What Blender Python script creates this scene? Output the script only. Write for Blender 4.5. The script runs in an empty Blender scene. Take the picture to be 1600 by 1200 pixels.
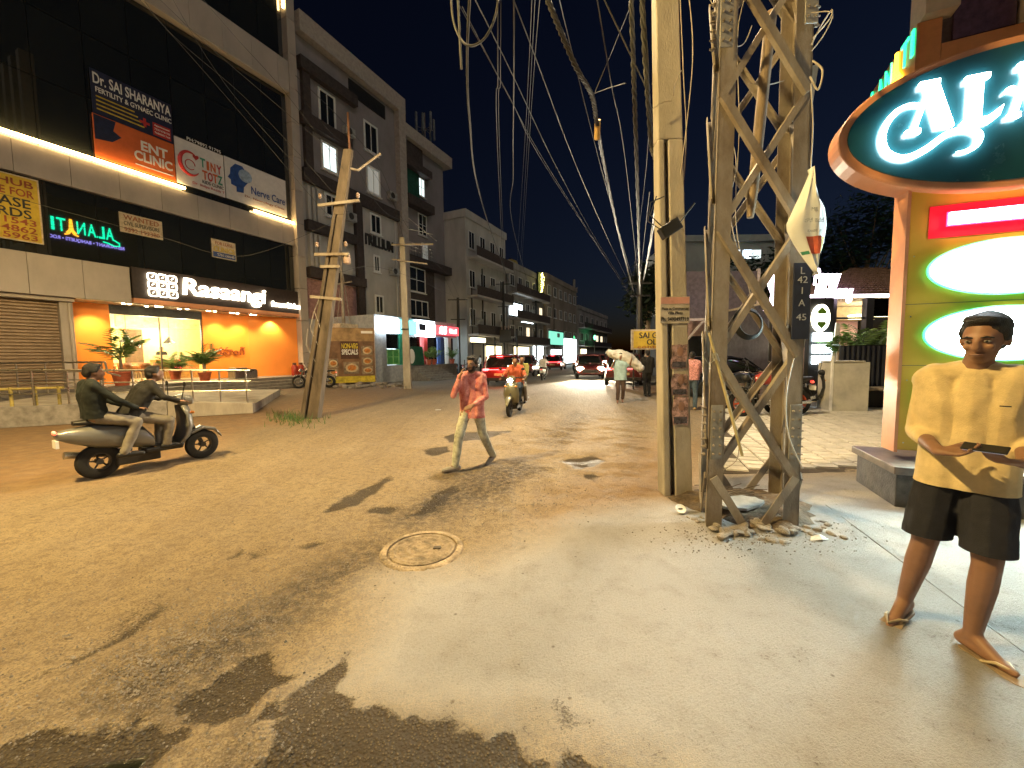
import bpy, bmesh, math, random
import numpy as np
from mathutils import Vector, Matrix, Quaternion
random.seed(7); np.random.seed(7)
SC = bpy.context.scene
COL = SC.collection
# ------------------------------------------------------------------ camera
CAM_H, FPX, ROLL = 1.55, 620.0, 0.012
PITCH = math.atan(44 / 620)
cd = bpy.data.cameras.new('camera'); cam = bpy.data.objects.new('camera', cd); COL.objects.link(cam)
cd.sensor_width = 36; cd.lens = 36 * FPX / 1600; cd.clip_start = .05; cd.clip_end = 3000
cam.location = (0, 0, CAM_H)
_fw = Vector((0, math.cos(PITCH), -math.sin(PITCH))); _u0 = Vector((0, math.sin(PITCH), math.cos(PITCH))); _r0 = Vector((1, 0, 0))
_rt = _r0 * math.cos(ROLL) - _u0 * math.sin(ROLL); _up = _u0 * math.cos(ROLL) + _r0 * math.sin(ROLL)
cam.rotation_euler = Matrix((_rt, _up, -_fw)).transposed().to_euler()
SC.camera = cam
# ------------------------------------------------------------------ world, sun, exposure
w = bpy.data.worlds.new('World'); SC.world = w; w.use_nodes = True
nt = w.node_tree; bgn = nt.nodes['Background']
sky = nt.nodes.new('ShaderNodeTexSky'); sky.sky_type = 'NISHITA'; sky.sun_disc = False
sky.sun_elevation = math.radians(-2.6); sky.sun_rotation = math.radians(60); sky.air_density = 1.0; sky.ozone_density = 2.6
nt.links.new(sky.outputs[0], bgn.inputs[0]); bgn.inputs[1].default_value = 0.05
sd = bpy.data.lights.new('city_glow_fill', 'SUN'); sd.energy = 0.17; sd.angle = math.radians(20); sd.color = (1, .86, .76)  # added warm fill sun standing in for city glow on the facades
so = bpy.data.objects.new('city_glow_fill', sd); COL.objects.link(so); so.rotation_euler = (math.radians(58), 0, math.radians(30))
vs = SC.view_settings; vs.view_transform = 'Standard'; vs.look = 'None'; vs.exposure = 0.95; vs.gamma = 1
vs.use_curve_mapping = False
SC.cycles.use_denoising = True
SC.cycles.max_bounces = 6; SC.cycles.diffuse_bounces = 3; SC.cycles.glossy_bounces = 3; SC.cycles.transmission_bounces = 4
SC.cycles.sample_clamp_indirect = 4; SC.cycles.caustics_reflective = False; SC.cycles.caustics_refractive = False
# ------------------------------------------------------------------ survey helpers: a sighted bearing -> a real point
def ray(x, y): return _rt * ((x - 800) / FPX) + _up * ((600 - y) / FPX) + _fw
CP = Vector((0, 0, CAM_H))
def G(x, y, z=0.0):
    d = ray(x, y); return CP + d * ((z - CAM_H) / d.z)
def AY(x, y, Y):
    d = ray(x, y); return CP + d * (Y / d.y)
# street frame: origin at the far end of the clinic building, +x along the street, -y towards the road
ST = math.radians(64.6); P1 = G(470, 600)
_ux = Vector((math.cos(ST), math.sin(ST), 0)); _n = Vector((_ux.y, -_ux.x, 0))
def FW(x, d, z=0.0): return P1 + _ux * x + _n * d + Vector((0, 0, z))
def L(px, py, d=0.0):
    r = ray(px, py); t = (P1 + _n * d - CP).dot(_n) / r.dot(_n); q = CP + r * t - P1
    return q.dot(_ux), q.z
def LOC(p):
    q = Vector(p) - P1; return q.dot(_ux), q.dot(_n)
# ------------------------------------------------------------------ materials
MATS = {}
def _mat(name):
    m = bpy.data.materials.new(name); m.use_nodes = True; MATS[name] = m
    return m, m.node_tree, m.node_tree.nodes['Principled BSDF']
def mat(name, col, rough=.7, metal=0.0, var=.18, scale=5.0, bump=0.0, bscale=60.0, streak=0.0, spec=.5, coat=0.0, dirt=None, wear=0.0):
    if name in MATS: return MATS[name]
    m, t, b = _mat(name); N = t.nodes.new; K = t.links.new
    b.inputs['Roughness'].default_value = rough; b.inputs['Metallic'].default_value = metal
    b.inputs['Specular IOR Level'].default_value = spec; b.inputs['Coat Weight'].default_value = coat
    tc = N('ShaderNodeTexCoord'); oi = N('ShaderNodeObjectInfo')
    ad = N('ShaderNodeVectorMath'); ad.operation = 'ADD'; K(tc.outputs['Object'], ad.inputs[0])
    cb = N('ShaderNodeCombineXYZ'); ml = N('ShaderNodeMath'); ml.operation = 'MULTIPLY'; ml.inputs[1].default_value = 37
    K(oi.outputs['Random'], ml.inputs[0]); K(ml.outputs[0], cb.inputs[0]); K(ml.outputs[0], cb.inputs[1]); K(cb.outputs[0], ad.inputs[1])
    mp = N('ShaderNodeMapping'); K(ad.outputs[0], mp.inputs[0])
    mp.inputs['Scale'].default_value = (1, 1, 1 - .85 * streak)
    no = N('ShaderNodeTexNoise'); no.inputs['Scale'].default_value = scale; no.inputs['Detail'].default_value = 6; no.inputs['Roughness'].default_value = .65
    K(mp.outputs[0], no.inputs['Vector'])
    mx = N('ShaderNodeMix'); mx.data_type = 'RGBA'
    c = Vector(col[:3]); d2 = Vector(dirt) if dirt else c * (1 - 2.2 * var)
    d2 = Vector((max(x, 0) for x in d2)); c2 = c * (1 + .6 * var)
    mx.inputs['A'].default_value = (*d2, 1); mx.inputs['B'].default_value = (*c2, 1)
    rg = N('ShaderNodeMapRange'); rg.inputs['From Min'].default_value = .32 - .0 * wear; rg.inputs['From Max'].default_value = .62 + wear * .1
    K(no.outputs['Fac'], rg.inputs['Value']); K(rg.outputs[0], mx.inputs['Factor'])
    # slight per-object value shift
    hv = N('ShaderNodeHueSaturation'); mr = N('ShaderNodeMapRange'); mr.inputs['To Min'].default_value = 1 - var * .7; mr.inputs['To Max'].default_value = 1 + var * .5
    K(oi.outputs['Random'], mr.inputs['Value']); K(mr.outputs[0], hv.inputs['Value']); K(mx.outputs['Result'], hv.inputs['Color']); K(hv.outputs[0], b.inputs['Base Color'])
    rr = N('ShaderNodeMapRange'); rr.inputs['To Min'].default_value = min(1, rough * 1.25); rr.inputs['To Max'].default_value = rough * .8
    K(no.outputs['Fac'], rr.inputs['Value']); K(rr.outputs[0], b.inputs['Roughness'])
    if bump:
        bn = N('ShaderNodeTexNoise'); bn.inputs['Scale'].default_value = bscale; bn.inputs['Detail'].default_value = 4
        K(mp.outputs[0], bn.inputs['Vector']); bp = N('ShaderNodeBump'); bp.inputs['Strength'].default_value = bump; bp.inputs['Distance'].default_value = .02
        K(bn.outputs['Fac'], bp.inputs['Height']); K(bp.outputs[0], b.inputs['Normal'])
    return m
def emat(name, col, st, base=(.6, .6, .6)):
    if name in MATS: return MATS[name]
    m, t, b = _mat(name); b.inputs['Base Color'].default_value = (*base, 1); b.inputs['Emission Color'].default_value = (*col, 1); b.inputs['Emission Strength'].default_value = st
    return m
def gmat(name, col=(1, 1, 1), rough=.0, alpha=1.0):
    m, t, b = _mat(name); b.inputs['Base Color'].default_value = (*col, 1); b.inputs['Roughness'].default_value = rough
    # thin architectural glass: mostly clear with a fresnel sheen
    tr = t.nodes.new('ShaderNodeBsdfTransparent'); tr.inputs[0].default_value = (*col, 1)
    gl = t.nodes.new('ShaderNodeBsdfGlossy'); gl.inputs['Roughness'].default_value = rough; gl.inputs[0].default_value = (.9, .9, .9, 1)
    fr = t.nodes.new('ShaderNodeFresnel'); fr.inputs[0].default_value = 1.5; mx = t.nodes.new('ShaderNodeMixShader')
    t.links.new(fr.outputs[0], mx.inputs[0]); t.links.new(tr.outputs[0], mx.inputs[1]); t.links.new(gl.outputs[0], mx.inputs[2])
    t.links.new(mx.outputs[0], t.nodes['Material Output'].inputs[0])
    return m
mat('panel', (.47, .41, .36), .45, 0, .07, 1.2, streak=.6)
mat('darkframe', (.03, .028, .026), .5); mat('black', (.012, .012, .013), .5, var=.1); mat('rubber', (.014, .014, .014), .85)
mat('tint', (.016, .018, .016), .014, 0, .1, .4, spec=.9); mat('chrome', (.7, .7, .7), .18, 1, .05)
mat('steel', (.55, .52, .47), .28, 1, .1); mat('white', (.75, .75, .73), .5, var=.06); mat('whitewall', (.52, .5, .47), .8, var=.12, scale=.6, streak=.7)
mat('brownband', (.06, .045, .042), .7, var=.15); mat('greypurple', (.27, .245, .255), .8, var=.1, scale=.5, streak=.6); mat('pinkwall', (.45, .25, .23), .8)
mat('concrete', (.42, .38, .32), .85, 0, .16, 2.2, .35, 70, .7); mat('polecon', (.43, .395, .34), .85, 0, .16, 2.2, .35, 70, .7)
mat('weathered', (.15, .115, .08), .9, 0, .28, 3, .5, 40, .9); mat('woodpole', (.33, .25, .17), .9, 0, .3, 3, .5, 40, .9)
mat('galv', (.33, .295, .25), .6, .2, .22, 3, .2, 90, .6, dirt=(.19, .145, .105)); mat('rust', (.16, .075, .045), .85, 0, .25, 6, .3)
mat('orangewall', (.85, .27, .035), .55, 0, .04, .8); mat('orangesign', (.62, .27, .13), .4, 0, .05); mat('ochre', (.66, .41, .05), .35, 0, .05, .7)
mat('creamwall', (.8, .66, .3), .7, var=.05); mat('fascia', (.035, .022, .016), .5); mat('shutter', (.36, .26, .17), .45, .3, .1, 3)
mat('plinth', (.16, .14, .12), .6, var=.15); mat('tilefloor', (.6, .52, .4), .25); mat('wood', (.28, .13, .05), .5)
mat('leaf', (.12, .23, .05), .5, var=.35, scale=9); mat('leafdark', (.025, .045, .02), .6, var=.35, scale=6); mat('pot', (.4, .09, .04), .7)
mat('skin', (.25, .135, .085), .5, var=.08, spec=.4); mat('skinfar', (.27, .145, .09), .55, var=.08); mat('hair', (.008, .007, .006), .45, var=.2, bump=.6, bscale=220)
mat('asphalt', (.12, .10, .08), .85)
clear = gmat('clear')
# ------------------------------------------------------------------ mesh helpers
class MB:
    def __init__(s): s.v = []; s.f = []
    def add(s, vs_, fs):
        o = len(s.v); s.v += [tuple(p) for p in vs_]; s.f += [tuple(i + o for i in q) for q in fs]; return s
    def box(s, a, b):
        x0, y0, z0 = a; x1, y1, z1 = b
        if x0 > x1: x0, x1 = x1, x0
        if y0 > y1: y0, y1 = y1, y0
        if z0 > z1: z0, z1 = z1, z0
        return s.add([(x0, y0, z0), (x1, y0, z0), (x1, y1, z0), (x0, y1, z0), (x0, y0, z1), (x1, y0, z1), (x1, y1, z1), (x0, y1, z1)],
                     [(0, 3, 2, 1), (4, 5, 6, 7), (0, 1, 5, 4), (1, 2, 6, 5), (2, 3, 7, 6), (3, 0, 4, 7)])
    def bar(s, p, q, wd, ht=None, up=(0, 0, 1)):
        p, q = Vector(p), Vector(q); ht = ht or wd; d = (q - p).normalized(); upv = Vector(up)
        if abs(d.dot(upv)) > .99: upv = Vector((1, 0, 0))
        r = d.cross(upv).normalized(); u = r.cross(d).normalized(); vs_ = []
        for c in (p, q):
            for a, b in ((-1, -1), (1, -1), (1, 1), (-1, 1)): vs_.append(c + r * a * wd / 2 + u * b * ht / 2)
        return s.add(vs_, [(0, 3, 2, 1), (4, 5, 6, 7), (0, 1, 5, 4), (1, 2, 6, 5), (2, 3, 7, 6), (3, 0, 4, 7)])
    def tube(s, pts, rad, n=8, cap=True):
        pts = [Vector(p) for p in pts]; m = len(pts); rs = rad if hasattr(rad, '__len__') else [rad] * m
        base = len(s.v); prev = None
        for i, p in enumerate(pts):
            t = (pts[min(i + 1, m - 1)] - pts[max(i - 1, 0)]).normalized()
            if prev is None:
                a = Vector((0, 0, 1)) if abs(t.z) < .9 else Vector((1, 0, 0)); r = t.cross(a).normalized()
            else:
                r = (prev - t * prev.dot(t)); r = r.normalized() if r.length > 1e-6 else t.orthogonal().normalized()
            prev = r; u = t.cross(r)
            for k in range(n):
                an = 2 * math.pi * k / n; s.v.append(tuple(p + (r * math.cos(an) + u * math.sin(an)) * rs[i]))
        for i in range(m - 1):
            for k in range(n):
                a = base + i * n + k; b = base + i * n + (k + 1) % n; s.f.append((a, b, b + n, a + n))
        if cap:
            s.f.append(tuple(base + k for k in reversed(range(n)))); s.f.append(tuple(base + (m - 1) * n + k for k in range(n)))
        return s
    def lathe(s, prof, n=16, c=(0, 0, 0), ax='z', cap=True):
        base = len(s.v); m = len(prof)
        for r, h in prof:
            for k in range(n):
                an = 2 * math.pi * k / n; x, y = r * math.cos(an), r * math.sin(an)
                p = (x, y, h) if ax == 'z' else ((h, x, y) if ax == 'x' else (y, h, x))
                s.v.append((p[0] + c[0], p[1] + c[1], p[2] + c[2]))
        for i in range(m - 1):
            for k in range(n):
                a = base + i * n + k; b = base + i * n + (k + 1) % n; s.f.append((a, b, b + n, a + n))
        if cap and prof[0][0] > 1e-5: s.f.append(tuple(base + k for k in reversed(range(n))))
        if cap and prof[-1][0] > 1e-5: s.f.append(tuple(base + (m - 1) * n + k for k in range(n)))
        return s
    def ell(s, c, r, n=12, m=8):
        base = len(s.v)
        for i in range(1, m):
            th = math.pi * i / m
            for k in range(n):
                an = 2 * math.pi * k / n
                s.v.append((c[0] + r[0] * math.sin(th) * math.cos(an), c[1] + r[1] * math.sin(th) * math.sin(an), c[2] - r[2] * math.cos(th)))
        b0 = len(s.v); s.v.append((c[0], c[1], c[2] - r[2])); s.v.append((c[0], c[1], c[2] + r[2]))
        for i in range(m - 2):
            for k in range(n):
                a = base + i * n + k; b = base + i * n + (k + 1) % n; s.f.append((a, b, b + n, a + n))
        for k in range(n):
            s.f.append((b0, base + (k + 1) % n, base + k)); s.f.append((b0 + 1, base + (m - 2) * n + k, base + (m - 2) * n + (k + 1) % n))
        return s
    def loft(s, rings, n=20):           # rings: (cx, cy, cz, rx, ry[, tilt])
        base = len(s.v); m = len(rings)
        for cx, cy, cz, rx, ry in rings:
            for k in range(n):
                an = 2 * math.pi * k / n; s.v.append((cx + rx * math.cos(an), cy + ry * math.sin(an), cz))
        for i in range(m - 1):
            for k in range(n):
                a = base + i * n + k; b = base + i * n + (k + 1) % n; s.f.append((a, b, b + n, a + n))
        s.f.append(tuple(base + k for k in reversed(range(n)))); s.f.append(tuple(base + (m - 1) * n + k for k in range(n)))
        return s
    def prism(s, poly, y0, y1, plane='xz'):
        m = len(poly)
        def P(a, b, h): return (a, h, b) if plane == 'xz' else ((a, b, h) if plane == 'xy' else (h, a, b))
        vs_ = [P(a, b, y0) for a, b in poly] + [P(a, b, y1) for a, b in poly]
        return s.add(vs_, [tuple(range(m)), tuple(reversed(range(m, 2 * m)))] + [(i, i + m, (i + 1) % m + m, (i + 1) % m) for i in range(m)])
    def mesh(s, name, fix=True):
        me = bpy.data.meshes.new(name); me.from_pydata(s.v, [], s.f)
        if fix:
            bm = bmesh.new(); bm.from_mesh(me); bmesh.ops.recalc_face_normals(bm, faces=bm.faces); bm.to_mesh(me); bm.free()
        return me
    def build(s, name, m, parent=None, smooth=False, bevel=0, loc=None, rz=0, fix=True):
        me = s.mesh(name, fix)
        if m: me.materials.append(MATS[m] if isinstance(m, str) else m)
        if smooth: me.polygons.foreach_set('use_smooth', [True] * len(me.polygons))
        o = bpy.data.objects.new(name, me); COL.objects.link(o)
        if parent: o.parent = parent
        if loc is not None: o.location = loc
        o.rotation_euler.z = rz
        if bevel:
            md = o.modifiers.new('b', 'BEVEL'); md.width = bevel; md.segments = 2; md.limit_method = 'ANGLE'
        if smooth and bevel == 0 and smooth != 'all':
            try: me.set_sharp_from_angle(angle=math.radians(42))
            except Exception: pass
        return o
def tag(o, label=None, cat=None, group=None, kind=None):
    if label: o['label'] = label
    if cat: o['category'] = cat
    if group: o['group'] = group
    if kind: o['kind'] = kind
    return o
def thing(name, label, cat, loc=(0, 0, 0), rz=0.0, group=None):
    o = bpy.data.objects.new(name, None); COL.objects.link(o); o.empty_display_size = .2
    o.location = loc; o.rotation_euler = (0, 0, rz); return tag(o, label, cat, group)
def copy_tree(o, parent=None):
    c = o.copy(); COL.objects.link(c); c.parent = parent
    for ch in list(o.children): copy_tree(ch, c)
    return c
def tmesh(s, size, ext=.006, bold=0.0, align='CENTER', res=3, shear=0, space=1.0):
    cu = bpy.data.curves.new('t', 'FONT'); cu.body = s; cu.size = size; cu.extrude = ext; cu.offset = bold; cu.align_x = align; cu.align_y = 'CENTER'
    cu.resolution_u = res; cu.shear = shear; cu.space_character = space
    ob = bpy.data.objects.new('t', cu); COL.objects.link(ob); dg = bpy.context.evaluated_depsgraph_get()
    me = bpy.data.meshes.new_from_object(ob.evaluated_get(dg)); bpy.data.objects.remove(ob); bpy.data.curves.remove(cu)
    me.transform(Matrix(((1, 0, 0, 0), (0, 0, -1, 0), (0, 1, 0, 0), (0, 0, 0, 1))))
    return me
def text(s, size, m, parent, loc, rz=0, width=None, name='lettering', height=None, **k):
    me = tmesh(s, size, **k)
    if len(me.vertices) and (width or height):
        xs = [v.co.x for v in me.vertices]; zs = [v.co.z for v in me.vertices]; W = max(xs) - min(xs); Hh = max(zs) - min(zs)
        sx = width / W if width else 1; sz = height / Hh if height else (sx if width else 1)
        cx = (max(xs) + min(xs)) / 2; cz = (max(zs) + min(zs)) / 2
        for v in me.vertices: v.co.x = (v.co.x - cx) * sx; v.co.z = (v.co.z - cz) * sz
    me.materials.clear(); me.materials.append(MATS[m] if isinstance(m, str) else m); me.name = name
    o = bpy.data.objects.new(name, me); COL.objects.link(o); o.parent = parent; o.location = loc; o.rotation_euler.z = rz
    split_islands(o)
    return o
def split_islands(o):
    bm = bmesh.new(); bm.from_mesh(o.data); seen = set(); isl = []
    for v in bm.verts:
        if v in seen: continue
        st = [v]; seen.add(v); g = []
        while st:
            a = st.pop(); g.append(a)
            for e in a.link_edges:
                b = e.other_vert(a)
                if b not in seen: seen.add(b); st.append(b)
        isl.append({x.index for x in g})
    bm.free()
    if len(isl) < 2: return
    if len(isl) > 4:                         # longer texts: one piece per word
        cs = [v.co for v in o.data.vertices]; hh = max(c.z for c in cs) - min(c.z for c in cs); bb = sorted(((min(cs[i].x for i in g), max(cs[i].x for i in g), g) for g in isl), key=lambda a: a[0]); grp = []
        for a, b, g in bb:
            if grp and a - grp[-1][0] < .22 * hh: grp[-1][0] = max(grp[-1][0], b); grp[-1][1] |= g
            else: grp.append([b, set(g)])
        isl = [g for _, g in grp]
        if len(isl) < 2 or len(isl) > 5: return
    old = o.data; vs_ = [tuple(v.co) for v in old.vertices]; ps = [tuple(p.vertices) for p in old.polygons]
    for k, ids in enumerate(isl):
        ix = sorted(ids); mp = {a: i for i, a in enumerate(ix)}; me = bpy.data.meshes.new('letter'); me.from_pydata([vs_[i] for i in ix], [], [tuple(mp[i] for i in p) for p in ps if p[0] in ids]); me.materials.append(old.materials[0])
        if k == 0: o.data = me
        else: q = bpy.data.objects.new('letter', me); COL.objects.link(q); q.parent = o.parent; q.location = o.location; q.rotation_euler = o.rotation_euler
def lamp(name, kind, loc, energy, col, parent=None, size=.2, spot=None, target=None, blend=.5):
    d = bpy.data.lights.new(name, kind); d.energy = energy; d.color = col
    if kind in ('POINT', 'SPOT'): d.shadow_soft_size = size
    if kind == 'SPOT': d.spot_size = math.radians(spot or 90); d.spot_blend = blend
    if kind == 'AREA': d.size = size
    o = bpy.data.objects.new(name, d); COL.objects.link(o); o.location = loc
    if parent: o.parent = parent
    if target is not None: o.rotation_euler = (Vector(target) - Vector(loc)).to_track_quat('-Z', 'Y').to_euler()
    return o
def smooth_(P, n=10):
    out = []
    for i in range(len(P) - 1):
        p0, p1, p2_, p3 = P[max(i - 1, 0)], P[i], P[i + 1], P[min(i + 2, len(P) - 1)]
        for k in range(n): t_ = k / n; out.append(.5 * ((2 * p1) + (p2_ - p0) * t_ + (2 * p0 - 5 * p1 + 4 * p2_ - p3) * t_ ** 2 + (3 * p1 - p0 - 3 * p2_ + p3) * t_ ** 3))
    return out + [P[-1]]
# ================================================================== ground
def vnoise(x, y, seed=0):
    r = np.random.RandomState(seed).rand(257, 257)
    xi = np.floor(x).astype(int); yi = np.floor(y).astype(int); fx = x - xi; fy = y - yi
    fx = fx * fx * (3 - 2 * fx); fy = fy * fy * (3 - 2 * fy); a = xi & 255; b = yi & 255
    return (r[a, b] * (1 - fx) + r[a + 1, b] * fx) * (1 - fy) + (r[a, b + 1] * (1 - fx) + r[a + 1, b + 1] * fx) * fy
def fbm(x, y, seed=0, o=5):
    s = 0; am = .5
    for i in range(o): s = s + am * vnoise(x * 2 ** i + 17.3 * i, y * 2 ** i + 9.1 * i, seed + i); am *= .5
    return s
def sdpoly(X, Y, poly):
    d = np.full(X.shape, 1e9); inside = np.zeros(X.shape, bool); n = len(poly)
    for i in range(n):
        ax, ay = poly[i]; bx, by = poly[(i + 1) % n]; ex, ey = bx - ax, by - ay; wx, wy = X - ax, Y - ay
        t = np.clip((wx * ex + wy * ey) / (ex * ex + ey * ey + 1e-12), 0, 1)
        d = np.minimum(d, (wx - ex * t) ** 2 + (wy - ey * t) ** 2)
        c = ((ay <= Y) & (by > Y)) | ((by <= Y) & (ay > Y)); xx = ax + (Y - ay) / (by - ay + 1e-12) * ex
        inside ^= c & (X < xx)
    d = np.sqrt(d); return np.where(inside, -d, d)
def gp(pts): return [(G(*p).x, G(*p).y) for p in pts]
def axis(lo, a, b, hi, st, gr):
    v = list(np.arange(a, b, st)); s = st; x = b
    while x < hi: v.append(x); s *= gr; x += s
    v.append(hi); s = st; x = a - st
    while x > lo: v.insert(0, x); s *= gr; x -= s
    v.insert(0, lo); return np.array(v)
gx = axis(-900, -3.6, 3.6, 900, .022, 1.035); gy = axis(-300, .75, 7.6, 1500, .024, 1.03)
X, Y = np.meshgrid(gx, gy)
wx = X + .5 * (fbm(X * 1.1, Y * 1.1, 3) - .5); wy = Y + .5 * (fbm(X * 1.1, Y * 1.1, 11) - .5)
fx_, fy_ = X + .26 * (fbm(X * 6, Y * 6, 5, 6) - .5), Y + .26 * (fbm(X * 6, Y * 6, 8, 6) - .5)
def soft(d, w_): return np.clip(.5 - d / (2 * w_), 0, 1)
pad = gp([(1000, 1240), (880, 1195), (800, 1172), (775, 1160), (745, 1137), (690, 1127), (625, 1122), (580, 1095), (530, 1083), (510, 1085), (545, 1022), (575, 950), (585, 890), (640, 880), (740, 870), (790, 845), (880, 815), (1000, 790), (1085, 770), (1110, 742), (1420, 742)]) + [(9, 4.9), (9, -3), (1, -3)]
concrete = soft(sdpoly(wx, wy, pad) + .05, .36)
wet_dark_p = [gp([(380, 1230), (405, 1160), (440, 1125), (480, 1100), (530, 1086), (580, 1096), (625, 1124), (690, 1129), (745, 1139), (775, 1162), (800, 1174), (900, 1203), (1000, 1240)]) + [(.6, .3), (-2, .3)],
        gp([(307, 1085), (345, 1038), (402, 1020), (425, 1050), (445, 1072), (412, 1102), (352, 1122), (314, 1110)]),
        gp([(400, 1135), (470, 1078), (545, 1022), (540, 1050), (510, 1080), (480, 1105), (430, 1140)]),
        gp([(0, 1168), (80, 1145), (160, 1130), (250, 1120), (312, 1118), (300, 1145), (265, 1170), (215, 1200), (150, 1240), (-100, 1240), (-100, 1190)]),
        gp([(505, 797), (560, 768), (612, 742), (618, 748), (560, 785), (515, 800)]), gp([(575, 796), (600, 786), (632, 786), (610, 800)]),
        gp([(630, 808), (670, 790), (680, 765), (700, 755), (715, 765), (700, 790), (660, 803)]), gp([(468, 851), (500, 841), (517, 843), (490, 853)]),
        gp([(400, 862), (415, 857), (420, 861), (405, 866)]), gp([(360, 867), (380, 858), (388, 860), (368, 869)]), gp([(690, 680), (740, 674), (800, 672), (760, 686), (700, 690)]), gp([(660, 704), (700, 698), (705, 706), (670, 712)]),  # third patch, behind the man on the phone, is darkened like the rest
        gp([(120, 1020), (180, 985), (245, 945), (250, 950), (190, 995), (125, 1026)]), gp([(40, 1058), (90, 1032), (95, 1036), (45, 1062)]), gp([(850, 1105), (880, 1128), (915, 1148), (912, 1152), (870, 1132)]), gp([(875, 720), (930, 712), (945, 722), (900, 732)]), gp([(905, 742), (925, 738), (935, 744), (915, 750)])]
wet_dark = np.zeros_like(X)
ux_ = X + .34 * (fbm(X * 3, Y * 3, 61, 6) - .5); uy_ = Y + .34 * (fbm(X * 3, Y * 3, 71, 6) - .5)
for i, p in enumerate(wet_dark_p): wet_dark = np.maximum(wet_dark, soft(sdpoly(fx_, fy_, p), .03) if i in (0, 1, 2, 3) else soft(sdpoly(ux_, uy_, p), .06) * .8)
pud = soft(sdpoly(X + .4 * (fx_ - X), Y + .4 * (fy_ - Y), gp([(70, 1202), (130, 1180), (200, 1166), (243, 1158), (235, 1180), (215, 1205), (180, 1240), (20, 1240)])), .015)
grv = np.zeros_like(X)
for p, k in ((gp([(150, 1090), (250, 1010), (370, 950), (480, 890), (575, 845), (590, 870), (520, 930), (430, 1000), (340, 1060), (260, 1100)]), 1), (gp([(600, 815), (640, 790), (720, 740), (800, 720), (850, 735), (800, 765), (700, 805), (640, 822)]), 1), (gp([(830, 690), (900, 640), (930, 650), (880, 700)]), .6), (gp([(300, 1200), (380, 1130), (460, 1080), (440, 1150), (400, 1210)]), .8)):
    grv = np.maximum(grv, soft(sdpoly(wx, wy, p), .22) * k)
dirt = soft(sdpoly(wx, wy, gp([(0, 772), (150, 750), (290, 722), (395, 668), (480, 660), (620, 618), (640, 604), (585, 598), (500, 608), (397, 640), (290, 650), (0, 660)]) + [(-9, 5.5), (-9, 4)]), .5)
dirt = np.maximum(dirt, .8 * soft(sdpoly(wx, wy, gp([(860, 810), (1060, 800), (1085, 770), (1075, 690), (1010, 690), (950, 740), (880, 780)])), .5))
far_ = soft(18 - Y, 9)                                    # darker clean asphalt beyond the dusty stretch
Z = .022 * (fbm(X * .8, Y * .8, 21) - .5) + .030 * (fbm(X * 3.2, Y * 3.2, 31, 6) - .5) * (1 - concrete * .8)
Z += .010 * grv * (vnoise(X * 22, Y * 22, 41) - .4) + .012 * (fbm(X * .9 - Y * .1, Y * 4.5 + X * 3, 51) - .5) * (1 - concrete) + .010 * concrete
Z = Z - .012 * wet_dark * (1 - concrete); Z = Z * (1 - pud) - .02 * pud; near = np.exp(-(np.maximum(0, np.hypot(X, Y) - 9) / 5) ** 2); Z = Z * near - .004
mh = G(660, 857); dm = np.hypot(X - mh.x, Y - mh.y); Z = np.where(dm < .345, -.012, Z)
ny, nx = X.shape
me = bpy.data.meshes.new('ground'); me.vertices.add(nx * ny); me.vertices.foreach_set('co', np.stack([X, Y, Z], -1).astype(np.float32).ravel())
idx = np.arange(nx * ny).reshape(ny, nx); q = np.stack([idx[:-1, :-1], idx[:-1, 1:], idx[1:, 1:], idx[1:, :-1]], -1).reshape(-1)
nf = (nx - 1) * (ny - 1); me.loops.add(nf * 4); me.loops.foreach_set('vertex_index', q.astype(np.int32)); me.polygons.add(nf)
me.polygons.foreach_set('loop_start', np.arange(0, nf * 4, 4, dtype=np.int32)); me.update(); me.validate()
me.polygons.foreach_set('use_smooth', [True] * nf)
for nm, (a, b, c) in (('ma', (concrete, wet_dark, grv)), ('mb', (dirt, pud, far_))):
    at = me.attributes.new(nm, 'FLOAT_COLOR', 'POINT'); at.data.foreach_set('color', np.stack([a, b, c, np.ones_like(a)], -1).astype(np.float32).ravel())
gm, t, b = _mat('ground'); N = t.nodes.new; K = t.links.new
def rgb(c): n_ = N('ShaderNodeRGB'); n_.outputs[0].default_value = (*c, 1); return n_.outputs[0]
def mixc(f, a, c, bt='MIX'):
    n_ = N('ShaderNodeMix'); n_.data_type = 'RGBA'; n_.blend_type = bt
    if isinstance(f, float): n_.inputs['Factor'].default_value = f
    else: K(f, n_.inputs['Factor'])
    K(a, n_.inputs['A']); K(c, n_.inputs['B']); return n_.outputs['Result']
def mth(op, a, c):
    n_ = N('ShaderNodeMath'); n_.operation = op
    for i, v in enumerate((a, c)):
        if isinstance(v, (int, float)): n_.inputs[i].default_value = v
        else: K(v, n_.inputs[i])
    return n_.outputs[0]
def ramp(v, lo, hi, a=0.0, c=1.0):
    n_ = N('ShaderNodeMapRange'); K(v, n_.inputs['Value']); n_.inputs['From Min'].default_value = lo; n_.inputs['From Max'].default_value = hi; n_.inputs['To Min'].default_value = a; n_.inputs['To Max'].default_value = c; return n_.outputs[0]
tc = N('ShaderNodeTexCoord').outputs['Object']
def noise(sc, det=5, ro=.6, v=None):
    n_ = N('ShaderNodeTexNoise'); n_.inputs['Scale'].default_value = sc; n_.inputs['Detail'].default_value = det; n_.inputs['Roughness'].default_value = ro; K(v or tc, n_.inputs['Vector']); return n_.outputs['Fac']
def sep(nm):
    a = N('ShaderNodeAttribute'); a.attribute_name = nm; s = N('ShaderNodeSeparateColor'); K(a.outputs['Color'], s.inputs[0]); return s.outputs
A = list(sep('ma')); B = list(sep('mb'))
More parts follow.
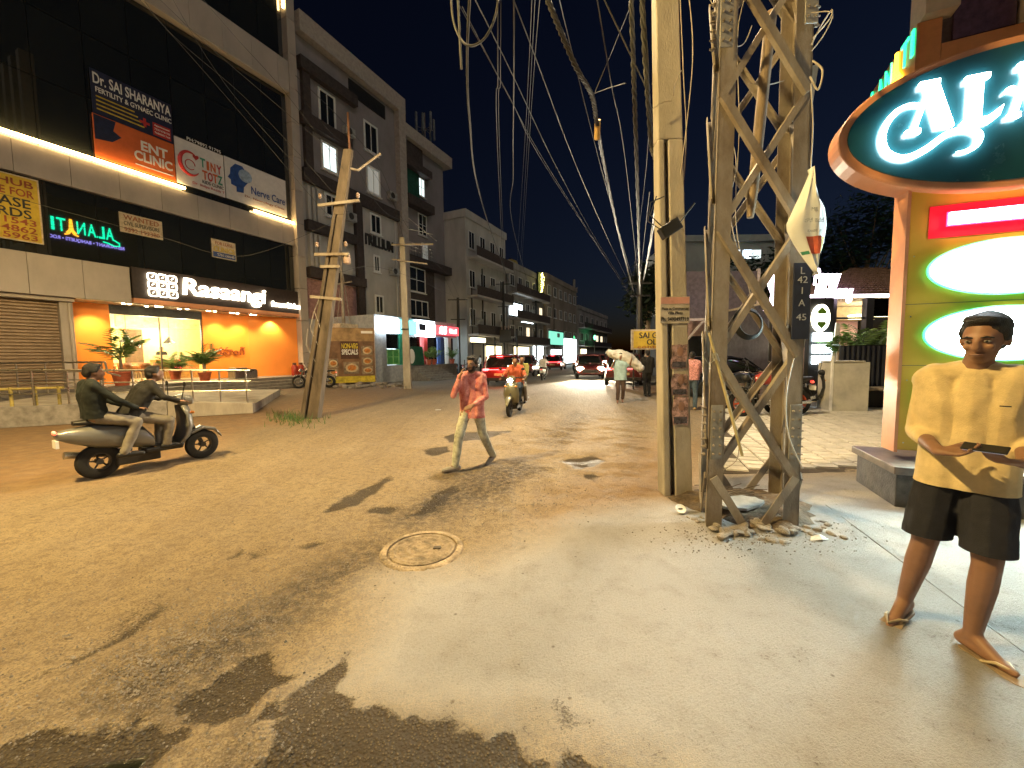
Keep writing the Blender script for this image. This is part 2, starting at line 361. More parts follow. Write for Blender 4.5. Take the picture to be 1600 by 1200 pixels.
mpn = N('ShaderNodeMapping'); K(tc, mpn.inputs[0]); mpn.inputs['Rotation'].default_value = (0, 0, math.radians(-25)); mpn.inputs['Scale'].default_value = (3.2, .45, 1)
trk = noise(1.1, 6, .6, mpn.outputs[0])
big, mid, fine, grain = noise(.55, 6), noise(5, 6), noise(75, 4, .75), noise(190, 3, .7)
vor = N('ShaderNodeTexVoronoi'); vor.inputs['Scale'].default_value = 75; K(tc, vor.inputs['Vector'])
edge = mth('ADD', mth('MULTIPLY', mth('SUBTRACT', fine, .5), 1.1), mth('MULTIPLY', mth('SUBTRACT', mid, .5), .7))
A[0] = ramp(mth('ADD', A[0], mth('MULTIPLY', edge, .55)), .15, .85); A[1] = ramp(mth('ADD', A[1], mth('MULTIPLY', edge, mth('MULTIPLY', mth('SUBTRACT', 1, A[1]), 1.6))), .3, .62)
dust = mixc(ramp(big, .3, .7), rgb((.39, .295, .175)), rgb((.49, .39, .25)))
dust = mixc(ramp(trk, .42, .7, 0, .55), dust, rgb((.29, .225, .15)))
clod = noise(14, 5, .7); dust = mixc(ramp(clod, .46, .64, 0, .6), dust, rgb((.20, .15, .10)))
agg = mixc(ramp(vor.outputs['Distance'], .05, .4), rgb((.40, .35, .28)), rgb((.12, .093, .07)))
col = mixc(mth('MULTIPLY', ramp(fine, .46, .6), .6), dust, agg)
col = mixc(mth('MULTIPLY', A[2], ramp(clod, .40, .56)), col, agg)
col = mixc(mth('MULTIPLY', B[0], ramp(mid, .2, .5)), col, mixc(ramp(mid, .35, .65), rgb((.27, .155, .075)), rgb((.42, .28, .15))))
conc = mixc(ramp(big, .3, .7), rgb((.30, .29, .285)), rgb((.39, .38, .375)))
conc = mixc(mth('MULTIPLY', ramp(mid, .5, .72), .5), conc, rgb((.24, .22, .195)))
conc = mixc(mth('MULTIPLY', ramp(fine, .5, .68), .42), conc, rgb((.19, .17, .15)))
spk = N('ShaderNodeTexVoronoi'); spk.inputs['Scale'].default_value = 5.5; K(tc, spk.inputs['Vector'])
conc = mixc(ramp(spk.outputs['Distance'], .02, .07, .75, 0), conc, rgb((.07, .055, .045)))
col = mixc(A[0], col, conc)
farc = mixc(ramp(big, .3, .7), rgb((.085, .078, .072)), rgb((.15, .13, .11)))
col = mixc(mth('MULTIPLY', B[2], .85), col, farc)
wet_dark_c = mixc(ramp(vor.outputs['Distance'], .05, .4), rgb((.24, .175, .085)), rgb((.07, .05, .028)))
col = mixc(mth('MULTIPLY', A[1], .93), col, wet_dark_c)
col = mixc(B[1], col, rgb((.012, .013, .008)))
col = mixc(.22, col, mixc(ramp(grain, .35, .68), rgb((.25, .2, .15)), rgb((1, 1, 1))), 'MULTIPLY')
K(col, b.inputs['Base Color'])
ro = mth('SUBTRACT', ramp(mid, .3, .7, .8, .95), mth('MULTIPLY', A[1], .22)); ro = mth('MULTIPLY', ro, ramp(B[1], 0, 1, 1, .08)); K(ro, b.inputs['Roughness'])
hgt = mth('ADD', mth('MULTIPLY', grain, .5), mth('MULTIPLY', fine, .9)); hgt = mth('ADD', hgt, mth('MULTIPLY', mth('MULTIPLY', vor.outputs['Distance'], -1.5), mth('ADD', mth('MULTIPLY', A[2], 1.0), mth('MULTIPLY', A[1], .8))))
hgt = mth('MULTIPLY', hgt, mth('SUBTRACT', 1, B[1])); hgt = mth('MULTIPLY', hgt, ramp(A[0], 0, 1, 1.0, .45))
bp = N('ShaderNodeBump'); bp.inputs['Strength'].default_value = 1.0; bp.inputs['Distance'].default_value = .028; K(hgt, bp.inputs['Height']); K(bp.outputs[0], b.inputs['Normal'])
me.materials.append(gm); ground = bpy.data.objects.new('ground', me); COL.objects.link(ground); tag(ground, kind='structure')
del X, Y, Z, wx, wy, fx_, fy_, concrete, wet_dark, grv, dirt, far_, near
# slab joint scored in the apron
ja, jb = G(1290, 790), G(1620, 1036)
MB().bar((ja.x, ja.y, .006), (jb.x, jb.y, .006), .008, .006).build('expansion_joint', mat('jointdark', (.1, .085, .07)), ground)
# manhole cover
mc = thing('manhole_cover', 'round dusty manhole cover with concentric rings set in the road', 'manhole cover', (mh.x, mh.y, 0))
mdust = mat('mhdust', (.34, .27, .185), .9, 0, .3, 9, 1.0, 45)
MB().lathe([(.275, -.02), (.28, .002), (.29, .003), (.318, .003), (.325, .0), (.34, -.02)], 40).build('frame_ring', mdust, mc, True)
prof = [(.0, .004)]
for r in (.06, .11, .165, .215): prof += [(r, .001), (r + .006, .005), (r + .018, .005), (r + .024, .001)]
MB().lathe([(.0001, .001)] + prof[1:] + [(.26, .001), (.268, -.02)], 40).build('lid', mdust, mc, True)
MB().box((.09, -.02, .002), (.15, .02, .013)).build('lift_slot', 'jointdark', mc, bevel=.004)
# ------------------------------------------------------------------ paver court on the right
court = MB().prism([(0, 0), (9.4, 0), (9.4, 7.2), (3.2, 7.2), (2.75, 5.3)], -.02, .004, 'xy'); pc0 = Vector((2.62, 5.02, 0)); PRZ = math.radians(-17)
co_ = court.build('paver_bed', mat('joint', (.07, .055, .04), .95)); co_.location = pc0; tag(co_, kind='structure')
mat('paver', (.54, .52, .48), .8, 0, .13, 3, .3, 80)
pw, pl_, gap = .265, .185, .026; cand = []
Rm = Matrix.Rotation(PRZ, 2)
for i in range(-14, 46):
    for j in range(-4, 48):
        c = Rm @ Vector((i * (pw + gap), j * (pl_ + gap) + (i % 2) * (pl_ + gap) * .35))
        if .14 + c.y * .52 < c.x < 9.1 and .12 < c.y < 6.2:
            cand.append((math.hypot(c.x + pc0.x, c.y + pc0.y), c))
cand.sort(key=lambda a: a[0])
pm = MB().add([(-pw / 2, -pl_ / 2, 0), (pw / 2, -pl_ / 2, 0), (pw / 2, pl_ / 2, 0), (-pw / 2, pl_ / 2, 0), (-pw / 2 + .008, -pl_ / 2 + .008, .022), (pw / 2 - .008, -pl_ / 2 + .008, .022), (pw / 2 - .008, pl_ / 2 - .008, .022), (-pw / 2 + .008, pl_ / 2 - .008, .022)],
              [(0, 1, 5, 4), (1, 2, 6, 5), (2, 3, 7, 6), (3, 0, 4, 7), (4, 5, 6, 7)]).mesh('paver', False); pm.materials.append(MATS['paver'])
rest = MB()
for k, (d_, c) in enumerate(cand):
    if k < 300:
        o = bpy.data.objects.new('paver', pm); COL.objects.link(o); o.parent = co_; o.location = (c.x, c.y, .003 + random.uniform(-.003, .004)); o.rotation_euler = (random.uniform(-.008, .008), random.uniform(-.008, .008), PRZ + random.uniform(-.008, .008))
    else:
        zz = .003 + random.uniform(-.002, .003); vs_ = []
        for v in pm.vertices:
            p = Rm @ v.co.xy; vs_.append((p.x + c.x, p.y + c.y, v.co.z + zz))
        rest.add(vs_, [(0, 1, 5, 4), (1, 2, 6, 5), (2, 3, 7, 6), (3, 0, 4, 7), (4, 5, 6, 7)])
tag(rest.build('paving', 'paver', co_, fix=False), kind='stuff')
# ================================================================== buildings of the left side
ORG = {}
def site(name, label, cat, x0, d0, group=None, z0=0):
    o = thing(name, label, cat, FW(x0, d0, z0), ST, group); ORG[o.name] = (x0, d0, z0); return o
def sb(mb, name, m, parent, **k):          # street-frame geometry under a site thing (or one of its parts)
    r = parent
    while r.name not in ORG and r.parent: r = r.parent
    o = mb.build(name, m, parent, **k)
    if r == parent: x0, d0, z0 = ORG[r.name]; o.location = (-x0, d0, -z0)
    return o
def stext(s, size, m, parent, x, y, z, **k):
    x0, d0, z0 = ORG[parent.name]; return text(s, size, m, parent, (x - x0, y + d0, z - z0), **k)
def window(parent, x0, x1, z0, z1, y, fm='white', pane='tint', mull=1, fr=.07, rail=False, sill=True):
    m = MB()
    m.box((x0, y - .07, z0), (x0 + fr, y, z1)); m.box((x1 - fr, y - .07, z0), (x1, y, z1)); m.box((x0 + fr, y - .07, z1 - fr), (x1 - fr, y, z1)); m.box((x0 + fr, y - .07, z0), (x1 - fr, y, z0 + fr))
    for i in range(mull):
        cx = x0 + (x1 - x0) * (i + 1) / (mull + 1); m.box((cx - .025, y - .06, z0 + fr), (cx + .025, y - .005, z1 - fr))
    if rail: cz = (z0 + z1) / 2; m.box((x0 + fr, y - .055, cz - .02), (x1 - fr, y - .004, cz + .02))
    o = sb(m, 'window', fm, parent); p = MB().box((x0 + fr * .9, y - .03, z0 + fr * .9), (x1 - fr * .9, y - .012, z1 - fr * .9)).build('pane', pane, o)
    if sill: MB().box((x0 - .08, y - .14, z0 - .07), (x1 + .08, y, z0 - .004)).build('sill', fm, o)
    return o
emat('led', (1, .66, .25), 20); emat('signwhite', (1, .86, .62), 5); emat('downlight', (1, .8, .45), 30); emat('coolwhite', (.8, .95, 1), 7); emat('litpane', (.75, .9, .9), .8); emat('warmpane', (1, .8, .5), .9)
bld = site('commercial_building', 'beige panelled commercial building with dark tinted glass and a warm LED line', 'building', 0, 0)
XL = -17.0
sb(MB().box((XL, .16, 3.98), (.5, 9, 26)), 'core_wall', 'darkframe', bld)
PW = 1.42
x = -7.66; n0 = 0
def row(z0, z1, xa, xb, ph, y0=-.05, name='cladding_panel'):
    k = math.floor((xa - ph) / PW)
    while ph + k * PW < xb:
        a, b = max(xa, ph + k * PW), min(xb, ph + (k + 1) * PW); k += 1
        if b - a > .1: sb(MB().box((a + .008, y0 + random.uniform(-.003, .003), z0), (b - .008, .15, z1)), name, 'panel', bld)
row(3.99, 5.46, XL, -7.68, -10.54); row(8.2, 9.35, XL, 0.0, -10.64); row(16.85, 18.45, XL, 0.0, -10.6, -.28)
sb(MB().box((XL, -.26, 16.78), (0, .15, 16.845)), 'beam_soffit', 'panel', bld)
def panes(z0, z1, rows, xb=-.02):
    h = (z1 - z0) / rows; k = 0; W = 1.42
    while xb - (k + 1) * W > XL:
        for r in range(rows):
            a = xb - (k + 1) * W; o = sb(MB().box((a + .012, .10, z0 + r * h + .012), (a + W - .012, .125, z0 + (r + 1) * h - .012)), 'glass_pane', 'tint', bld)
        k += 1
panes(5.49, 8.17, 1); panes(9.38, 16.76, 3); panes(18.5, 25.9, 3)
for k in range(14):
    sb(MB().box((.02, -.3, .02 + k * 1.9), (.52, .6, .012 + k * 1.9 + 1.88)), 'pillar_panel', 'panel', bld, bevel=.006)
sb(MB().box((XL, -.12, 9.44), (-5.46, -.03, 9.54)), 'led_strip', 'led', bld); sb(MB().box((-2.3, -.12, 9.44), (0, -.03, 9.54)), 'led_strip', 'led', bld)
sb(MB().box((-.06, -.14, 21.4), (.0, -.06, 25.8)), 'led_strip', 'led', bld)
# ground floor: shutter, orange restaurant bay
FZ = .56; RY = .95
sb(MB().box((XL, -1.6, 0), (.6, 7.5, FZ)), 'plinth', 'plinth', bld)
for k in range(3): sb(MB().box((-9.2, -1.62 - .34 * (k + 1), 0), (-.2, -1.62 - .34 * k - .002, FZ - .14 * (k + 1))), 'step', mat('stepstone', (.2, .18, .155), .6), bld)
m = MB(); z = FZ
while z < 3.9:
    m.add([(XL, .52, z), (-9.75, .52, z), (-9.75, .47, z + .03), (XL, .47, z + .03), (-9.75, .47, z + .09), (XL, .47, z + .09), (-9.75, .52, z + .12), (XL, .52, z + .12)], [(0, 1, 2, 3), (3, 2, 4, 5), (5, 4, 6, 7)]); z += .12
sb(m, 'roller_shutter', 'shutter', bld, fix=False)
sb(MB().box((XL, .15, 3.84), (-9.36, .6, 3.975)), 'shutter_lintel', 'panel', bld)
sb(MB().box((-9.74, .3, FZ), (-9.38, .6, 3.83)), 'pier', 'panel', bld); sb(MB().tube([(-9.5, .22, FZ), (-9.5, .22, 3.8)], .05), 'downpipe', 'panel', bld)
sb(MB().box((-9.36, RY, FZ), (-8.1, RY + .25, 3.94)), 'orange_wall', 'orangewall', bld)
sb(MB().box((-4.6, RY, FZ), (-2.35, RY + .25, 3.94)), 'orange_wall', 'orangewall', bld)
sb(MB().prism([(-2.35, RY + .25), (-2.348, RY), (.0, .12), (.0, .37)], FZ - .2, 3.94, 'xy'), 'orange_wall', 'orangewall', bld)
sb(MB().box((-8.1, RY, 3.55), (-4.6, RY + .25, 3.94)), 'lintel', 'darkframe', bld)
sb(MB().box((-9.36, .0, 3.95), (.0, 6.3, 3.978)), 'soffit', mat('soffitm', (.75, .6, .42), .6), bld)
sb(MB().box((-7.66, -.12, 4.2), (.56, -.06, 5.5)), 'fascia_board', 'fascia', bld); sb(MB().box((-7.66, -.118, 3.99), (.54, .15, 4.195)), 'fascia_trim', 'orangesign', bld)
# room behind the glass
rm = 'creamwall'
sb(MB().box((-9.3, 5.8, FZ), (-1.2, 6.0, 3.94)), 'back_wall', rm, bld); sb(MB().box((-9.36, RY + .26, FZ), (-9.2, 5.8, 3.94)), 'side_wall', rm, bld); sb(MB().box((-1.2, RY + .26, FZ), (-1.05, 5.8, 3.94)), 'side_wall', rm, bld)
sb(MB().box((-9.2, RY + .26, FZ + .002), (-1.2, 5.8, FZ + .02)), 'room_floor', 'tilefloor', bld)
sb(MB().box((-7.0, 3.4, 3.2), (-3.0, 3.6, 3.94)), 'bulkhead', mat('bulk', (.55, .45, .2), .7), bld)
sb(MB().box((-5.9, 5.55, FZ + .02), (-5.2, 5.79, 3.2)), 'doorway', mat('doordark', (.1, .06, .03)), bld)
for a, b in ((-8.08, -6.36), (-6.34, -4.62)):
    g = sb(MB().box((a + .03, RY + .1, FZ + .03), (b - .03, RY + .112, 3.52)), 'shopfront_pane', clear, bld)
for a in (-8.1, -6.36, -4.64): sb(MB().box((a, RY + .06, FZ + .02), (a + .035, RY + .16, 3.54)), 'shopfront_mullion', 'darkframe', bld)
for px, py in ((198, 474), (228, 472), (229, 479), (254, 478), (283, 476), (280, 483), (304, 482), (325, 486), (349, 484), (364, 489), (376, 483), (390, 487), (402, 491), (415, 486), (424, 490), (450, 488)):
    q = G(px, py, 3.93); lx, ld = LOC(q); lx = min(max(lx, -9.2), -.15); ly = min(max(-ld, .12), RY - .1)
    sb(MB().lathe([(.001, 3.925), (.055, 3.925), (.062, 3.949)], 12, (lx, ly, 0)), 'downlight', 'downlight', bld)
for i in range(5):
    for j in range(2): sb(MB().lathe([(.001, 3.925), (.08, 3.925), (.09, 3.949)], 12, (-8.6 + i * 1.25, 2.0 + 2.6 * j, 0)), 'downlight', 'downlight', bld)
def plamp(nm, kind, x, y, z, e, c, **k):
    x0, d0, z0 = ORG[bld.name]; return lamp(nm, kind, (x, y, z), e, c, bld, **k)
WARM = (1, .74, .36)
for xx, yy_ in ((-7.9, 2.3), (-6.3, 2.3), (-4.8, 2.3), (-7.2, 4.7), (-4.6, 4.7)): plamp('room_light', 'POINT', xx, yy_, 2.95, 185, (1, .84, .46), size=.25)
for xx in (-8.7, -4.0, -2.9, -1.4): plamp('wall_washer', 'SPOT', xx, .3, 3.88, 240, WARM, size=.06, spot=105, target=(xx, .75, 0), blend=.8)
for xx in (-7.2, -5.4): plamp('wall_washer', 'SPOT', xx, .2, 3.88, 260, WARM, size=.06, spot=130, target=(xx, -1.0, 0), blend=.8)
# illuminated shop name
sg = site('restaurant_sign', 'glowing white Rasaangi lettering with square lattice emblem on dark fascia', 'sign', -7.2, .12, z0=4.3)
stext('Rasaangi', 1.0, 'signwhite', sg, -3.95, -.2, 4.83, width=3.9, height=1.02, bold=.016, ext=.04, shear=.1)
stext('Rasaangi', .3, 'signwhite', sg, -.82, -.2, 4.62, width=1.75, height=.34, bold=.012, ext=.03) if False else stext('flavours kitchen', .3, 'signwhite', sg, -.82, -.2, 4.62, width=1.75, height=.3, bold=.014, ext=.03)
for i in range(3):
    for j in range(3):
        cx, cz = -7.0 + i * .36, 4.5 + j * .34
        m = MB(); pr = []
        for k in range(20):
            an = 2 * math.pi * k / 20; e = 1 / max(abs(math.cos(an)), abs(math.sin(an))) ** .75
            pr.append((cx + .16 * e * math.cos(an), cz + .15 * e * math.sin(an)))
        m.tube([(a, -.2, b) for a, b in pr + pr[:1]], .028, 6); m.tube([(cx - .03, -.2, cz - .02), (cx + .04, -.2, cz + .04)], .02, 6)
        x0, d0, z0 = ORG[sg.name]; m.build('emblem_square', 'signwhite', sg, loc=(-x0, d0, -z0))
tl = site('wall_lettering', 'brown Telugu lettering on the orange restaurant wall', 'lettering', -3.5, -RY, z0=1.9)
mat('brownletter', (.35, .08, .02), .6)
stext('రసాంగి', .45, 'brownletter', tl, -3.35, RY - .03, 2.0, width=1.5, ext=.02)
sb(MB().tube([(-4.55, RY - .03, 1.7), (-4.35, RY - .03, 1.95), (-4.15, RY - .03, 2.02)], [.01, .06, .01], 6), 'leaf_motif', 'brownletter', tl)
# ------------------------------------------------------------------ boards hung on the glass
def board(name, label, x0, x1, z0, z1, m, y=.04, frame=None):
    o = site(name, label, 'sign', (x0 + x1) / 2, -y, z0=z0); sb(MB().box((x0, y - .04, z0), (x1, y, z1)), 'board', m, o, bevel=.004)
    if frame:
        f = MB()
        for a, b in (((x0 - .04, y - .05, z0 - .04), (x0, y, z1 + .04)), ((x1, y - .05, z0 - .04), (x1 + .04, y, z1 + .04)), ((x0, y - .05, z0 - .04), (x1, y, z0)), ((x0, y - .05, z1), (x1, y, z1 + .04))): f.box(a, b)
        sb(f, 'frame', frame, o)
    return o
mat('navy', (.012, .014, .05), .5); mat('sorange', (.62, .13, .03), .5, var=.05); mat('txtw', (.8, .78, .75), .5, var=.02); mat('txty', (.6, .42, .03), .5); mat('red', (.5, .03, .03), .5, var=.08); mat('txtk', (.03, .03, .03), .6)
mat('signw', (.72, .68, .66), .5, var=.05); mat('sblue', (.03, .08, .3), .5); mat('sgreen', (.05, .3, .2), .5); mat('yellowb', (.6, .42, .04), .6, var=.08); mat('brownred', (.33, .08, .03), .6); mat('cream', (.6, .5, .36), .7)
s1 = board('fertility_clinic_sign', 'navy fertility clinic board with white lettering and yellow lines', -8.42, -5.76, 11.35, 13.05, 'navy')
stext('Dr. SAI SHARANYA', .4, 'txtw', s1, -7.08, -.02, 12.72, width=2.55, height=.42, bold=.006); stext('FERTILITY & GYNAEC CLINIC', .2, 'txtw', s1, -7.05, -.02, 12.3, width=2.5, height=.2, bold=.002)
for k in range(4): sb(MB().box((-8.3, -.006, 12.02 - k * .16), (-7.1 + .1 * k, -.001, 12.07 - k * .16)), 'yellow_line', 'txty', s1)
sb(MB().box((-6.5, -.008, 11.42), (-5.85, -.001, 11.95)), 'red_box', 'red', s1)
for k, s in enumerate(('Appointment', '7337478178', '7680001768')): stext(s, .12, 'txtw', s1, -6.17, -.016, 11.84 - k * .15, width=.56)
sb(MB().box((-6.95, -.008, 11.72), (-6.6, -.001, 11.82)).box((-6.82, -.0085, 11.6), (-6.73, -.001, 11.95)), 'red_cross', 'red', s1)
s2 = board('ent_clinic_sign', 'orange ENT clinic board with white lettering', -8.45, -5.76, 9.66, 11.33, 'sorange')
stext('ENT', .5, 'txtw', s2, -6.5, -.02, 10.75, width=.95, height=.4, bold=.014); stext('CLINIC', .5, 'txtw', s2, -6.55, -.02, 10.28, width=1.35, height=.4, bold=.014)
sb(MB().prism([(-8.42, 11.3), (-7.75, 11.3), (-7.85, 10.9), (-7.6, 10.75), (-7.9, 10.45), (-8.42, 10.35)], -.008, -.001), 'dark_profile', 'navy', s2)
sb(MB().box((-7.2, -.008, 9.88), (-5.85, -.001, 9.92)), 'white_line', 'txtw', s2)
s3 = board('kids_clinic_sign', 'white Tiny Totz kids clinic board with red mother emblem', -5.72, -3.66, 9.7, 11.75, 'signw')
stext('PH:79892 91795', .2, 'txtw', s3, -4.5, -.02, 11.86, width=1.45, height=.15)
m = MB(); cx, cz = -5.15, 10.75
m.tube([(cx + .42 * math.cos(a), -.01, cz + .52 * math.sin(a)) for a in np.linspace(.9, 5.6, 24)], [.02 + .07 * math.sin(math.pi * i / 23) for i in range(24)], 6); sb(m, 'emblem_arc', 'red', s3)
sb(MB().prism([(cx + .25 + .13 * (math.sin(t) ** 3), cz + .38 + .008 * (13 * math.cos(t) - 5 * math.cos(2 * t) - 2 * math.cos(3 * t) - math.cos(4 * t)) * 1.1) for t in np.linspace(0, 2 * math.pi, 24, endpoint=False)], -.012, -.001), 'heart', 'red', s3)
sb(MB().tube([(cx + .2 * math.cos(a), -.008, cz - .05 + .22 * math.sin(a)) for a in np.linspace(0, 5.5, 18)], .02, 5), 'baby_outline', 'red', s3)
for s, mt, xx, zz in (('T', 'sgreen', -4.62, 11.0), ('I', 'sorange', -4.4, 10.95), ('N', 'sorange', -4.17, 10.95), ('Y', 'red', -3.9, 10.95), ('T', 'sorange', -4.55, 10.45), ('O', 'red', -4.32, 10.45), ('T', 'sorange', -4.1, 10.45), ('Z', 'sgreen', -3.88, 10.45)): stext(s, .5, mt, s3, xx, -.02, zz, height=.42, width=.1 if s == 'I' else .22, bold=.012)
stext('KIDS CLINIC', .2, 'txtk', s3, -4.2, -.02, 10.12, width=.95, height=.15); stext('Dr. Shilpa Reddy T', .2, 'red', s3, -4.4, -.02, 9.9, width=1.4, height=.14)
s4 = board('nerve_clinic_sign', 'white Nerve Care board with blue head and brain emblem', -3.62, -.34, 9.72, 11.78, 'signw')
sb(MB().prism([(-3.1, 10.2), (-2.75, 10.25), (-2.72, 10.55), (-2.5, 10.85), (-2.5, 11.3), (-2.75, 11.6), (-3.1, 11.6), (-3.35, 11.3), (-3.38, 11.0), (-3.5, 10.8), (-3.36, 10.72), (-3.35, 10.5), (-3.1, 10.45)], -.008, -.001), 'head_profile', 'sblue', s4)
sb(MB().ell((-2.62, -.005, 11.15), (.36, .02, .33), 14, 6), 'brain_emblem', mat('brain', (.35, .45, .6)), s4)
stext('Nerve Care', .4, 'sblue', s4, -1.4, -.02, 10.55, width=1.9, height=.4, bold=.004); stext('Dr. Neurology Clinic', .2, 'brownred', s4, -1.6, -.02, 10.12, width=2.2, height=.14)
s5 = board('lease_board', 'yellow space for lease board with black and brown lettering', -13.2, -10.12, 5.85, 8.05, 'yellowb', .0, 'cream')
for s, mt, zz, hh in (('SS HUB', 'brownred', 7.83, .24), ('PACE FOR', 'brownred', 7.5, .26), ('LEASE', 'txtk', 7.14, .32), ('ORDS', 'txtk', 6.78, .3), ('6 11543', 'brownred', 6.5, .22), ('9 54862', 'brownred', 6.23, .22), ('9 15963', 'brownred', 5.98, .2)):
    o = stext(s, .3, mt, s5, -10.9, -.06, zz, width=1.35 if len(s) > 5 else 1.15, height=hh, bold=.004)
s6 = board('wanted_board', 'small pale wanted notice for civil supervisors on dark glass', -7.86, -6.4, 6.92, 7.72, 'cream', .08)
for s, zz, hh, mt in (('WANTED', 7.55, .2, 'brownred'), ('CIVIL SUPERVISORS', 7.3, .17, 'txtk'), ('9392 192380', 7.05, .17, 'brownred')): stext(s, .2, mt, s6, -7.13, .025, zz, width=1.2, height=hh)
s7 = board('clinics_board', 'small clinics notice with blue strip on dark glass', -4.42, -3.3, 6.62, 7.52, 'cream', .08)
sb(MB().box((-4.38, .03, 6.66), (-3.34, .036, 6.9)), 'blue_strip', 'sblue', s7); stext('CLINICS', .3, 'yellowb', s7, -3.86, .025, 7.05, width=.98, height=.24, bold=.004); stext('FOR LEASE', .2, 'brownred', s7, -3.86, .025, 7.34, width=.8, height=.15); stext('9701130545', .1, 'txtw', s7, -3.8, .018, 6.78, width=.8, height=.12)
# ------------------------------------------------------------------ apartment block
tr = site('apartment_block', 'tall grey and white Trillium apartment block with dark bands and framed windows', 'building', .7, 0)
ow = [x_ for x_ in ()]
sb(MB().box((.7, .0, 0), (9.05, 10, 13.0)), 'wall', 'whitewall', tr); sb(MB().box((.7, -.02, 13.0), (9.05, 10, 20.6)), 'upper_wall', 'greypurple', tr)
sb(MB().box((.7, -.5, 20.62), (9.85, 10.2, 21.75)), 'roof_band', mat('frameband', (.42, .37, .33), .8, var=.1), tr); sb(MB().box((9.06, -.49, .0), (9.84, 10, 20.615)), 'end_frame', 'frameband', tr)
sb(MB().box((4.6, -.1, 19.4), (8.0, -.025, 20.35)), 'roof_opening', 'black', tr)
for a, b, z0, z1, d in ((.7, 5.0, 18.6, 19.3, .45), (.7, 4.4, 15.5, 16.2, .45), (.7, 9.05, 12.2, 12.98, .3), (.7, 4.4, 9.3, 9.9, .45), (.7, 5.2, 6.5, 7.1, .45)): sb(MB().box((a, -d, z0), (b, -.03, z1)), 'dark_band', 'brownband', tr)
sb(MB().box((4.6, -.28, 3.9), (5.2, -.005, 12.19)), 'dark_column', 'brownband', tr); sb(MB().box((.9, -.3, 12.99), (1.4, -.03, 18.59)), 'dark_column', 'brownband', tr)
sb(MB().box((.72, -.05, 4.0), (4.55, -.004, 6.45)), 'pink_wall', 'pinkwall', tr)
for (a, b, z0, z1, lit) in ((2.1, 3.4, 16.3, 18.4, 0), (5.8, 7.15, 16.3, 18.35, 0), (2.15, 3.4, 13.5, 15.25, 1), (5.9, 7.25, 13.4, 15.35, 2), (2.25, 3.35, 10.65, 12.1, 0), (6.1, 7.2, 10.6, 12.05, 0), (2.4, 3.3, 7.8, 9.1, 0), (6.3, 6.95, 7.85, 9.1, 0), (6.3, 7.2, 4.8, 6.2, 0)):
    window(tr, a, b, z0, z1, -.03, 'white', ['tint', 'litpane', 'dimpane'][lit] if lit < 2 else emat('dimpane', (.8, .8, .7), .12), 1, .13)
for a, z0 in ((1.75, 7.2), (1.75, 10.0)):
    m = MB()
    for k in range(3): m.box((.9 + k * .33, -.25, z0), (1.1 + k * .33, -.01, z0 + 2.0))
    sb(m, 'fin_screen', 'whitewall', tr)
nt_ = site('building_lettering', 'dark TRILLIUM lettering on the white apartment wall', 'lettering', 6.9, 0.02, z0=9.5)
stext('TRILLIUM', .9, 'txtk', nt_, 6.92, -.06, 10.05, width=3.0, height=.78, bold=.02, ext=.05)
for a_, z_ in ((3.9, 16.4), (7.9, 13.6), (7.9, 7.9), (3.75, 10.8)): o = sb(MB().box((a_, -.42, z_), (a_ + .8, -.03, z_ + .55)), 'air_conditioner', mat('acgrey', (.4, .4, .38), .6), tr, bevel=.02); MB().lathe([(.2, -.43), (.22, -.421)], 16, (a_ + .32, 0, z_ + .28), 'y').build('fan_grille', 'darkframe', o)
for a_ in (5.45, 8.7): sb(MB().tube([(a_, -.08, 0), (a_, -.08, 12.1)], .05, 8), 'drain_pipe', 'whitewall', tr)
# second block
b2 = site('balcony_block', 'grey apartment block with dark balconies, green netting and one lit window', 'building', 9.9, 0)
sb(MB().box((9.9, .3, 0), (15.9, 10, 19.2)), 'wall', 'greypurple', b2); sb(MB().box((9.9, -.3, 19.25), (16.6, 10.2, 20.2)), 'roof_band', 'frameband', b2)
sb(MB().box((9.95, .05, 17.4), (12.6, .29, 19.2)), 'dark_recess', 'brownband', b2); sb(MB().box((9.95, -.5, 14.0), (13.4, .29, 14.7)), 'balcony_slab', 'brownband', b2); sb(MB().box((9.95, -.4, 17.0), (13.3, .29, 17.6)), 'balcony_slab', 'brownband', b2)
sb(MB().box((9.95, -.45, 9.2), (16.5, .29, 9.9)), 'balcony_slab', 'brownband', b2); sb(MB().box((9.95, .1, 4.4), (13.9, .29, 9.19)), 'dark_panel', 'brownband', b2)
sb(MB().box((10.2, .1, 14.72), (12.1, .14, 17.0)), 'shade_net', mat('greennet', (.01, .09, .06), .9, bump=.3), b2)
for (a, b, z0, z1, mt, mu) in ((12.15, 13.0, 15.4, 16.95, 'litpane', 1), (12.0, 13.15, 12.1, 13.9, 'tint', 1), (12.4, 13.25, 10.0, 11.5, 'dimpane', 1), (10.15, 12.5, 7.05, 9.1, 'tint', 1), (10.25, 12.8, 5.0, 6.4, 'tint', 2)): window(b2, a, b, z0, z1, .28 if z0 > 9.9 else .09, 'white', mt, mu, .08, rail=mu == 1)
m = MB()
for k in range(9): m.tube([(10.1 + k * .36, -.35, 9.9), (10.1 + k * .36, -.35, 10.9)], .015, 5)
for z in (10.3, 10.6, 10.9): m.tube([(10.0, -.35, z), (13.2, -.35, z)], .02, 5)
m.tube([(10, -.35, 11.9), (13.2, -.35, 12.3)], .03, 5); m.tube([(10, .2, 13.2), (13, -.9, 11.6)], .03, 5); sb(m, 'balcony_railing', 'steel', b2)
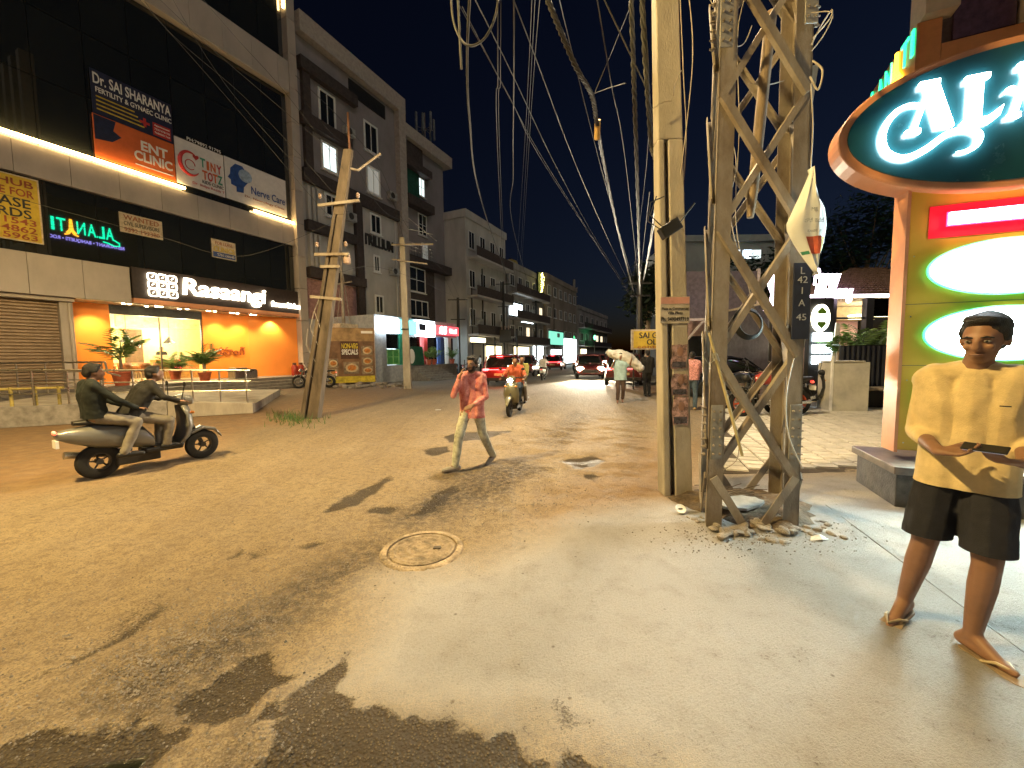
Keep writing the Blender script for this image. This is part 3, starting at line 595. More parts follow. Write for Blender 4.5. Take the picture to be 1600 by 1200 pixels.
# rooftop mast with antennas
am = site('antenna_mast', 'dark cluster of vertical mobile antennas on the block roof', 'antenna mast', 15.6, -2, z0=20.2)
sb(MB().tube([(15.6, 2, 20.2), (15.6, 2, 24.4)], .06), 'mast', 'galv', am)
for k in range(7):
    a = k * .9; sb(MB().box((15.6 + .85 * math.cos(a) - .09, 2 + .85 * math.sin(a) - .06, 22.0 + .3 * (k % 3)), (15.6 + .85 * math.cos(a) + .09, 2 + .85 * math.sin(a) + .06, 23.9 + .3 * (k % 2))), 'antenna_panel', mat('antgrey', (.2, .21, .22)), am)
m = MB()
for k in range(7): a = k * .9; m.bar((15.6, 2, 22.9), (15.6 + .85 * math.cos(a), 2 + .85 * math.sin(a), 22.9), .04)
sb(m, 'bracket', 'galv', am)
# shop row standing proud of the blocks
SD = 4.4
sh = site('shop_row', 'single storey row of brightly lit shops with steps and bluish side wall', 'shop', 1.7, SD)
sb(MB().box((1.7, -SD, 0), (4.35, -.6, 1.05)), 'base_wall', mat('bluewall', (.36, .38, .42), .8, var=.1), sh); sb(MB().box((1.7, -SD, 1.052), (2.65, -.6, 4.1)), 'wall', 'bluewall', sh); sb(MB().box((2.65, -SD, 3.02), (10.4, -.6, 4.1)), 'header', 'bluewall', sh)
sb(MB().box((4.352, -SD, 0), (10.4, -.6, 1.0)), 'shop_floor', 'plinth', sh); sb(MB().box((2.66, -1.0, 1.06), (10.4, -.8, 3.01)), 'shop_back', mat('shopback', (.6, .68, .68), .7), sh)
window(sh, 2.7, 3.8, 1.1, 2.05, -SD + .08, mat('greenframe', (.25, .5, .2)), mat('greenpane', (.06, .3, .08), .3), 1, .06, True, False); sb(MB().box((2.7, -SD + .05, 2.1), (3.8, -SD + .07, 3.0)), 'shop_pane', clear, sh)
sb(MB().box((3.85, -SD - .02, 1.06), (4.33, -SD + .3, 3.0)), 'green_pier', mat('greenwall', (.02, .25, .16)), sh)
for a, mt in ((6.35, 'red'), (8.3, 'sblue'), (9.3, 'whitewall')): sb(MB().box((a, -SD, 1.01), (a + .38, -SD + .4, 3.0)), 'pier', mt, sh)
for a, b in ((4.4, 6.3), (6.75, 8.25), (8.7, 9.28), (9.7, 10.4)): sb(MB().box((a, -SD + .3, 1.02), (b, -SD + .312, 2.98)), 'shop_pane', clear, sh)
for k in range(7): sb(MB().box((4.5, -SD - .3 * (k + 1), 0), (7.6 + .0 * k, -SD - .3 * k - .002, 1.0 - .14 * (k + .6))), 'step', 'stepstone', sh)
lamp('shop_light', 'POINT', (2.0, 2.0, 2.7), 140, (.75, 1, .95), sh, .2); lamp('shop_light', 'POINT', (4.0, 2.0, 2.7), 240, (.8, .95, 1), sh, .2); lamp('shop_light', 'POINT', (7.2, 2.0, 2.7), 240, (.75, .95, 1), sh, .2)
def shopsign(name, label, x0, x1, z0, z1, m, y=-SD - .25):
    o = site(name, label, 'sign', (x0 + x1) / 2, -y, z0=z0); sb(MB().box((x0, y - .0, z0), (x1, y + .2, z1)), 'light_box', m, o, bevel=.01); return o
emat('signcool', (.8, .95, 1), 5.5); emat('signteal', (.1, .8, .75), 1.6); emat('signred', (.8, .02, .06), 1.0); emat('textglow', (1, .9, .9), 4)
shopsign('lit_sign_box', 'blank glaring white light box above the green shop window', 1.8, 3.55, 3.05, 4.0, 'signcool'); shopsign('lit_sign_box', 'teal and white light box behind the concrete pole', 3.6, 5.3, 3.05, 3.92, 'signteal')
o = shopsign('lit_sign_box', 'jagged glaring white light box beside the red hotel sign', 5.35, 7.3, 2.95, 4.05, 'signcool'); sb(MB().box((5.5, -SD - .3, 3.35), (6.2, -SD - .255, 3.8)), 'dark_panel', 'navy', o)
o = shopsign('red_hotel_sign', 'long red light box with white Telugu and Hotel lettering', 7.4, 10.4, 3.15, 3.82, 'signred'); stext('సిరి', .4, 'textglow', o, 8.3, -SD - .28, 3.5, width=.9); stext('Hotel', .4, 'textglow', o, 9.6, -SD - .28, 3.48, width=.9, bold=.01)
bb = site('green_banner', 'leaning dark green banner with a white circle beside shop steps', 'banner', 4.9, SD + .4, z0=1.0); sb(MB().prism([(4.45, 1.0), (6.2, 1.0), (6.0, 2.25), (4.45, 2.25)], -SD - .12, -SD - .08), 'panel', mat('bannergreen', (.01, .09, .05), .6), bb); sb(MB().ell((4.85, -SD - .12, 1.6), (.32, .015, .5), 14, 6), 'white_disc', 'txtw', bb)
# ------------------------------------------------------------------ further houses down the street
def house(name, label, x0, x1, d, dep, h, wm, floors, cols, lit=(), band='brownband', balcony=False, side=True):
    o = site(name, label, 'building', x0, d)
    sb(MB().box((x0, -d, 0), (x1, -d + dep, h)), 'wall', wm, o); sb(MB().box((x0 - .1, -d - .15, h + .002), (x1 + .1, -d + dep, h + .7)), 'parapet', wm, o)
    fh = h / floors; cw = (x1 - x0) / cols
    for f in range(floors):
        if f and balcony:
            sb(MB().box((x0 + .2, -d - 1.1, f * fh - .1), (x1 - .2, -d - .004, f * fh + .08)), 'balcony_slab', wm, o)
            m = MB(); m.box((x0 + .25, -d - 1.1, f * fh + .081), (x1 - .25, -d - 1.04, f * fh + .95)); sb(m, 'balcony_wall', band, o)
        for c in range(cols):
            if f == 0: continue
            xa = x0 + cw * (c + .25); z0 = f * fh + .9; window(o, xa, xa + cw * .5, z0, z0 + fh * .45, -d - .002, 'white', 'warmpane' if (f, c) in lit else 'tint', 1, .06)
    if side:
        for f in range(1, floors):
            z0 = f * fh + .9; m = MB().box((x0 - .06, -d + dep * .35, z0), (x0 - .002, -d + dep * .35 + 1.1, z0 + 1.2)); w_ = sb(m, 'window', 'white', o); MB().box((x0 - .075, -d + dep * .35 + .08, z0 + .08), (x0 - .062, -d + dep * .35 + 1.02, z0 + 1.12)).build('pane', 'tint', w_)
    return o
h3 = house('terraced_house', 'pale house with balconies and fairy lit terrace beyond the apartment blocks', 15.95, 24.3, 2.0, 9, 14.4, 'whitewall', 4, 4, balcony=True, side=False)
h4 = house('terraced_house', 'grey house with a roof water tank and stacked balconies further down the street', 24.6, 35.8, 2.1, 9, 11.6, mat('housegrey', (.34, .32, .3), .85, var=.15, scale=.5, streak=.6), 4, 5, ((1, 2), (2, 4)), balcony=True)
h5 = house('terraced_house', 'plain dusty brown house beyond the grey balcony house', 36.1, 51, 2.4, 9, 12.2, mat('housebrown', (.3, .25, .2), .85, var=.15, scale=.5, streak=.6), 4, 6, ((0, 1),))
h6 = house('terraced_house', 'dim low house at the far end of the left street side', 51.5, 75, 2.6, 9, 9.5, 'housegrey', 3, 6, ((1, 3), (1, 4)), balcony=True)
h7 = house('corner_tower_house', 'pale five storey house with lit rooms at the far right of the street', 62, 74, 27, -10, 13.5, 'whitewall', 5, 3, side=False)
h7b = house('far_shop_house', 'dim two storey house beside the far pale tower house', 75, 110, 24, -10, 7.5, 'housebrown', 2, 6, ((1, 2),), side=False)
# lit rooms on the side of the far right house that faces us
for k, (y_, z_, w2) in enumerate(((29, 8.9, 2.6), (28.2, 4.2, 3.0), (30.6, 8.8, 1.0), (28, 2.2, 2.0))):
    o = MB().box((61.9, -y_ - w2, z_), (61.99, -y_, z_ + .9)); sb(o, 'lit_window', emat('litcool', (.7, .85, 1), 2.2), h7)
for f in range(5): sb(MB().box((61.8, -37, f * 2.7 + 2.5), (61.99, -27, f * 2.7 + 2.75)), 'floor_band', 'brownband', h7)
# lit shops at street level along the far left row
emat('glowwarm', (1, .85, .5), 2.5); emat('glowgreen', (.25, 1, .7), .5); emat('glowcool', (.8, .95, 1), 4)
for i, (a, b, d, z0, z1, m_, lb) in enumerate(((16.5, 19, 2.0, 2.9, 3.35, 'glowwarm', 'small warm light box under the first balcony of the pale house'), (19.5, 22.5, 2.0, .3, 2.6, 'glowwarm', 'warm lit shop opening below the pale house'), (25, 28, 2.1, 6.2, 7.6, 'glowcool', 'bright white name board on the grey house'), (28.3, 31.5, 2.1, 5.6, 6.9, 'glowcool', 'second white name board with orange end on the grey house'), (26, 30, 2.1, .4, 2.6, 'glowwarm', 'yellow lit shop opening under the grey house'), (32, 35, 2.1, .4, 3.0, 'glowcool', 'white lit shop opening beside the yellow one'), (37, 43, 2.4, 3.1, 5.0, 'glowgreen', 'long pale green awning board on the brown house'), (38, 42, 2.4, .4, 2.4, 'glowcool', 'white lit shop under the green awning board'), (44, 50, 2.4, .3, 4.2, 'glowcool', 'glaring white shop front at the end of the brown house'), (53, 56, 2.6, .4, 2.6, 'glowwarm', 'far warm shop front beneath the dim low house'))):
    o = site('lit_shop_front' if z0 < 1 else 'lit_name_board', lb, 'shop front' if z0 < 1 else 'sign', a, d + .25, z0=z0); sb(MB().box((a, -d - .25, z0), (b, -d - .05, z1)), 'light_box', m_, o); sb(MB().box((a - .1, -d - .3, z1 + .002), (b + .1, -d - .02, z1 + .14)), 'hood', 'darkframe', o); sb(MB().box((a - .1, -d - .28, z0 - .1), (b + .1, -d - .03, z0 - .002)), 'rail', 'darkframe', o)
gs = site('green_cross_sign', 'small green cross light on a far pole', 'sign', 56, 4.5, z0=4.2); sb(MB().box((55.9, -4.5, 4.3), (56.1, -4.3, 5.1)).box((55.6, -4.52, 4.58), (56.4, -4.28, 4.82)), 'cross', emat('glowcross', (.1, 1, .35), 6), gs); sb(MB().tube([(56, -4.4, 0), (56, -4.4, 4.3)], .06), 'pole', 'darkframe', gs)
for hh, d_, spots in ((h3, 2.0, ((17.6, 4.6), (20.4, 8.2), (22.6, 4.7))), (h4, 2.1, ((26.6, 3.9), (31, 6.8))), (h5, 2.4, ((40, 4.2), (46, 7.2)))):
    for a_, z_ in spots: sb(MB().box((a_, -d_ - .4, z_), (a_ + .85, -d_ - .003, z_ + .6)), 'air_conditioner', 'acgrey', hh, bevel=.02)
    sb(MB().tube([(spots[0][0] - .8, -d_ - .07, 0), (spots[0][0] - .8, -d_ - .07, 9)], .06, 8), 'drain_pipe', 'darkframe', hh)
# office tower across the road, seen only as a reflection in the clinic glass
ot = site('office_tower', 'tall office tower with dim windows mirrored in the clinic glass', 'building', -26, 46)
sb(MB().box((-26, -54, 0), (-2.5, -46, 34)), 'wall', 'greypurple', ot)
for i_ in range(8):
    for k_ in range(9):
        if random.random() < .55: sb(MB().box((-25.5 + i_ * 2.9, -45.98, 3 + k_ * 3.4), (-24.0 + i_ * 2.9, -45.9, 5 + k_ * 3.4)), 'window', random.choice([emat('mirrorwin', (.55, .62, .45), 3.2), emat('mirrorwin2', (.8, .7, .45), 1.8), 'tint']), ot)
# fairy lights on the terraces
emat('fairy', (1, .85, .2), 14)
for lb, xa, d, za, zb, n_ in (('yellow fairy lights hanging on the pale house terrace', 17.2, 1.5, 10.6, 14.9, 46), ('yellow fairy lights hanging on the grey house roof', 33.5, 2.8, 9.6, 12.5, 34)):
    o = site('fairy_light_string', lb, 'fairy lights', xa, d, z0=za); m = MB(); w_ = MB(); pts = []
    for k in range(n_):
        f = k / n_; p = (xa + random.uniform(-.35, .35) * (1.2 - f) + .25 * f, -d + random.uniform(-.2, .2), za + (zb - za) * f); pts.append(p); m.ell(p, (.05, .05, .05), 5, 4)
    w_.tube(pts, .008, 4); sb(m, 'bulbs', 'fairy', o); sb(w_, 'wire', 'black', o); sb(MB().box((xa - .5, -d + .3, za - .3), (xa + .5, -d + .5, zb)), 'trellis', 'leafdark', o)
rt_ = site('roof_water_tank', 'yellow lit domed water tank on the grey house roof', 'water tank', 32, -1, z0=12.3); sb(MB().lathe([(.9, 12.3), (1.0, 12.5), (1.0, 13.6), (.8, 14.0), (.3, 14.2), (.001, 14.22)], 18, (32, 1, 0)), 'tank', mat('tanky', (.5, .38, .1)), rt_, smooth=True); sb(MB().lathe([(.25, 14.2), (.25, 14.35), (.001, 14.36)], 12, (32, 1, 0)), 'lid', 'darkframe', rt_)
# ================================================================== right side of the road
mat('purplewall', (.14, .11, .14), .7, var=.1); mat('purpleglass', (.12, .08, .16), .08, spec=.8); mat('beige', (.6, .5, .42), .5, var=.05)
al = site('hotel_building', 'beige and purple glass hotel with an orange fascia behind the oval sign', 'building', -2.7, 26.5)
sb(MB().box((-2.6, -37, 0), (-2.15, -26.7, 26)), 'core_wall', 'purplewall', al)
sb(MB().box((-2.75, -26.9, 8.3), (.55, -26.45, 9.45)), 'orange_fascia', 'orangesign', al); sb(MB().box((-2.745, -37, 7.6), (-2.3, -26.91, 8.85)), 'orange_fascia', 'orangesign', al)
for k in range(6): sb(MB().box((-3.0, -27.1 - k * 1.7, 9.47 if k == 0 else 8.87), (-2.2, -26.5 - k * 1.7, 26)), 'beige_pier', 'beige', al)
for k in range(5): sb(MB().box((-2.7, -28.15 - k * 1.7, 8.9), (-2.62, -27.12 - k * 1.7, 19)), 'glass_pane', 'purpleglass', al)
sb(MB().prism([(-27.0, 10.4), (-33, 9.9), (-33, 10.9), (-27.0, 11.4)], -3.5, -3.02, 'yz'), 'beam', 'beige', al)
sb(MB().box((.2, -40.9, 0), (9, -40.2, 19)), 'sign_wall', 'purplewall', al)
for k in range(5): sb(MB().box((-2.69, -28.4 - k * 1.75, 3.2), (-2.61, -26.9 - k * 1.75, 8.1)), 'glass_pane', 'purpleglass', al)
emat('neongreen', (.0, .8, .33), 1.3); emat('neonorange', (1, .42, .02), 5); emat('neonblue', (.35, .3, 1), 6); emat('neongreen2', (.0, .9, .42), 10); emat('neonorange2', (1, .42, .02), 12)
def neon(o, xc, z0, h, y, g, oc, wl):
    k = h / 1.0
    for s, dx in (('A', 2.0), ('L', 1.25), ('A', .55), ('N', -.25), ('T', -1.7), ('I', -2.3)): stext(s, 1.2, g, o, xc + dx * wl, y, z0 + h * .5, rz=math.pi, width=(.2 if s == 'I' else .62) * wl, height=h, bold=.0, ext=.03 * k)
    hx = xc - 1.0 * wl; q = .06 * k
    def P(*a): return [(hx + u * wl, y, z0 + v * h) for u, v in a]
    sb(MB().tube(P((.34, -.05), (.1, .25), (.03, 1.05), (-.03, 1.05), (-.1, .25), (-.34, -.05)), q, 6).tube(P((.5, -.2), (.2, -.1), (0, .15), (-.2, -.1), (-.5, -.2)), q, 6).tube(P((0, .15), (0, .95)), q * .7, 6), 'folded_hands', oc, o)
    sb(MB().tube([(xc + a * wl, y, z0 + b_ * h) for a, b_ in ((2.3, .05), (2.75, -.15), (2.75, -.4), (2.3, -.45), (1.8, -.3), (1.4, -.25))], q * .8, 6), 'swash', g, o)
ns = site('neon_hotel_sign', 'green neon ALANATI letters with an orange folded hands A on the orange fascia', 'sign', -1.1, 26.4, z0=8.8)
neon(ns, -1.1, 8.75, .62, -26.41, 'neongreen', 'neonorange', .68)
n2 = site('roof_neon_sign', 'large green neon hotel sign with blue subtitle mirrored in the clinic glass', 'sign', 4.4, 40.1, z0=14)
neon(n2, 4.4, 15.5, 1.35, -40.12, 'neongreen2', 'neonorange2', 1.05)
stext('RESTAURANT \u2022 BANQUETS \u2022 ROOMS', .4, 'neonblue', n2, 4.4, -40.12, 14.75, rz=math.pi, width=6.6, height=.42, bold=.006, ext=.03)
# ------------------------------------------------------------------ the big oval sign board (own frame: u runs towards us to the right)
a0 = math.atan2(-.362, .932); so_ = Vector((4.06, 4.2, 0))
od = thing('oval_pylon_sign', 'ochre pylon sign with dark green oval ALANATI head and glowing ovals', 'sign', so_, a0)
PWD = 1.46
MB().prism([(0, .52), (PWD, .52), (PWD, 3.25), (0, 3.25)], -.11, .11).build('panel', 'ochre', od, bevel=.012)
MB().box((-.03, -.13, .5), (-.002, .13, 3.2)).build('edge_trim', 'orangesign', od); MB().box((PWD + .002, -.13, .5), (PWD + .03, .13, 3.2)).build('edge_trim', 'orangesign', od)
MB().box((0, -.1125, 2.02), (PWD, -.1105, 2.026)).build('panel_seam', 'jointdark', od); MB().box((0, -.1125, 1.40), (PWD, -.1105, 1.406)).build('panel_seam', 'jointdark', od)
for xx in (.05, PWD - .05):
    for zz in (.6, 1.25, 1.9, 2.5): MB().lathe([(.008, -.116), (.006, -.112)], 8, (xx, 0, zz), 'y').build('screw', 'steel', od)
def ellp(cx, cz, rx, rz_, n=64): return [(cx + rx * math.cos(2 * math.pi * k / n), cz + rz_ * math.sin(2 * math.pi * k / n)) for k in range(n)]
EC = (.73, 3.71)
MB().prism(ellp(*EC, 1.375, .67), -.20, .10).build('oval_rim', 'orangesign', od, bevel=.02)
MB().prism(ellp(*EC, 1.30, .595), -.215, -.2005).build('oval_face', mat('ovalgreen', (.008, .05, .06), .25, var=.05), od)
emat('ledwhite', (.80, .93, 1), 20); emat('ovalglow', (.76, 1, .96), 46); emat('edgegreen', (.0, .9, .35), .8); emat('redglow', (1, .01, .05), 7, (.5, .01, .02)); emat('barwhite', (1, .88, .88), 7)
yf = -.24
def stroke(pts, r, nm='letter_stroke'): MB().tube([tuple(p) for p in smooth_([Vector((a, yf, b)) for a, b in pts], 6)], list(np.interp(np.linspace(0, len(r) - 1, (len(r) - 1) * 6 + 1), range(len(r)), r)), 10).build(nm, 'ledwhite', od, True)
def serifA(x, z, h, w_):
    m = MB(); m.prism([(x - .05 * h, z + h), (x + .18 * h, z + h), (x + w_ * .62, z), (x + w_ * .26, z)], yf - .02, yf + .02)
    m.prism([(x, z + h * .86), (x + .05 * h, z + h * .86), (x - w_ * .22, z + .0), (x - w_ * .34, z + .0)], yf - .018, yf + .018)
    m.box((x - w_ * .44, yf - .022, z - .02), (x - w_ * .12, yf + .022, z + .02)); m.box((x - .14 * h, yf - .022, z + h - .02), (x + .2 * h, yf + .022, z + h + .025))
    m.build('letter', 'ledwhite', od)
serifA(.02, 3.66, .42, .33)
stroke([(.0, 3.90), (-.10, 3.92), (-.20, 3.88), (-.28, 3.77), (-.30, 3.63), (-.25, 3.50), (-.12, 3.43), (.03, 3.48), (.18, 3.59), (.32, 3.61), (.41, 3.55), (.40, 3.46), (.33, 3.41), (.26, 3.41)], [.012, .018, .024, .026, .028, .028, .028, .028, .026, .024, .024, .022, .018, .01], 'swash')
MB().box((.325, yf - .02, 3.66), (.41, yf + .02, 4.05)).box((.29, yf - .022, 4.03), (.45, yf + .022, 4.075)).prism([(.29, 3.65), (.47, 3.63), (.53, 3.68), (.555, 3.77), (.50, 3.72), (.45, 3.69), (.29, 3.69)], yf - .021, yf + .021).build('letter', 'ledwhite', od)
serifA(.70, 3.66, .42, .24); stroke([(.56, 3.87), (.61, 3.90), (.73, 3.82)], [.008, .022, .012], 'crossbar')
for s_, xx in (('N', .99), ('A', 1.22), ('T', 1.44), ('I', 1.59)): text(s_, .5, 'ledwhite', od, (xx, yf, 3.87), width=.05 if s_ == 'I' else .2, height=.42, bold=.012, ext=.02, name='letter')
# red lit bar and the three green edged ovals on the panel
MB().box((.25, -.185, 2.75), (PWD - .25, -.175, 2.885)).build('red_halo_bar', 'redglow', od); MB().box((.26, -.215, 2.762), (PWD - .26, -.187, 2.872)).build('white_bar', 'barwhite', od); MB().box((.15, -.118, 2.66), (PWD - .15, -.112, 2.97)).build('red_halo_glow', emat('redhalo', (.9, .005, .03), .3, (.55, .01, .02)), od)  # last red plate glows to imitate the bar's halo on the panel
for cz in (2.338, 1.71, 1.09):
    MB().prism(ellp(PWD / 2, cz, .60, .265), -.17, -.155).build('oval_edge', 'edgegreen', od); MB().prism(ellp(PWD / 2, cz, .585, .25), -.185, -.172).build('oval_ring', emat('mint', (.28, 1, .68), 1.5), od); MB().prism(ellp(PWD / 2, cz, .555, .225), -.2, -.187).build('oval_lens', 'ovalglow', od)
for xx in (.3, PWD - .3): MB().tube([(xx, 0, .42), (xx, 0, .52)], .05).build('leg', 'darkframe', od)
pb = thing('stone_plinth', 'low dark stone slab plinth under the pylon sign', 'plinth', so_ + Vector((math.cos(a0), math.sin(a0), 0)) * .0, a0)
MB().box((-.12, -.42, 0), (1.62, .45, .34)).build('base', mat('darkstone', (.07, .065, .06), .5, var=.3, scale=8, bump=.3), pb, bevel=.01); MB().box((-.16, -.47, .342), (1.66, .5, .42)).build('coping', mat('coping', (.16, .13, .11), .35, var=.2), pb, bevel=.008)
# ------------------------------------------------------------------ cafe on the right
CY = 14.2
def cz_(py, Y=CY, px=1330): return AY(px, py, Y).z
def cx_(px, Y=CY, py=500): return AY(px, py, Y).x
caf = thing('garden_cafe', 'low cafe with tiled hip roof, lit eave and pink walled glass room', 'cafe', (cx_(1240), CY, 0))
ox = cx_(1240)
xr0, xr1 = 0.0, cx_(1470) - ox; zE = cz_(460)
MB().box((xr0, 0, zE - .085), (xr1, .12, zE)).build('eave_light', emat('eavewhite', (1, .86, .95), 6), caf)
MB().box((xr0, .125, zE - .1), (xr1, 6, zE - .02)).build('soffit', 'cream', caf)
# hip roof with tile rows
hipx = cx_(1325, CY + 2.6) - ox; ridge = cz_(420, CY + 2.6) ; rows = 13
tm = MB(); tiles = MB()
mat('rooftile', (.20, .13, .10), .8, var=.3, scale=7)
def rp(u, v): # u along eave 0..1, v up slope 0..1 ; hip on the left
    xa = xr0 + .9 + (hipx - xr0 - .9) * v; xb = xr1 + .2; return Vector((xa + (xb - xa) * u, -.15 + 2.75 * v, zE + .0 + (ridge - zE) * v))
tm.add([rp(0, 0), rp(1, 0), rp(1, 1), rp(0, 1)], [(0, 1, 2, 3)]); tm.add([rp(0, 0), rp(0, 1), Vector((xr0 + .9, 5, zE))], [(0, 1, 2)]); tm.add([rp(0, 1), rp(1, 1), Vector((xr1, 5, zE)), Vector((xr0 + .9, 5, zE))], [(0, 1, 2, 3)])
rf = tm.build('roof', 'rooftile', caf)
for r in range(rows):
    v0, v1 = r / rows, (r + 1.12) / rows; v1 = min(v1, 1); nc = 34
    for c in range(nc):
        a, b_ = rp(c / nc, v0), rp((c + 1) / nc, v0); a2, b2_ = rp(c / nc, v1), rp((c + 1) / nc, v1); up_ = Vector((0, -.04, .06)); mdn = (a + b_) / 2 + up_ * 1.3; md2 = (a2 + b2_) / 2 + up_ * .5
        tiles.add([a + up_, mdn + up_ * .3, b_ + up_, b2_ + up_ * .2, md2, a2 + up_ * .2, a, b_], [(0, 1, 4, 5), (1, 2, 3, 4), (6, 7, 2, 1, 0)])
tag(tiles.build('roof_tiles', 'rooftile', rf), kind='stuff')
zF = cz_(562); zM = cz_(497)
MB().box((xr0 - .12, 0, 0), (xr0, 6, zE - .13)).build('side_wall', mat('sidewall', (.06, .05, .06), .7), caf)
MB().box((xr0, 3.4, .3), (xr1, 3.5, zM + .2)).build('back_wall', mat('pinkroom', (.78, .5, .44), .8, var=.04), caf); MB().box((xr0, 2.6, zM + .15), (xr1, 3.38, zE - .13)).build('bulkhead', mat('olive', (.4, .32, .16), .7), caf); MB().box((xr0, .02, .28), (xr1, 3.4, .32)).build('room_floor', 'tilefloor', caf)
for px in (1248, 1300, 1358, 1420, 1466): xx = cx_(px) - ox; MB().box((xx - .1, .0, .0), (xx + .16, .2, zE - .13)).build('post', 'black', caf)
MB().box((xr0 + .2, .06, zM - .03), (xr1, .12, zM + .04)).build('transom', 'black', caf)
for a, b_ in ((1252, 1298), (1305, 1355), (1364, 1418), (1424, 1464)): MB().box((cx_(a) - ox, .08, zM + .05), (cx_(b_) - ox, .09, zE - .14)).build('pane', clear, caf)
lamp('room_light', 'POINT', (2.2, 2.0, zE - .5), 60, (1, .8, .66), caf, .3); lamp('room_light', 'POINT', (4.6, 2.0, zE - .5), 60, (1, .8, .66), caf, .3); lamp('neon_glow', 'POINT', (1.4, -.5, zE + .5), 14, (.75, .45, 1), caf, .3)
for px, py in ((1345, 492), (1375, 490)): MB().lathe([(.4, 0), (.4, .16), (.37, .16), (.37, 0)], 20, (cx_(px, CY + 1.6) - ox, 1.6, cz_(py + 6, CY + 1.6))).build('pendant_lamp', emat('pend', (1, .85, .4), 3.5), caf)
MB().box((cx_(1330, CY + 2.6) - ox, 2.6, .32), (cx_(1358, CY + 2.6) - ox, 3.1, 1.5)).build('shelf', mat('paleshelf', (.7, .55, .4)), caf)
pn = thing('cafe_neon_sign', 'glaring pinkish white neon script on the cafe eave', 'sign', (cx_(1260), CY - .25, cz_(470))); emat('neonpink', (1, .78, 1), 6)
text('Poppy', .7, 'neonpink', pn, (cx_(1281) - cx_(1260), 0, cz_(438) - cz_(470)), width=cx_(1301) - cx_(1261), height=.75, bold=.008, ext=.03, shear=.2); text('Birdsong', .7, 'neonpink', pn, (cx_(1292) - cx_(1260), 0, cz_(460) - cz_(470)), width=cx_(1322) - cx_(1264), height=.65, bold=.008, ext=.03, shear=.2)
pn2 = thing('vertical_neon_sign', 'narrow upright pinkish white neon mark seen through the lattice tower', 'sign', (cx_(1204), CY, cz_(480))); MB().tube([(0, 0, 0), (.12, 0, .5), (-.02, 0, .9), (.05, 0, 1.4)], [.09, .12, .13, .05], 6).build('neon_mark', 'neonpink', pn2); MB().box((-.25, -.04, -.08), (.12, .04, 0)).build('bracket', 'neonpink', pn2); MB().tube([(0, 0, -cz_(480) + .0), (0, 0, -.08)], .05).build('pole', 'darkframe', pn2)
# navy fence with planting
FY = 11.6; fx0, fx1 = AY(1312, 590, FY).x, AY(1500, 590, FY).x; fzt = AY(1350, 541, FY).z
fen = thing('corrugated_fence', 'dark navy corrugated fence in front of the cafe', 'fence', (fx0, FY, 0)); m = MB(); k = 0; xx = 0
while xx < fx1 - fx0:
    m.add([(xx, 0, .05), (xx + .05, -.04, .05), (xx + .1, -.04, .05), (xx + .15, 0, .05), (xx, 0, fzt), (xx + .05, -.04, fzt), (xx + .1, -.04, fzt), (xx + .15, 0, fzt)], [(0, 1, 5, 4), (1, 2, 6, 5), (2, 3, 7, 6)]); xx += .15
m.build('sheet', mat('fencenavy', (.012, .016, .03), .45, .3), fen, fix=False); MB().box((0, .01, .05), (fx1 - fx0, .06, fzt + .03)).build('frame', 'black', fen)
# concrete box and black planter bench
cb = thing('concrete_box', 'pale square concrete box standing on the paver court', 'concrete box', (8.75, 10.45, 0), math.radians(-8)); MB().box((-.42, -.3, 0), (.42, .35, 1.28)).build('box', mat('paleconc', (.5, .48, .42), .7, var=.12, scale=2), cb, bevel=.012); MB().box((-.47, -.31, .02), (-.425, -.25, 1.45)).build('corner_strip', 'white', cb); MB().box((-.44, -.32, 1.285), (.3, .37, 1.32)).build('cap', 'paleconc', cb, bevel=.005)
bn = thing('black_bench', 'low black bench with worn wooden top by the navy fence', 'bench', (10.6, 10.9, 0), math.radians(-12)); MB().box((-1.1, -.25, 0), (1.5, .3, .48)).build('base', 'black', bn, bevel=.01); MB().box((-1.15, -.3, .482), (1.55, .35, .55)).build('top', mat('paletop', (.45, .36, .26), .6), bn, bevel=.008)
# totem with oval logo
tt = thing('totem_sign', 'dark totem with glowing oval leaf logo and three white panels', 'sign', (AY(1277, 600, 12.6).x, 12.6, 0)); MB().box((-.32, .0, 0), (.42, .2, AY(1280, 465, 12.6).z)).build('column', 'black', tt, bevel=.01)
zc = AY(1277, 497, 12.6).z; MB().prism(ellp(-.02, zc, .27, .42, 32), -.09, -.002).build('logo_oval', emat('logow', (1, .92, .7), 4), tt)
for s_ in (1, -1): MB().prism([(-.14, zc + s_ * .12), (.10, zc + s_ * .12), (.12, zc + s_ * .2), (-.02, zc + s_ * .34), (-.16, zc + s_ * .2)], -.105, -.092).build('logo_leaf', mat('logogreen', (.1, .25, .02)), tt)
for py in (527, 545, 562):
    z_ = AY(1280, py, 12.6).z; MB().box((-.22, -.06, z_ - .13), (.36, -.002, z_ + .13)).build('lit_panel', 'coolwhite', tt)
fl2 = thing('feather_board', 'tall pale leaning display board beside the totem', 'board', (AY(1297, 620, 12.3).x, 12.3, 0)); MB().prism([(-.12, 0), (.14, 0), (.22, 2.4), (.1, 2.45)], 0, .05).build('panel', mat('palepanel', (.55, .55, .55)), fl2); MB().ell((.02, -.005, .9), (.07, .01, .3), 10, 6).build('dark_mark', 'black', fl2); MB().box((-.2, -.15, 0), (.22, .2, .03)).build('foot', 'black', fl2)
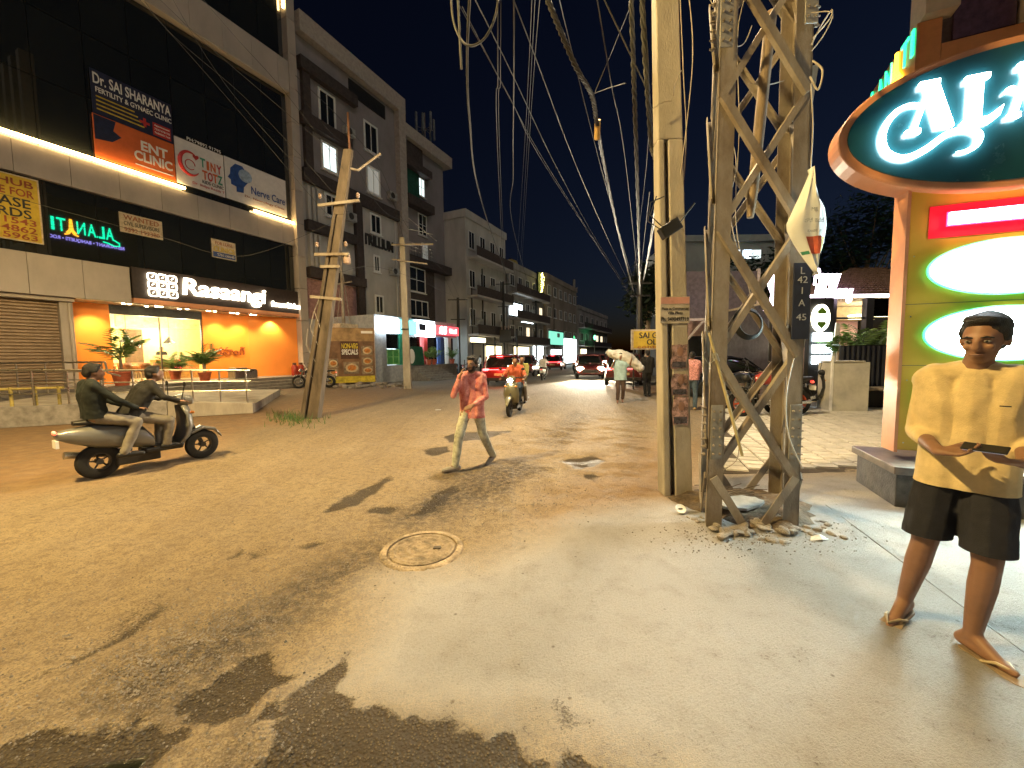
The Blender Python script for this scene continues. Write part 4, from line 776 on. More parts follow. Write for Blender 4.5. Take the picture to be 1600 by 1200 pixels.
# hoarding behind the tower
HY = 19
hb = thing('blank_hoarding', 'dark purple blank hoarding on white posts behind the lattice tower', 'hoarding', (AY(1066, 500, HY).x, HY, 0)); hx1 = AY(1183, 500, HY).x - AY(1066, 500, HY).x
zt, zb = AY(1100, 424, HY).z, AY(1100, 497, HY).z
MB().box((0, .0, zb), (hx1, .12, zt)).build('panel', mat('hoardp', (.13, .11, .13), .6), hb); m = MB()
m.box((-.12, -.06, zb - .12), (hx1 + .1, .1, zb - .005)); m.build('lower_beam', mat('postwhite', (.7, .62, .6), .5), hb)
for xx in (-.1, hx1 * .53, hx1): MB().box((xx - .06, -.05, 0), (xx + .06, .09, zt + .1)).build('post', 'postwhite', hb)
MB().bar((.0, .02, zb - 1.3), (1.0, .02, zb - .15), .09).build('brace', 'postwhite', hb); MB().bar((hx1 * .53, .02, zb - .15), (hx1 * .53 + 1.2, .02, zb - 1.3), .09).build('brace', 'postwhite', hb)
# white block behind with lit windows, and street furniture boards
wb = thing('white_office_block', 'pale low office block with two small lit windows behind the hoarding', 'building', (AY(1060, 560, 34).x, 34, 0)); wx1 = AY(1235, 500, 34).x - AY(1060, 500, 34).x; zt = AY(1130, 378, 34).z
MB().box((0, 0, 0), (wx1, 8, zt)).build('wall', 'whitewall', wb); MB().box((-.2, -.3, zt + .002), (wx1 + .2, 8, zt + .5)).build('parapet', 'whitewall', wb)
for px in (1150, 1168, 1182): xx = AY(px, 396, 34).x - AY(1060, 560, 34).x; z_ = AY(px, 396, 34).z; f = MB().box((xx - .5, -.06, z_ - .5), (xx + .4, -.002, z_ + .35)).build('window', 'white', wb); MB().box((xx - .42, -.08, z_ - .42), (xx + .32, -.062, z_ + .27)).build('pane', 'litcool' if px < 1180 else 'litpane', f)
dk = thing('dark_shop_block', 'dark unlit shop block under the hoarding', 'building', (AY(1060, 560, 24).x, 24, 0)); MB().box((0, 0, 0), (9, 5, 4.2)).build('wall', mat('darkshop', (.03, .03, .035), .6), dk); MB().box((4.9, -.02, .2), (5.6, -.004, 2.7)).build('lit_doorway', mat('creamdoor', (.6, .5, .4)), dk); MB().box((.3, -.08, 2.6), (2.4, -.004, 3.6)).build('awning_board', mat('pinkboard', (.6, .4, .4)), dk); lamp('porch_light', 'POINT', (5.1, -1.2, 3.0), 7, (1, .8, .6), dk, .1)
gb = thing('gold_board', 'cream and gold board with dark SAI GAL lettering behind the concrete pole', 'sign', (AY(1012, 530, 17.5).x, 17.5, 0)); z_ = AY(1012, 530, 17.5).z; MB().box((-.72, 0, z_ - .45), (1.2, .06, z_ + .43)).build('board', 'cream', gb); MB().box((-.62, -.012, z_ - .38), (1.1, -.001, z_ + .36)).build('gold_field', 'yellowb', gb)
text('SAI GAL', .4, 'txtk', gb, (.22, -.03, z_ + .17), width=1.2, height=.26, bold=.006); text('OLO', .4, 'txtk', gb, (.3, -.03, z_ - .12), width=.7, height=.24, bold=.006); text('contact', .2, 'brownred', gb, (.2, -.03, z_ - .34), width=1.3, height=.1)
for xx in (-.6, 1.1): MB().tube([(xx, .03, 0), (xx, .03, z_ - .45)], .04).build('post', 'darkframe', gb)
lamp('board_light', 'POINT', (.3, -1.0, z_ + .6), 9, (1, .8, .6), gb, .1)
# ================================================================== lattice tower
tw = thing('lattice_tower', 'tall rusty steel lattice power tower with crossed braces on rubble', 'tower', (2.3, 3.85, 0))
TC = [Vector((1.72, 3.45)), Vector((2.52, 3.41)), Vector((2.93, 4.25)), Vector((2.06, 4.29))]; cen = Vector((2.3, 3.85))
nodes = [-.05, .46, 1.52, 2.60, 3.68, 4.76, 5.84, 6.9, 7.9, 8.9, 9.8]
def tc_(i, z):
    s = 1.0 if z < 5 else 1 - .035 * (z - 5); p = cen + (TC[i] - cen) * s; return Vector((p.x - 2.3, p.y - 3.85, z))
FWD = .135
for i in range(4):
    a, b_, c = TC[i], TC[(i + 1) % 4], TC[(i - 1) % 4]; da = (b_ - a).normalized(); db = (c - a).normalized(); m = MB()
    for d in (da, db):
        o2 = (db if d is da else da) * .014
        p0, p1 = tc_(i, -.05), tc_(i, 10.2); vs_ = []
        for p in (p0, p1):
            for q_ in (Vector((0, 0)), d * FWD, d * FWD + o2, o2): vs_.append((p.x + q_.x, p.y + q_.y, p.z))
        m.add(vs_, [(0, 1, 2, 3), (7, 6, 5, 4), (0, 4, 5, 1), (1, 5, 6, 2), (2, 6, 7, 3), (3, 7, 4, 0)])
    m.build('leg', 'galv', tw)
for f in range(4):
    i, j = f, (f + 1) % 4; d = (TC[j] - TC[i]).normalized(); nrm = Vector((d.y, -d.x)); 
    for k in range(1, len(nodes) - 1):
        z0, z1 = nodes[k], nodes[k + 1]
        if f in (1, 3): z0, z1 = z0 + .25, z1 + .25
        for a, b_, off, wd in ((i, j, .012, .06), (j, i, -.028, .052)):
            sh_ = Vector((d.x, d.y, 0)) * .06; p, q_ = tc_(a, z1), tc_(b_, z0); p = p + (sh_ if a == i else -sh_); q_ = q_ + (sh_ if b_ == i else -sh_); n3 = Vector((nrm.x, nrm.y, 0)) * off
            m = MB(); m.bar(p + n3, q_ + n3, .01, wd, up=Vector((0, 0, 1))); dd = (q_ - p).normalized(); s3 = dd.cross(Vector((nrm.x, nrm.y, 0))).normalized()
            m.bar(p + n3 - Vector((nrm.x, nrm.y, 0)) * .02 + s3 * wd * .45, q_ + n3 - Vector((nrm.x, nrm.y, 0)) * .02 + s3 * wd * .45, .045, .009, up=Vector((nrm.x, nrm.y, 0)).cross(dd)); m.build('brace', 'galv', tw)
    for sgn, a in ((1, i), (-1, j)):
        p = tc_(a, nodes[1]) + Vector((d.x, d.y, 0)) * .05 * sgn; mid = (tc_(i, 0) + tc_(j, 0)) / 2; q_ = mid + Vector((d.x, d.y, 0)) * (-.08 * sgn); MB().bar(p + Vector((nrm.x, nrm.y, 0)) * .015, Vector((q_.x, q_.y, .02)) + Vector((nrm.x, nrm.y, 0)) * .015, .012, .07).build('brace', 'galv', tw)
# splice plates and bolts on the two front legs
bolt = MB().lathe([(.011, 0), (.011, .012), (.005, .013), (.005, .022)], 6).mesh('bolt'); bolt.materials.append(MATS['galv'])
for i, zs in ((0, (.62, 4.05)), (1, (.62, 4.2)), (2, (.7,))):
    a = TC[i]; d = (TC[(i + 1) % 4] - a).normalized() if i == 0 else ((TC[i - 1] - a).normalized() if i == 1 else (TC[1] - a).normalized()); fn = Vector((d.y, -d.x)) if i == 0 else Vector((-d.y, d.x)); 
    for zp in zs:
        c0 = Vector((a.x - 2.3, a.y - 3.85)) + d * FWD * .5; pl = MB(); p = c0 + fn * .012; pl.bar((p.x, p.y, zp), (p.x, p.y, zp + .48), .1, .012, up=(fn.x, fn.y, 0)); pl.build('splice_plate', mat('plategrey', (.34, .33, .31), .6, .3, .2), tw, bevel=.002)
        for k in range(6):
            for s_ in (-.028, .028):
                o = bpy.data.objects.new('bolt', bolt); COL.objects.link(o); o.parent = tw; q_ = c0 + fn * .018 + d * s_; o.location = (q_.x, q_.y, zp + .05 + k * .075); o.rotation_euler = Vector((fn.x, fn.y, 0)).to_track_quat('Z', 'Y').to_euler()
        for k in range(7):
            o = bpy.data.objects.new('bolt', bolt); COL.objects.link(o); o.parent = tw; side = -d; q_ = Vector((a.x - 2.3, a.y - 3.85)) - fn * .05; o.location = (q_.x, q_.y, zp + .03 + k * .07); o.rotation_euler = Vector((side.x, side.y, 0)).to_track_quat('Z', 'Y').to_euler(); o.scale = (1.4, 1.4, 1.8)
# navy painted stretch with chalked marks on the front right leg
a = TC[1]; d = (TC[0] - a).normalized(); lx = a.x - 2.3 + d.x * FWD * .5; ly = a.y - 3.85 - .012
zt_, zb_ = AY(1250, 412, 3.42).z, AY(1250, 530, 3.42).z
MB().box((lx - FWD * .5 - .004, ly - .01, zb_), (lx + FWD * .5 + .004, ly + .002, zt_)).build('painted_band', mat('bandnavy', (.02, .025, .05), .6), tw)
mat('chalk', (.6, .62, .65), .9)
for s, py in (('L', 424), ('42', 438), ('I', 455), ('A', 474), ('45', 496)): text(s, .1, 'chalk', tw, (lx, ly - .013, AY(1250, py, 3.42).z), height=.055, width={'L': .035, 'I': .008, 'A': .055}.get(s, .085), name='chalk_mark', ext=.001)
# rubble, slab and litter in the tower foot
mat('stone', (.33, .29, .25), .9, 0, .3, 8, .4, 50); mat('soil', (.16, .115, .075), .95, 0, .3, 8, .8, 40)
mound = MB(); n_ = 44; ring = []
for k in range(n_):
    an = 2 * math.pi * k / n_; r = .8 + .1 * math.sin(3 * an) + random.uniform(-.07, .07); ring.append((2.36 + r * math.cos(an) * .84, 3.93 + r * math.sin(an) * .72))
vs_ = [(x_, y_, -.012) for x_, y_ in ring] + [(2.33 + (x_ - 2.33) * .75, 3.83 + (y_ - 3.83) * .75, .05 + random.uniform(-.012, .02)) for x_, y_ in ring] + [(2.33 + (x_ - 2.33) * .35, 3.83 + (y_ - 3.83) * .35, .06 + random.uniform(-.015, .02)) for x_, y_ in ring] + [(2.33, 3.83, .065)]
mound.add(vs_, [(k, (k + 1) % n_, n_ + (k + 1) % n_, n_ + k) for k in range(n_)] + [(n_ + k, n_ + (k + 1) % n_, 2 * n_ + (k + 1) % n_, 2 * n_ + k) for k in range(n_)] + [(2 * n_ + k, 2 * n_ + (k + 1) % n_, 3 * n_) for k in range(n_)])
tag(mound.build('earth_mound', 'soil', None, True), kind='structure')
def rockmesh():
    bm = bmesh.new(); bmesh.ops.create_icosphere(bm, subdivisions=2, radius=1)
    ph = [random.uniform(0, 6) for _ in range(6)]
    for v in bm.verts:
        c = v.co; v.co = c * (1 + .22 * math.sin(2.3 * c.x + ph[0]) + .2 * math.sin(2.9 * c.y + ph[1]) + .15 * math.sin(3.1 * c.z + ph[2])); v.co.x *= 1.25; v.co.z *= .7
    me = bpy.data.meshes.new('stone'); bm.to_mesh(me); bm.free(); me.materials.append(MATS['stone']); return me
rocks = [rockmesh() for _ in range(7)]
def rock(x, y, r, z=0, parent=None, label=None, group=None):
    o = bpy.data.objects.new('rubble_stone', random.choice(rocks)); COL.objects.link(o); o.location = (x, y, z + r * .4); o.scale = (r,) * 3; o.rotation_euler = (random.uniform(-.3, .3), random.uniform(-.3, .3), random.uniform(0, 6))
    return tag(o, label, 'stone', group)
LB = 'grey fist sized rubble stone heaped round the lattice tower foot'; GR = 'rubble stones round the tower foot'
for k in range(64):
    t_ = random.random(); 
    if k < 44: q_ = G(1110 + 135 * t_ + random.uniform(-6, 6), 826 + random.uniform(-6, 14) + 6 * math.sin(t_ * 7)); r = random.uniform(.022, .042)
    elif k < 54: q_ = G(1083 + random.uniform(-12, 14), 795 + random.uniform(-20, 22)); r = random.uniform(.012, .026)
    else: q_ = G(1270 + random.uniform(-10, 30), 815 + random.uniform(-12, 25)); r = random.uniform(.012, .03)
    rock(q_.x, q_.y, r, .018 if k < 44 else 0, None, LB, GR)
for px, py, r in ((1206, 847, .035), (1190, 845, .03), (1222, 849, .028), (1270, 838, .026), (1318, 842, .024), (1072, 762, .05), (1196, 783, .05)): q_ = G(px, py); rock(q_.x, q_.y, r, 0, None, LB, GR)
gm_ = MB()
for k in range(900):
    t_ = random.gauss(0, 1); q_ = G(1180 + 75 * random.gauss(0, 1), 838 + 14 * random.gauss(0, 1)) if k < 600 else G(720 + 90 * random.gauss(0, 1), 780 + 22 * random.gauss(0, 1)); r = random.uniform(.003, .010); c = (q_.x, q_.y, .006 + r * .4)
    gm_.add([(c[0] - r, c[1], c[2]), (c[0], c[1] - r, c[2] - r * .3), (c[0] + r, c[1], c[2]), (c[0], c[1] + r, c[2]), (c[0], c[1], c[2] + r * .8)], [(0, 1, 4), (1, 2, 4), (2, 3, 4), (3, 0, 4)])
for k in range(7000):
    u_ = random.random()
    if u_ < .45: t_ = random.random(); px_, py_ = 170 + 420 * t_ + random.gauss(0, 38), 1075 - 225 * t_ + random.gauss(0, 26)
    elif u_ < .7: px_, py_ = random.gauss(740, 110), random.gauss(765, 30)
    else: px_, py_ = random.uniform(-50, 540), random.uniform(700, 1190)
    q_ = G(px_, py_); r = random.uniform(.002, .0075) * (1.5 if random.random() < .06 else 1); c = (q_.x, q_.y, .004 + r * .3); e_ = random.uniform(.6, 1)
    gm_.add([(c[0] - r, c[1], c[2]), (c[0], c[1] - r * e_, c[2] - r * .3), (c[0] + r, c[1], c[2]), (c[0], c[1] + r * e_, c[2]), (c[0], c[1], c[2] + r * .8)], [(0, 1, 4), (1, 2, 4), (2, 3, 4), (3, 0, 4)])
tag(gm_.build('loose_gravel', 'stone', None), 'loose grey gravel scattered on the road and round the tower', 'gravel', kind='stuff')
q_ = G(1160, 805); sl = MB(); n_ = 18; rr = [random.uniform(.85, 1.08) for _ in range(n_)]
sl.prism([(.24 * rr[k] * math.cos(2 * math.pi * k / n_), .14 * rr[k] * math.sin(2 * math.pi * k / n_)) for k in range(n_)], .0, .03, 'xy'); o = sl.build('broken_slab', mat('slabgrey', (.4, .4, .4), .7, var=.2), None, bevel=.004, loc=(q_.x, q_.y + .05, .085)); o.rotation_euler = (.05, -.06, .2); tag(o, 'broken grey stone slab lying inside the lattice tower foot', 'slab')
q_ = G(1063, 803); dc = thing('paper_disc', 'white paper plate lying beside the tower foot', 'plate', (q_.x, q_.y, .012)); o = MB().lathe([(.001, .0), (.04, .002), (.05, .01), (.046, .012), (.038, .006), (.001, .004)], 20).build('plate', 'white', dc, True); o.rotation_euler.x = .7; o.location.z = .035; o2 = MB().box((-.02, -.004, .006), (.018, .006, .01)).build('print', 'txtk', dc); o2.rotation_euler.x = .7; o2.location.z = .035
q_ = G(1280, 845); o = MB().add([(-.09, -.02, .01), (.0, -.04, .03), (.08, .0, .012), (.05, .05, .03), (-.04, .04, .02), (0, 0, .055)], [(0, 1, 5), (1, 2, 5), (2, 3, 5), (3, 4, 5), (4, 0, 5), (4, 3, 2, 1, 0)]).build('crumpled_paper', 'white', None, loc=(q_.x, q_.y, 0)); tag(o, 'crumpled white paper scrap beside the tower rubble', 'paper')
q_ = G(690, 641); o = MB().box((-.08, -.03, .0), (.08, .03, .012)).build('paper_scrap', 'white', None, loc=(q_.x - .1, q_.y, .008), rz=.2); tag(o, 'tiny white paper scrap on the open road', 'paper')
# twigs, bamboo, cable coil, paper banner on the tower
tg = MB()
for k in range(26): p = Vector((2.3 + random.uniform(-.35, .25), 4.1 + random.uniform(-.15, .15), .06 + random.uniform(0, .06))); an = random.uniform(-.6, .6); tg.tube([p, p + Vector((.18 * math.cos(an), .1 * math.sin(an), random.uniform(-.02, .05)))], .004, 4)
tag(tg.build('dry_twigs', mat('twig', (.1, .07, .045), .9), None), 'heap of dry twigs inside the tower foot', 'twigs', kind='stuff')
bs = thing('bamboo_stick', 'pale bamboo stick tied to the front left tower leg', 'stick', AY(1160, 712, 3.3)); q_ = AY(1108, 520, 3.36) - AY(1160, 712, 3.3); MB().tube([(0, 0, 0), q_ * .33, q_ * .66, q_], [.012, .014, .013, .011], 8).build('cane', mat('bamboo', (.5, .42, .22), .6, streak=.5), bs, True); m = MB()
for k in range(5): c = q_ * (.78 + .012 * k); m.tube([c + Vector((.022 * math.cos(a), .022 * math.sin(a), .01 * math.sin(2 * a))) for a in np.linspace(0, 6.283, 12)], .004, 4)
m.tube([q_ * .8 + Vector((.0, -.02, 0)), q_ * .8 + Vector((-.06, -.01, -.06)), q_ * .8 + Vector((-.1, .03, .02)), q_ * .8 + Vector((-.06, .05, .05))], .003, 4); m.build('tie_wire', mat('wirew', (.5, .5, .46)), bs)
cc = AY(1172, 505, 4.0); co2 = thing('cable_coil', 'coil of black cable hung on the tower brace', 'cable coil', cc); 
for k in range(6): r = .115 + .006 * k; MB().tube([(r * math.cos(a), .03 * math.sin(a) + .008 * k, r * 1.1 * math.sin(a)) for a in np.linspace(0, 2 * math.pi, 28)], .009, 6).build('loop', 'black', co2, True)
pts = [(1263, 265), (1271, 300), (1284, 325), (1288, 352), (1286, 385), (1280, 412), (1275, 430), (1262, 408), (1248, 385), (1231, 353), (1243, 320), (1255, 288)]
c0 = AY(1260, 350, 3.28); loc_ = [AY(px, py, 3.28) - c0 for px, py in pts]
bn_ = thing('paper_banner', 'curled white printed paper pennant tied to the tower', 'banner', c0)
grid = MB(); nx_, nz_ = 9, 16; zmin, zmax = min(p.z for p in loc_), max(p.z for p in loc_)
def xr(z):
    xs = []
    for k in range(len(loc_)):
        a, b_ = loc_[k], loc_[(k + 1) % len(loc_)]
        if (a.z - z) * (b_.z - z) <= 0 and abs(a.z - b_.z) > 1e-6: xs.append(a.x + (b_.x - a.x) * (z - a.z) / (b_.z - a.z))
    return min(xs), max(xs)
def bpos(u, v):
    z = zmin + (zmax - zmin) * (.001 + .998 * v); x0_, x1_ = xr(z); return (x0_ + (x1_ - x0_) * u, -.05 * math.sin(math.pi * u) + .03 * math.sin(5 * v + 2 * u) + .012 * math.sin(14 * u + 3 * v), z)
for j in range(nz_ + 1):
    for i in range(nx_ + 1): grid.v.append(bpos(i / nx_, j / nz_))
for j in range(nz_):
    for i in range(nx_): a = j * (nx_ + 1) + i; grid.f.append((a, a + 1, a + nx_ + 2, a + nx_ + 1))
bo = grid.build('sheet', mat('paperwhite', (.78, .82, .85), .6, var=.03), bn_, True, fix=False); sm = bo.modifiers.new('s', 'SOLIDIFY'); sm.thickness = .002
def patch(nm, m_, u0, u1, v0, v1): 
    g = MB()
    for j in range(5):
        for i in range(5): p = bpos(u0 + (u1 - u0) * i / 4, v0 + (v1 - v0) * j / 4); g.v.append((p[0], p[1] - .004, p[2]))
    for j in range(4):
        for i in range(4): a = j * 5 + i; g.f.append((a, a + 1, a + 6, a + 5))
    g.build(nm, m_, bo, fix=False)
patch('red_print', mat('printred', (.7, .15, .08), .6), .3, .75, .2, .36); patch('yellow_print', mat('printyel', (.7, .55, .1)), .82, .97, .15, .36); patch('green_print', 'sgreen', .05, .25, .2, .23)
p = bpos(.55, .5); text('హేపీ కిడ్స్', .05, mat('greyprint', (.35, .4, .45)), bo, (p[0], p[1] - .012, p[2]), width=.16, ext=.0005); p = bpos(.55, .41); text('బంజారా', .05, 'greyprint', bo, (p[0], p[1] - .012, p[2]), width=.11, ext=.0005); p = bpos(.5, .6); text('MR', .05, 'greyprint', bo, (p[0], p[1] - .012, p[2]), width=.05, ext=.0005)
# ------------------------------------------------------------------ concrete poles
def hpole(name, label, base, top, w0, w1, dep, groove, m_='polecon', rz=0, zt=None):
    base, top = Vector(base), Vector(top); o = thing(name, label, 'pole', base, rz); v = top - base; v = Matrix.Rotation(-rz, 3, 'Z') @ v
    def sec(f, x0, x1, y0, y1): c = v * f; w_ = w0 + (w1 - w0) * f; return [(c.x + x0 * w_, c.y + y0 * w_, c.z), (c.x + x1 * w_, c.y + y0 * w_, c.z), (c.x + x1 * w_, c.y + y1 * w_, c.z), (c.x + x0 * w_, c.y + y1 * w_, c.z)]
    def pr(m, f0, f1, *a): m.add(sec(f0, *a) + sec(f1, *a), [(0, 3, 2, 1), (4, 5, 6, 7), (0, 1, 5, 4), (1, 2, 6, 5), (2, 3, 7, 6), (3, 0, 4, 7)])
    d = dep / w0; m = MB(); g0 = groove
    pr(m, 0, g0, -.5, -.26, -d, 0); pr(m, 0, g0, -.1, .5, -d, 0); pr(m, 0, g0, -.26, -.1, -d * .55, 0); pr(m, g0, 1, -.5, .5, -d, 0)
    m.build('shaft', m_, o, bevel=.012); return o, v
pb_ = G(1049, 765); pt_ = AY(1028, -330, 4.45)
pole, pv = hpole('utility_pole', 'thick pale concrete utility pole with pasted posters beside the lattice tower', (pb_.x, pb_.y, -.02), pt_, .315, .2, .2, .52)
def onpole(py, dx=0): # point on the pole front at a sighted height
    q_ = AY(1045, py, pb_.y - .2); f = (q_.z + .02) / pv.z; c = pv * f; w_ = .315 + (.2 - .315) * f; return Vector((c.x + dx * w_, c.y - .2 / .315 * w_ - .004, c.z)), w_
mat('advw', (.62, .58, .53), .7); mat('advpink', (.55, .3, .28), .7); mat('posterp', (.5, .33, .34), .7, var=.45, scale=18); mat('posterd', (.1, .09, .12), .7, var=.4, scale=25)
ad = thing('pasted_advert', 'white villa plots advert with phone number pasted on the concrete pole', 'poster', (pb_.x, pb_.y, 1.9)); c, w_ = onpole(488); MB().box((c.x - .155, c.y - .006, c.z - .135 - 1.9), (c.x + .155, c.y - .001, c.z + .145 - 1.9)).build('sheet', 'advw', ad); MB().box((c.x - .15, c.y - .009, c.z + .07 - 1.9), (c.x + .15, c.y - .0065, c.z + .14 - 1.9)).build('pink_band', 'advpink', ad)
for s, dz, hh, ww in (('Plots in Commercial', .02, .028, .28), ('Villa Plots', -.025, .03, .16), ('Ph: 9490497719', -.09, .042, .29)): text(s, .04, 'txtk', ad, (c.x, c.y - .01, c.z + dz - 1.9), width=ww, height=hh, ext=.001, bold=.0006)
for k, (y0_, y1_, lb) in enumerate(((540, 580, 'torn pink portrait poster high on the concrete pole'), (586, 622, 'torn pink poster pair in the middle of the concrete pole'), (622, 668, 'lowest torn poster with dark lettering strip on the concrete pole'))):
    c, w_ = onpole((y0_ + y1_) / 2, .12); hgt_ = (y1_ - y0_) / 620 * 4.3; pp = thing('torn_poster', lb, 'poster', (pb_.x + c.x, pb_.y + c.y, c.z)); n_ = 16; out = []
    for q2 in range(n_): an = 2 * math.pi * q2 / n_; e = 1 / max(abs(math.cos(an)), abs(math.sin(an))); out.append((.085 * e * math.cos(an) * random.uniform(.85, 1.1), hgt_ * .48 * e * math.sin(an) * random.uniform(.9, 1.06)))
    MB().prism(out, -.008, -.003).build('sheet', 'posterp', pp); MB().box((-.075, -.0105, -hgt_ * .42), (.07, -.0085, -hgt_ * .2)).build('dark_strip', 'posterd', pp); MB().ell((.01, -.009, .05), (.035, .003, .05), 10, 6).build('portrait', mat('faceprint', (.35, .2, .16)), pp)
bx = thing('splice_box', 'black cable splice box slung between pole and tower', 'splice box', AY(1046, 358, 4.1)); o = MB().box((-.1, -.05, -.06), (.11, .05, .06)).build('case', 'black', bx, bevel=.01); o.rotation_euler.y = -.55; MB().tube([(-.06, 0, -.02), (-.2, .06, .1), (-.16, .1, .3), (-.02, .1, .36)], .006, 5).tube([(-.05, 0, 0), (-.18, .05, .16), (-.1, .1, .36)], .006, 5).tube([(.1, 0, .06), (.25, 0, .25)], .006, 5).build('lead', 'black', bx, True)
lp = thing('lamp_arm', 'street lamp arm clamped high on the concrete pole', 'street lamp', (pb_.x, pb_.y, 0)); MB().tube([(-.1, .0, 7.6), (-.3, 1.0, 8.9), (-.6, 2.8, 9.1)], .035).build('arm', 'galv', lp, True); MB().ell((-.65, 3.0, 9.07), (.16, .36, .07)).build('lamp_head', 'galv', lp, True); MB().box((-.75, 2.8, 8.985), (-.55, 3.2, 9.0)).build('lens', emat('sodium', (1, .66, .28), 30), lp)
SOD = (1, .69, .25)
lamp('lamp_light', 'SPOT', (-.65, 3.0, 8.95), 3100, (1, .78, .48), lp, .2, 165, (-.65, 3.4, 0), .25)
sl_ = thing('street_lamp', 'steel street lamp standing at the road edge behind the viewer', 'street lamp', (-7.4, 1.2, 0)); MB().tube([(0, 0, 0), (0, 0, 7.4), (.3, .15, 8.2), (1.3, .5, 8.5)], [.09, .06, .05, .04]).build('post', 'galv', sl_, True); MB().ell((1.5, .55, 8.5), (.36, .17, .08)).build('lamp_head', 'galv', sl_, True); MB().box((1.3, .47, 8.39), (1.7, .63, 8.41)).build('lens', 'sodium', sl_)
lamp('lamp_light', 'SPOT', (1.5, .55, 8.36), 4900, SOD, sl_, .2, 172, (1.4, 1.6, 0), .15)
# leaning pole
lb_ = G(489, 652); lt_ = AY(546, 236, 11.2); lean, lv = hpole('utility_pole', 'weathered concrete utility pole leaning over with cross arms and wires', (lb_.x, lb_.y, -.05), lt_, .46, .23, .26, .75, 'weathered')
for f, w_, dz in ((.79, 1.1, .03), (.60, .9, .0), (.555, .5, 0), (.44, .8, -.02)): c = lv * f; MB().bar(c + Vector((-w_ / 2, -.2, -dz * 2)), c + Vector((w_ / 2, -.2, dz * 2)), .07).build('cross_arm', 'galv', lean)
for f, dx in ((.80, -.5), (.80, .5), (.62, -.4), (.62, .35)): c = lv * f + Vector((dx, -.2, .06)); MB().lathe([(.03, 0), (.05, .03), (.03, .06), (.05, .09), (.02, .13)], 8, c).build('insulator', mat('porcelain', (.4, .3, .25), .3), lean, True)
c = lv * .93; m = MB(); m.tube([c + Vector((.1, -.05, 0)), c + Vector((.3, 0, -.03)), c + Vector((.9, .1, .45))], .03, 6); m.build('stay_bracket', 'galv', lean); MB().tube([lv + Vector((0, 0, -.1)), lv + Vector((0, 0, 1.0))], .03, 6).build('top_spike', 'rust', lean); c = lv * .6; MB().lathe([(.09, -.12), (.1, 0), (.09, .14)], 10, c + Vector((.35, -.1, -.1))).build('insulator_box', 'porcelain', lean)
for k in range(4): c = lv * (.42 - .06 * k); MB().tube([c + Vector((-.1 - .1 * k, -.25, .2)), c + Vector((-.25 - .05 * k, -.28, -.2)), c + Vector((-.12, -.25, -.7))], .008, 4).build('loose_wire', mat('wire', (.45, .4, .34), .5), lean)
gt = MB()
for k in range(420):
    q_ = G(462 + random.gauss(0, 20), 655 + random.gauss(0, 5)); h = random.uniform(.05, .22); an = random.uniform(0, 6.28); e = Vector((math.cos(an), math.sin(an), 0)); gt.add([q_ - e * .008, q_ + e * .008, q_ + Vector((random.gauss(0, .06), random.gauss(0, .06), h))], [(0, 1, 2)])
tag(gt.build('grass_tuft', 'leaf', None, fix=False), 'patch of short grass at the foot of the leaning pole', 'grass', kind='stuff')
p2b = G(638, 607); p2, p2v = hpole('utility_pole', 'upright sand coloured concrete utility pole before the lit shops', (p2b.x, p2b.y, -.02), AY(629, 372, p2b.y), .36, .24, .2, .02)
c = p2v * .95; MB().bar(c + Vector((-.5, -.2, 0)), c + Vector((1.5, -.2, 0)), .07).build('cross_arm', 'galv', p2); c = p2v * .83; MB().bar(c + Vector((-.5, -.2, .2)), c + Vector((1.2, -.2, -.05)), .06).build('cross_arm', 'galv', p2); c = p2v * .4; MB().tube([c + Vector((-.2, -.22, 0)), c + Vector((.2, -.22, 0))], .03).build('clamp', 'darkframe', p2)
st = thing('steel_pole', 'thin galvanised steel pole with stays behind the leaning pole', 'pole', AY(541, 600, 24.2).xy.to_3d()); hst = AY(541, 340, 24.2).z; MB().tube([(0, 0, 0), (0, 0, hst)], [.12, .07]).build('shaft', 'galv', st, True); MB().bar((-.6, 0, hst * .6), (.6, 0, hst * .62), .07).build('cross_arm', 'galv', st); MB().tube([(.05, 0, hst * .7), (.7, .1, .2)], .02, 5).tube([(-.05, 0, hst * .62), (-.8, .2, 1.5)], .02, 5).build('stay_wire', 'wire', st)
def farpole(label, px, py, Y, ptop, w_=.11, arms=((.97, 1.6), (.72, 1.2)), mt='darkframe'):
    b_ = AY(px, py, Y); b_ = Vector((b_.x, b_.y, 0)); h = AY(px, ptop, Y).z; o = thing('utility_pole', label, 'pole', b_); MB().tube([(0, 0, 0), (0, 0, h)], [w_ * 1.3, w_]).build('shaft', mt, o, True)
    for f, l in arms: MB().bar((-l / 2, -.12, h * f), (l / 2, -.12, h * f), .08).build('cross_arm', mt, o)
    return o
farpole('dark slim utility pole with two cross arms by the red hotel sign', 718, 590, 33, 465)
farpole('dark utility pole with a transformer tangle before the pale house', 788, 575, 42, 440, .13); farpole('thin tall pole standing beside the fairy lit terrace', 756, 580, 40, 420, .07, ())
farpole('dark utility pole before the brown house', 838, 570, 52, 470, .12); farpole('grey utility pole near the far end of the left row', 885, 565, 66, 445, .16, ((.95, 1.5),), 'concrete'); farpole('pale utility pole with ladder like rungs at the street end', 897, 565, 70, 437, .22, ((.9, 1.2), (.8, 1.2), (.6, 1.2)), 'concrete')
rp_ = farpole('dark utility pole wrapped in cable bundles right of the street', 998, 560, 21, 440, .14, ((.98, 1.2), (.86, 1.0)))
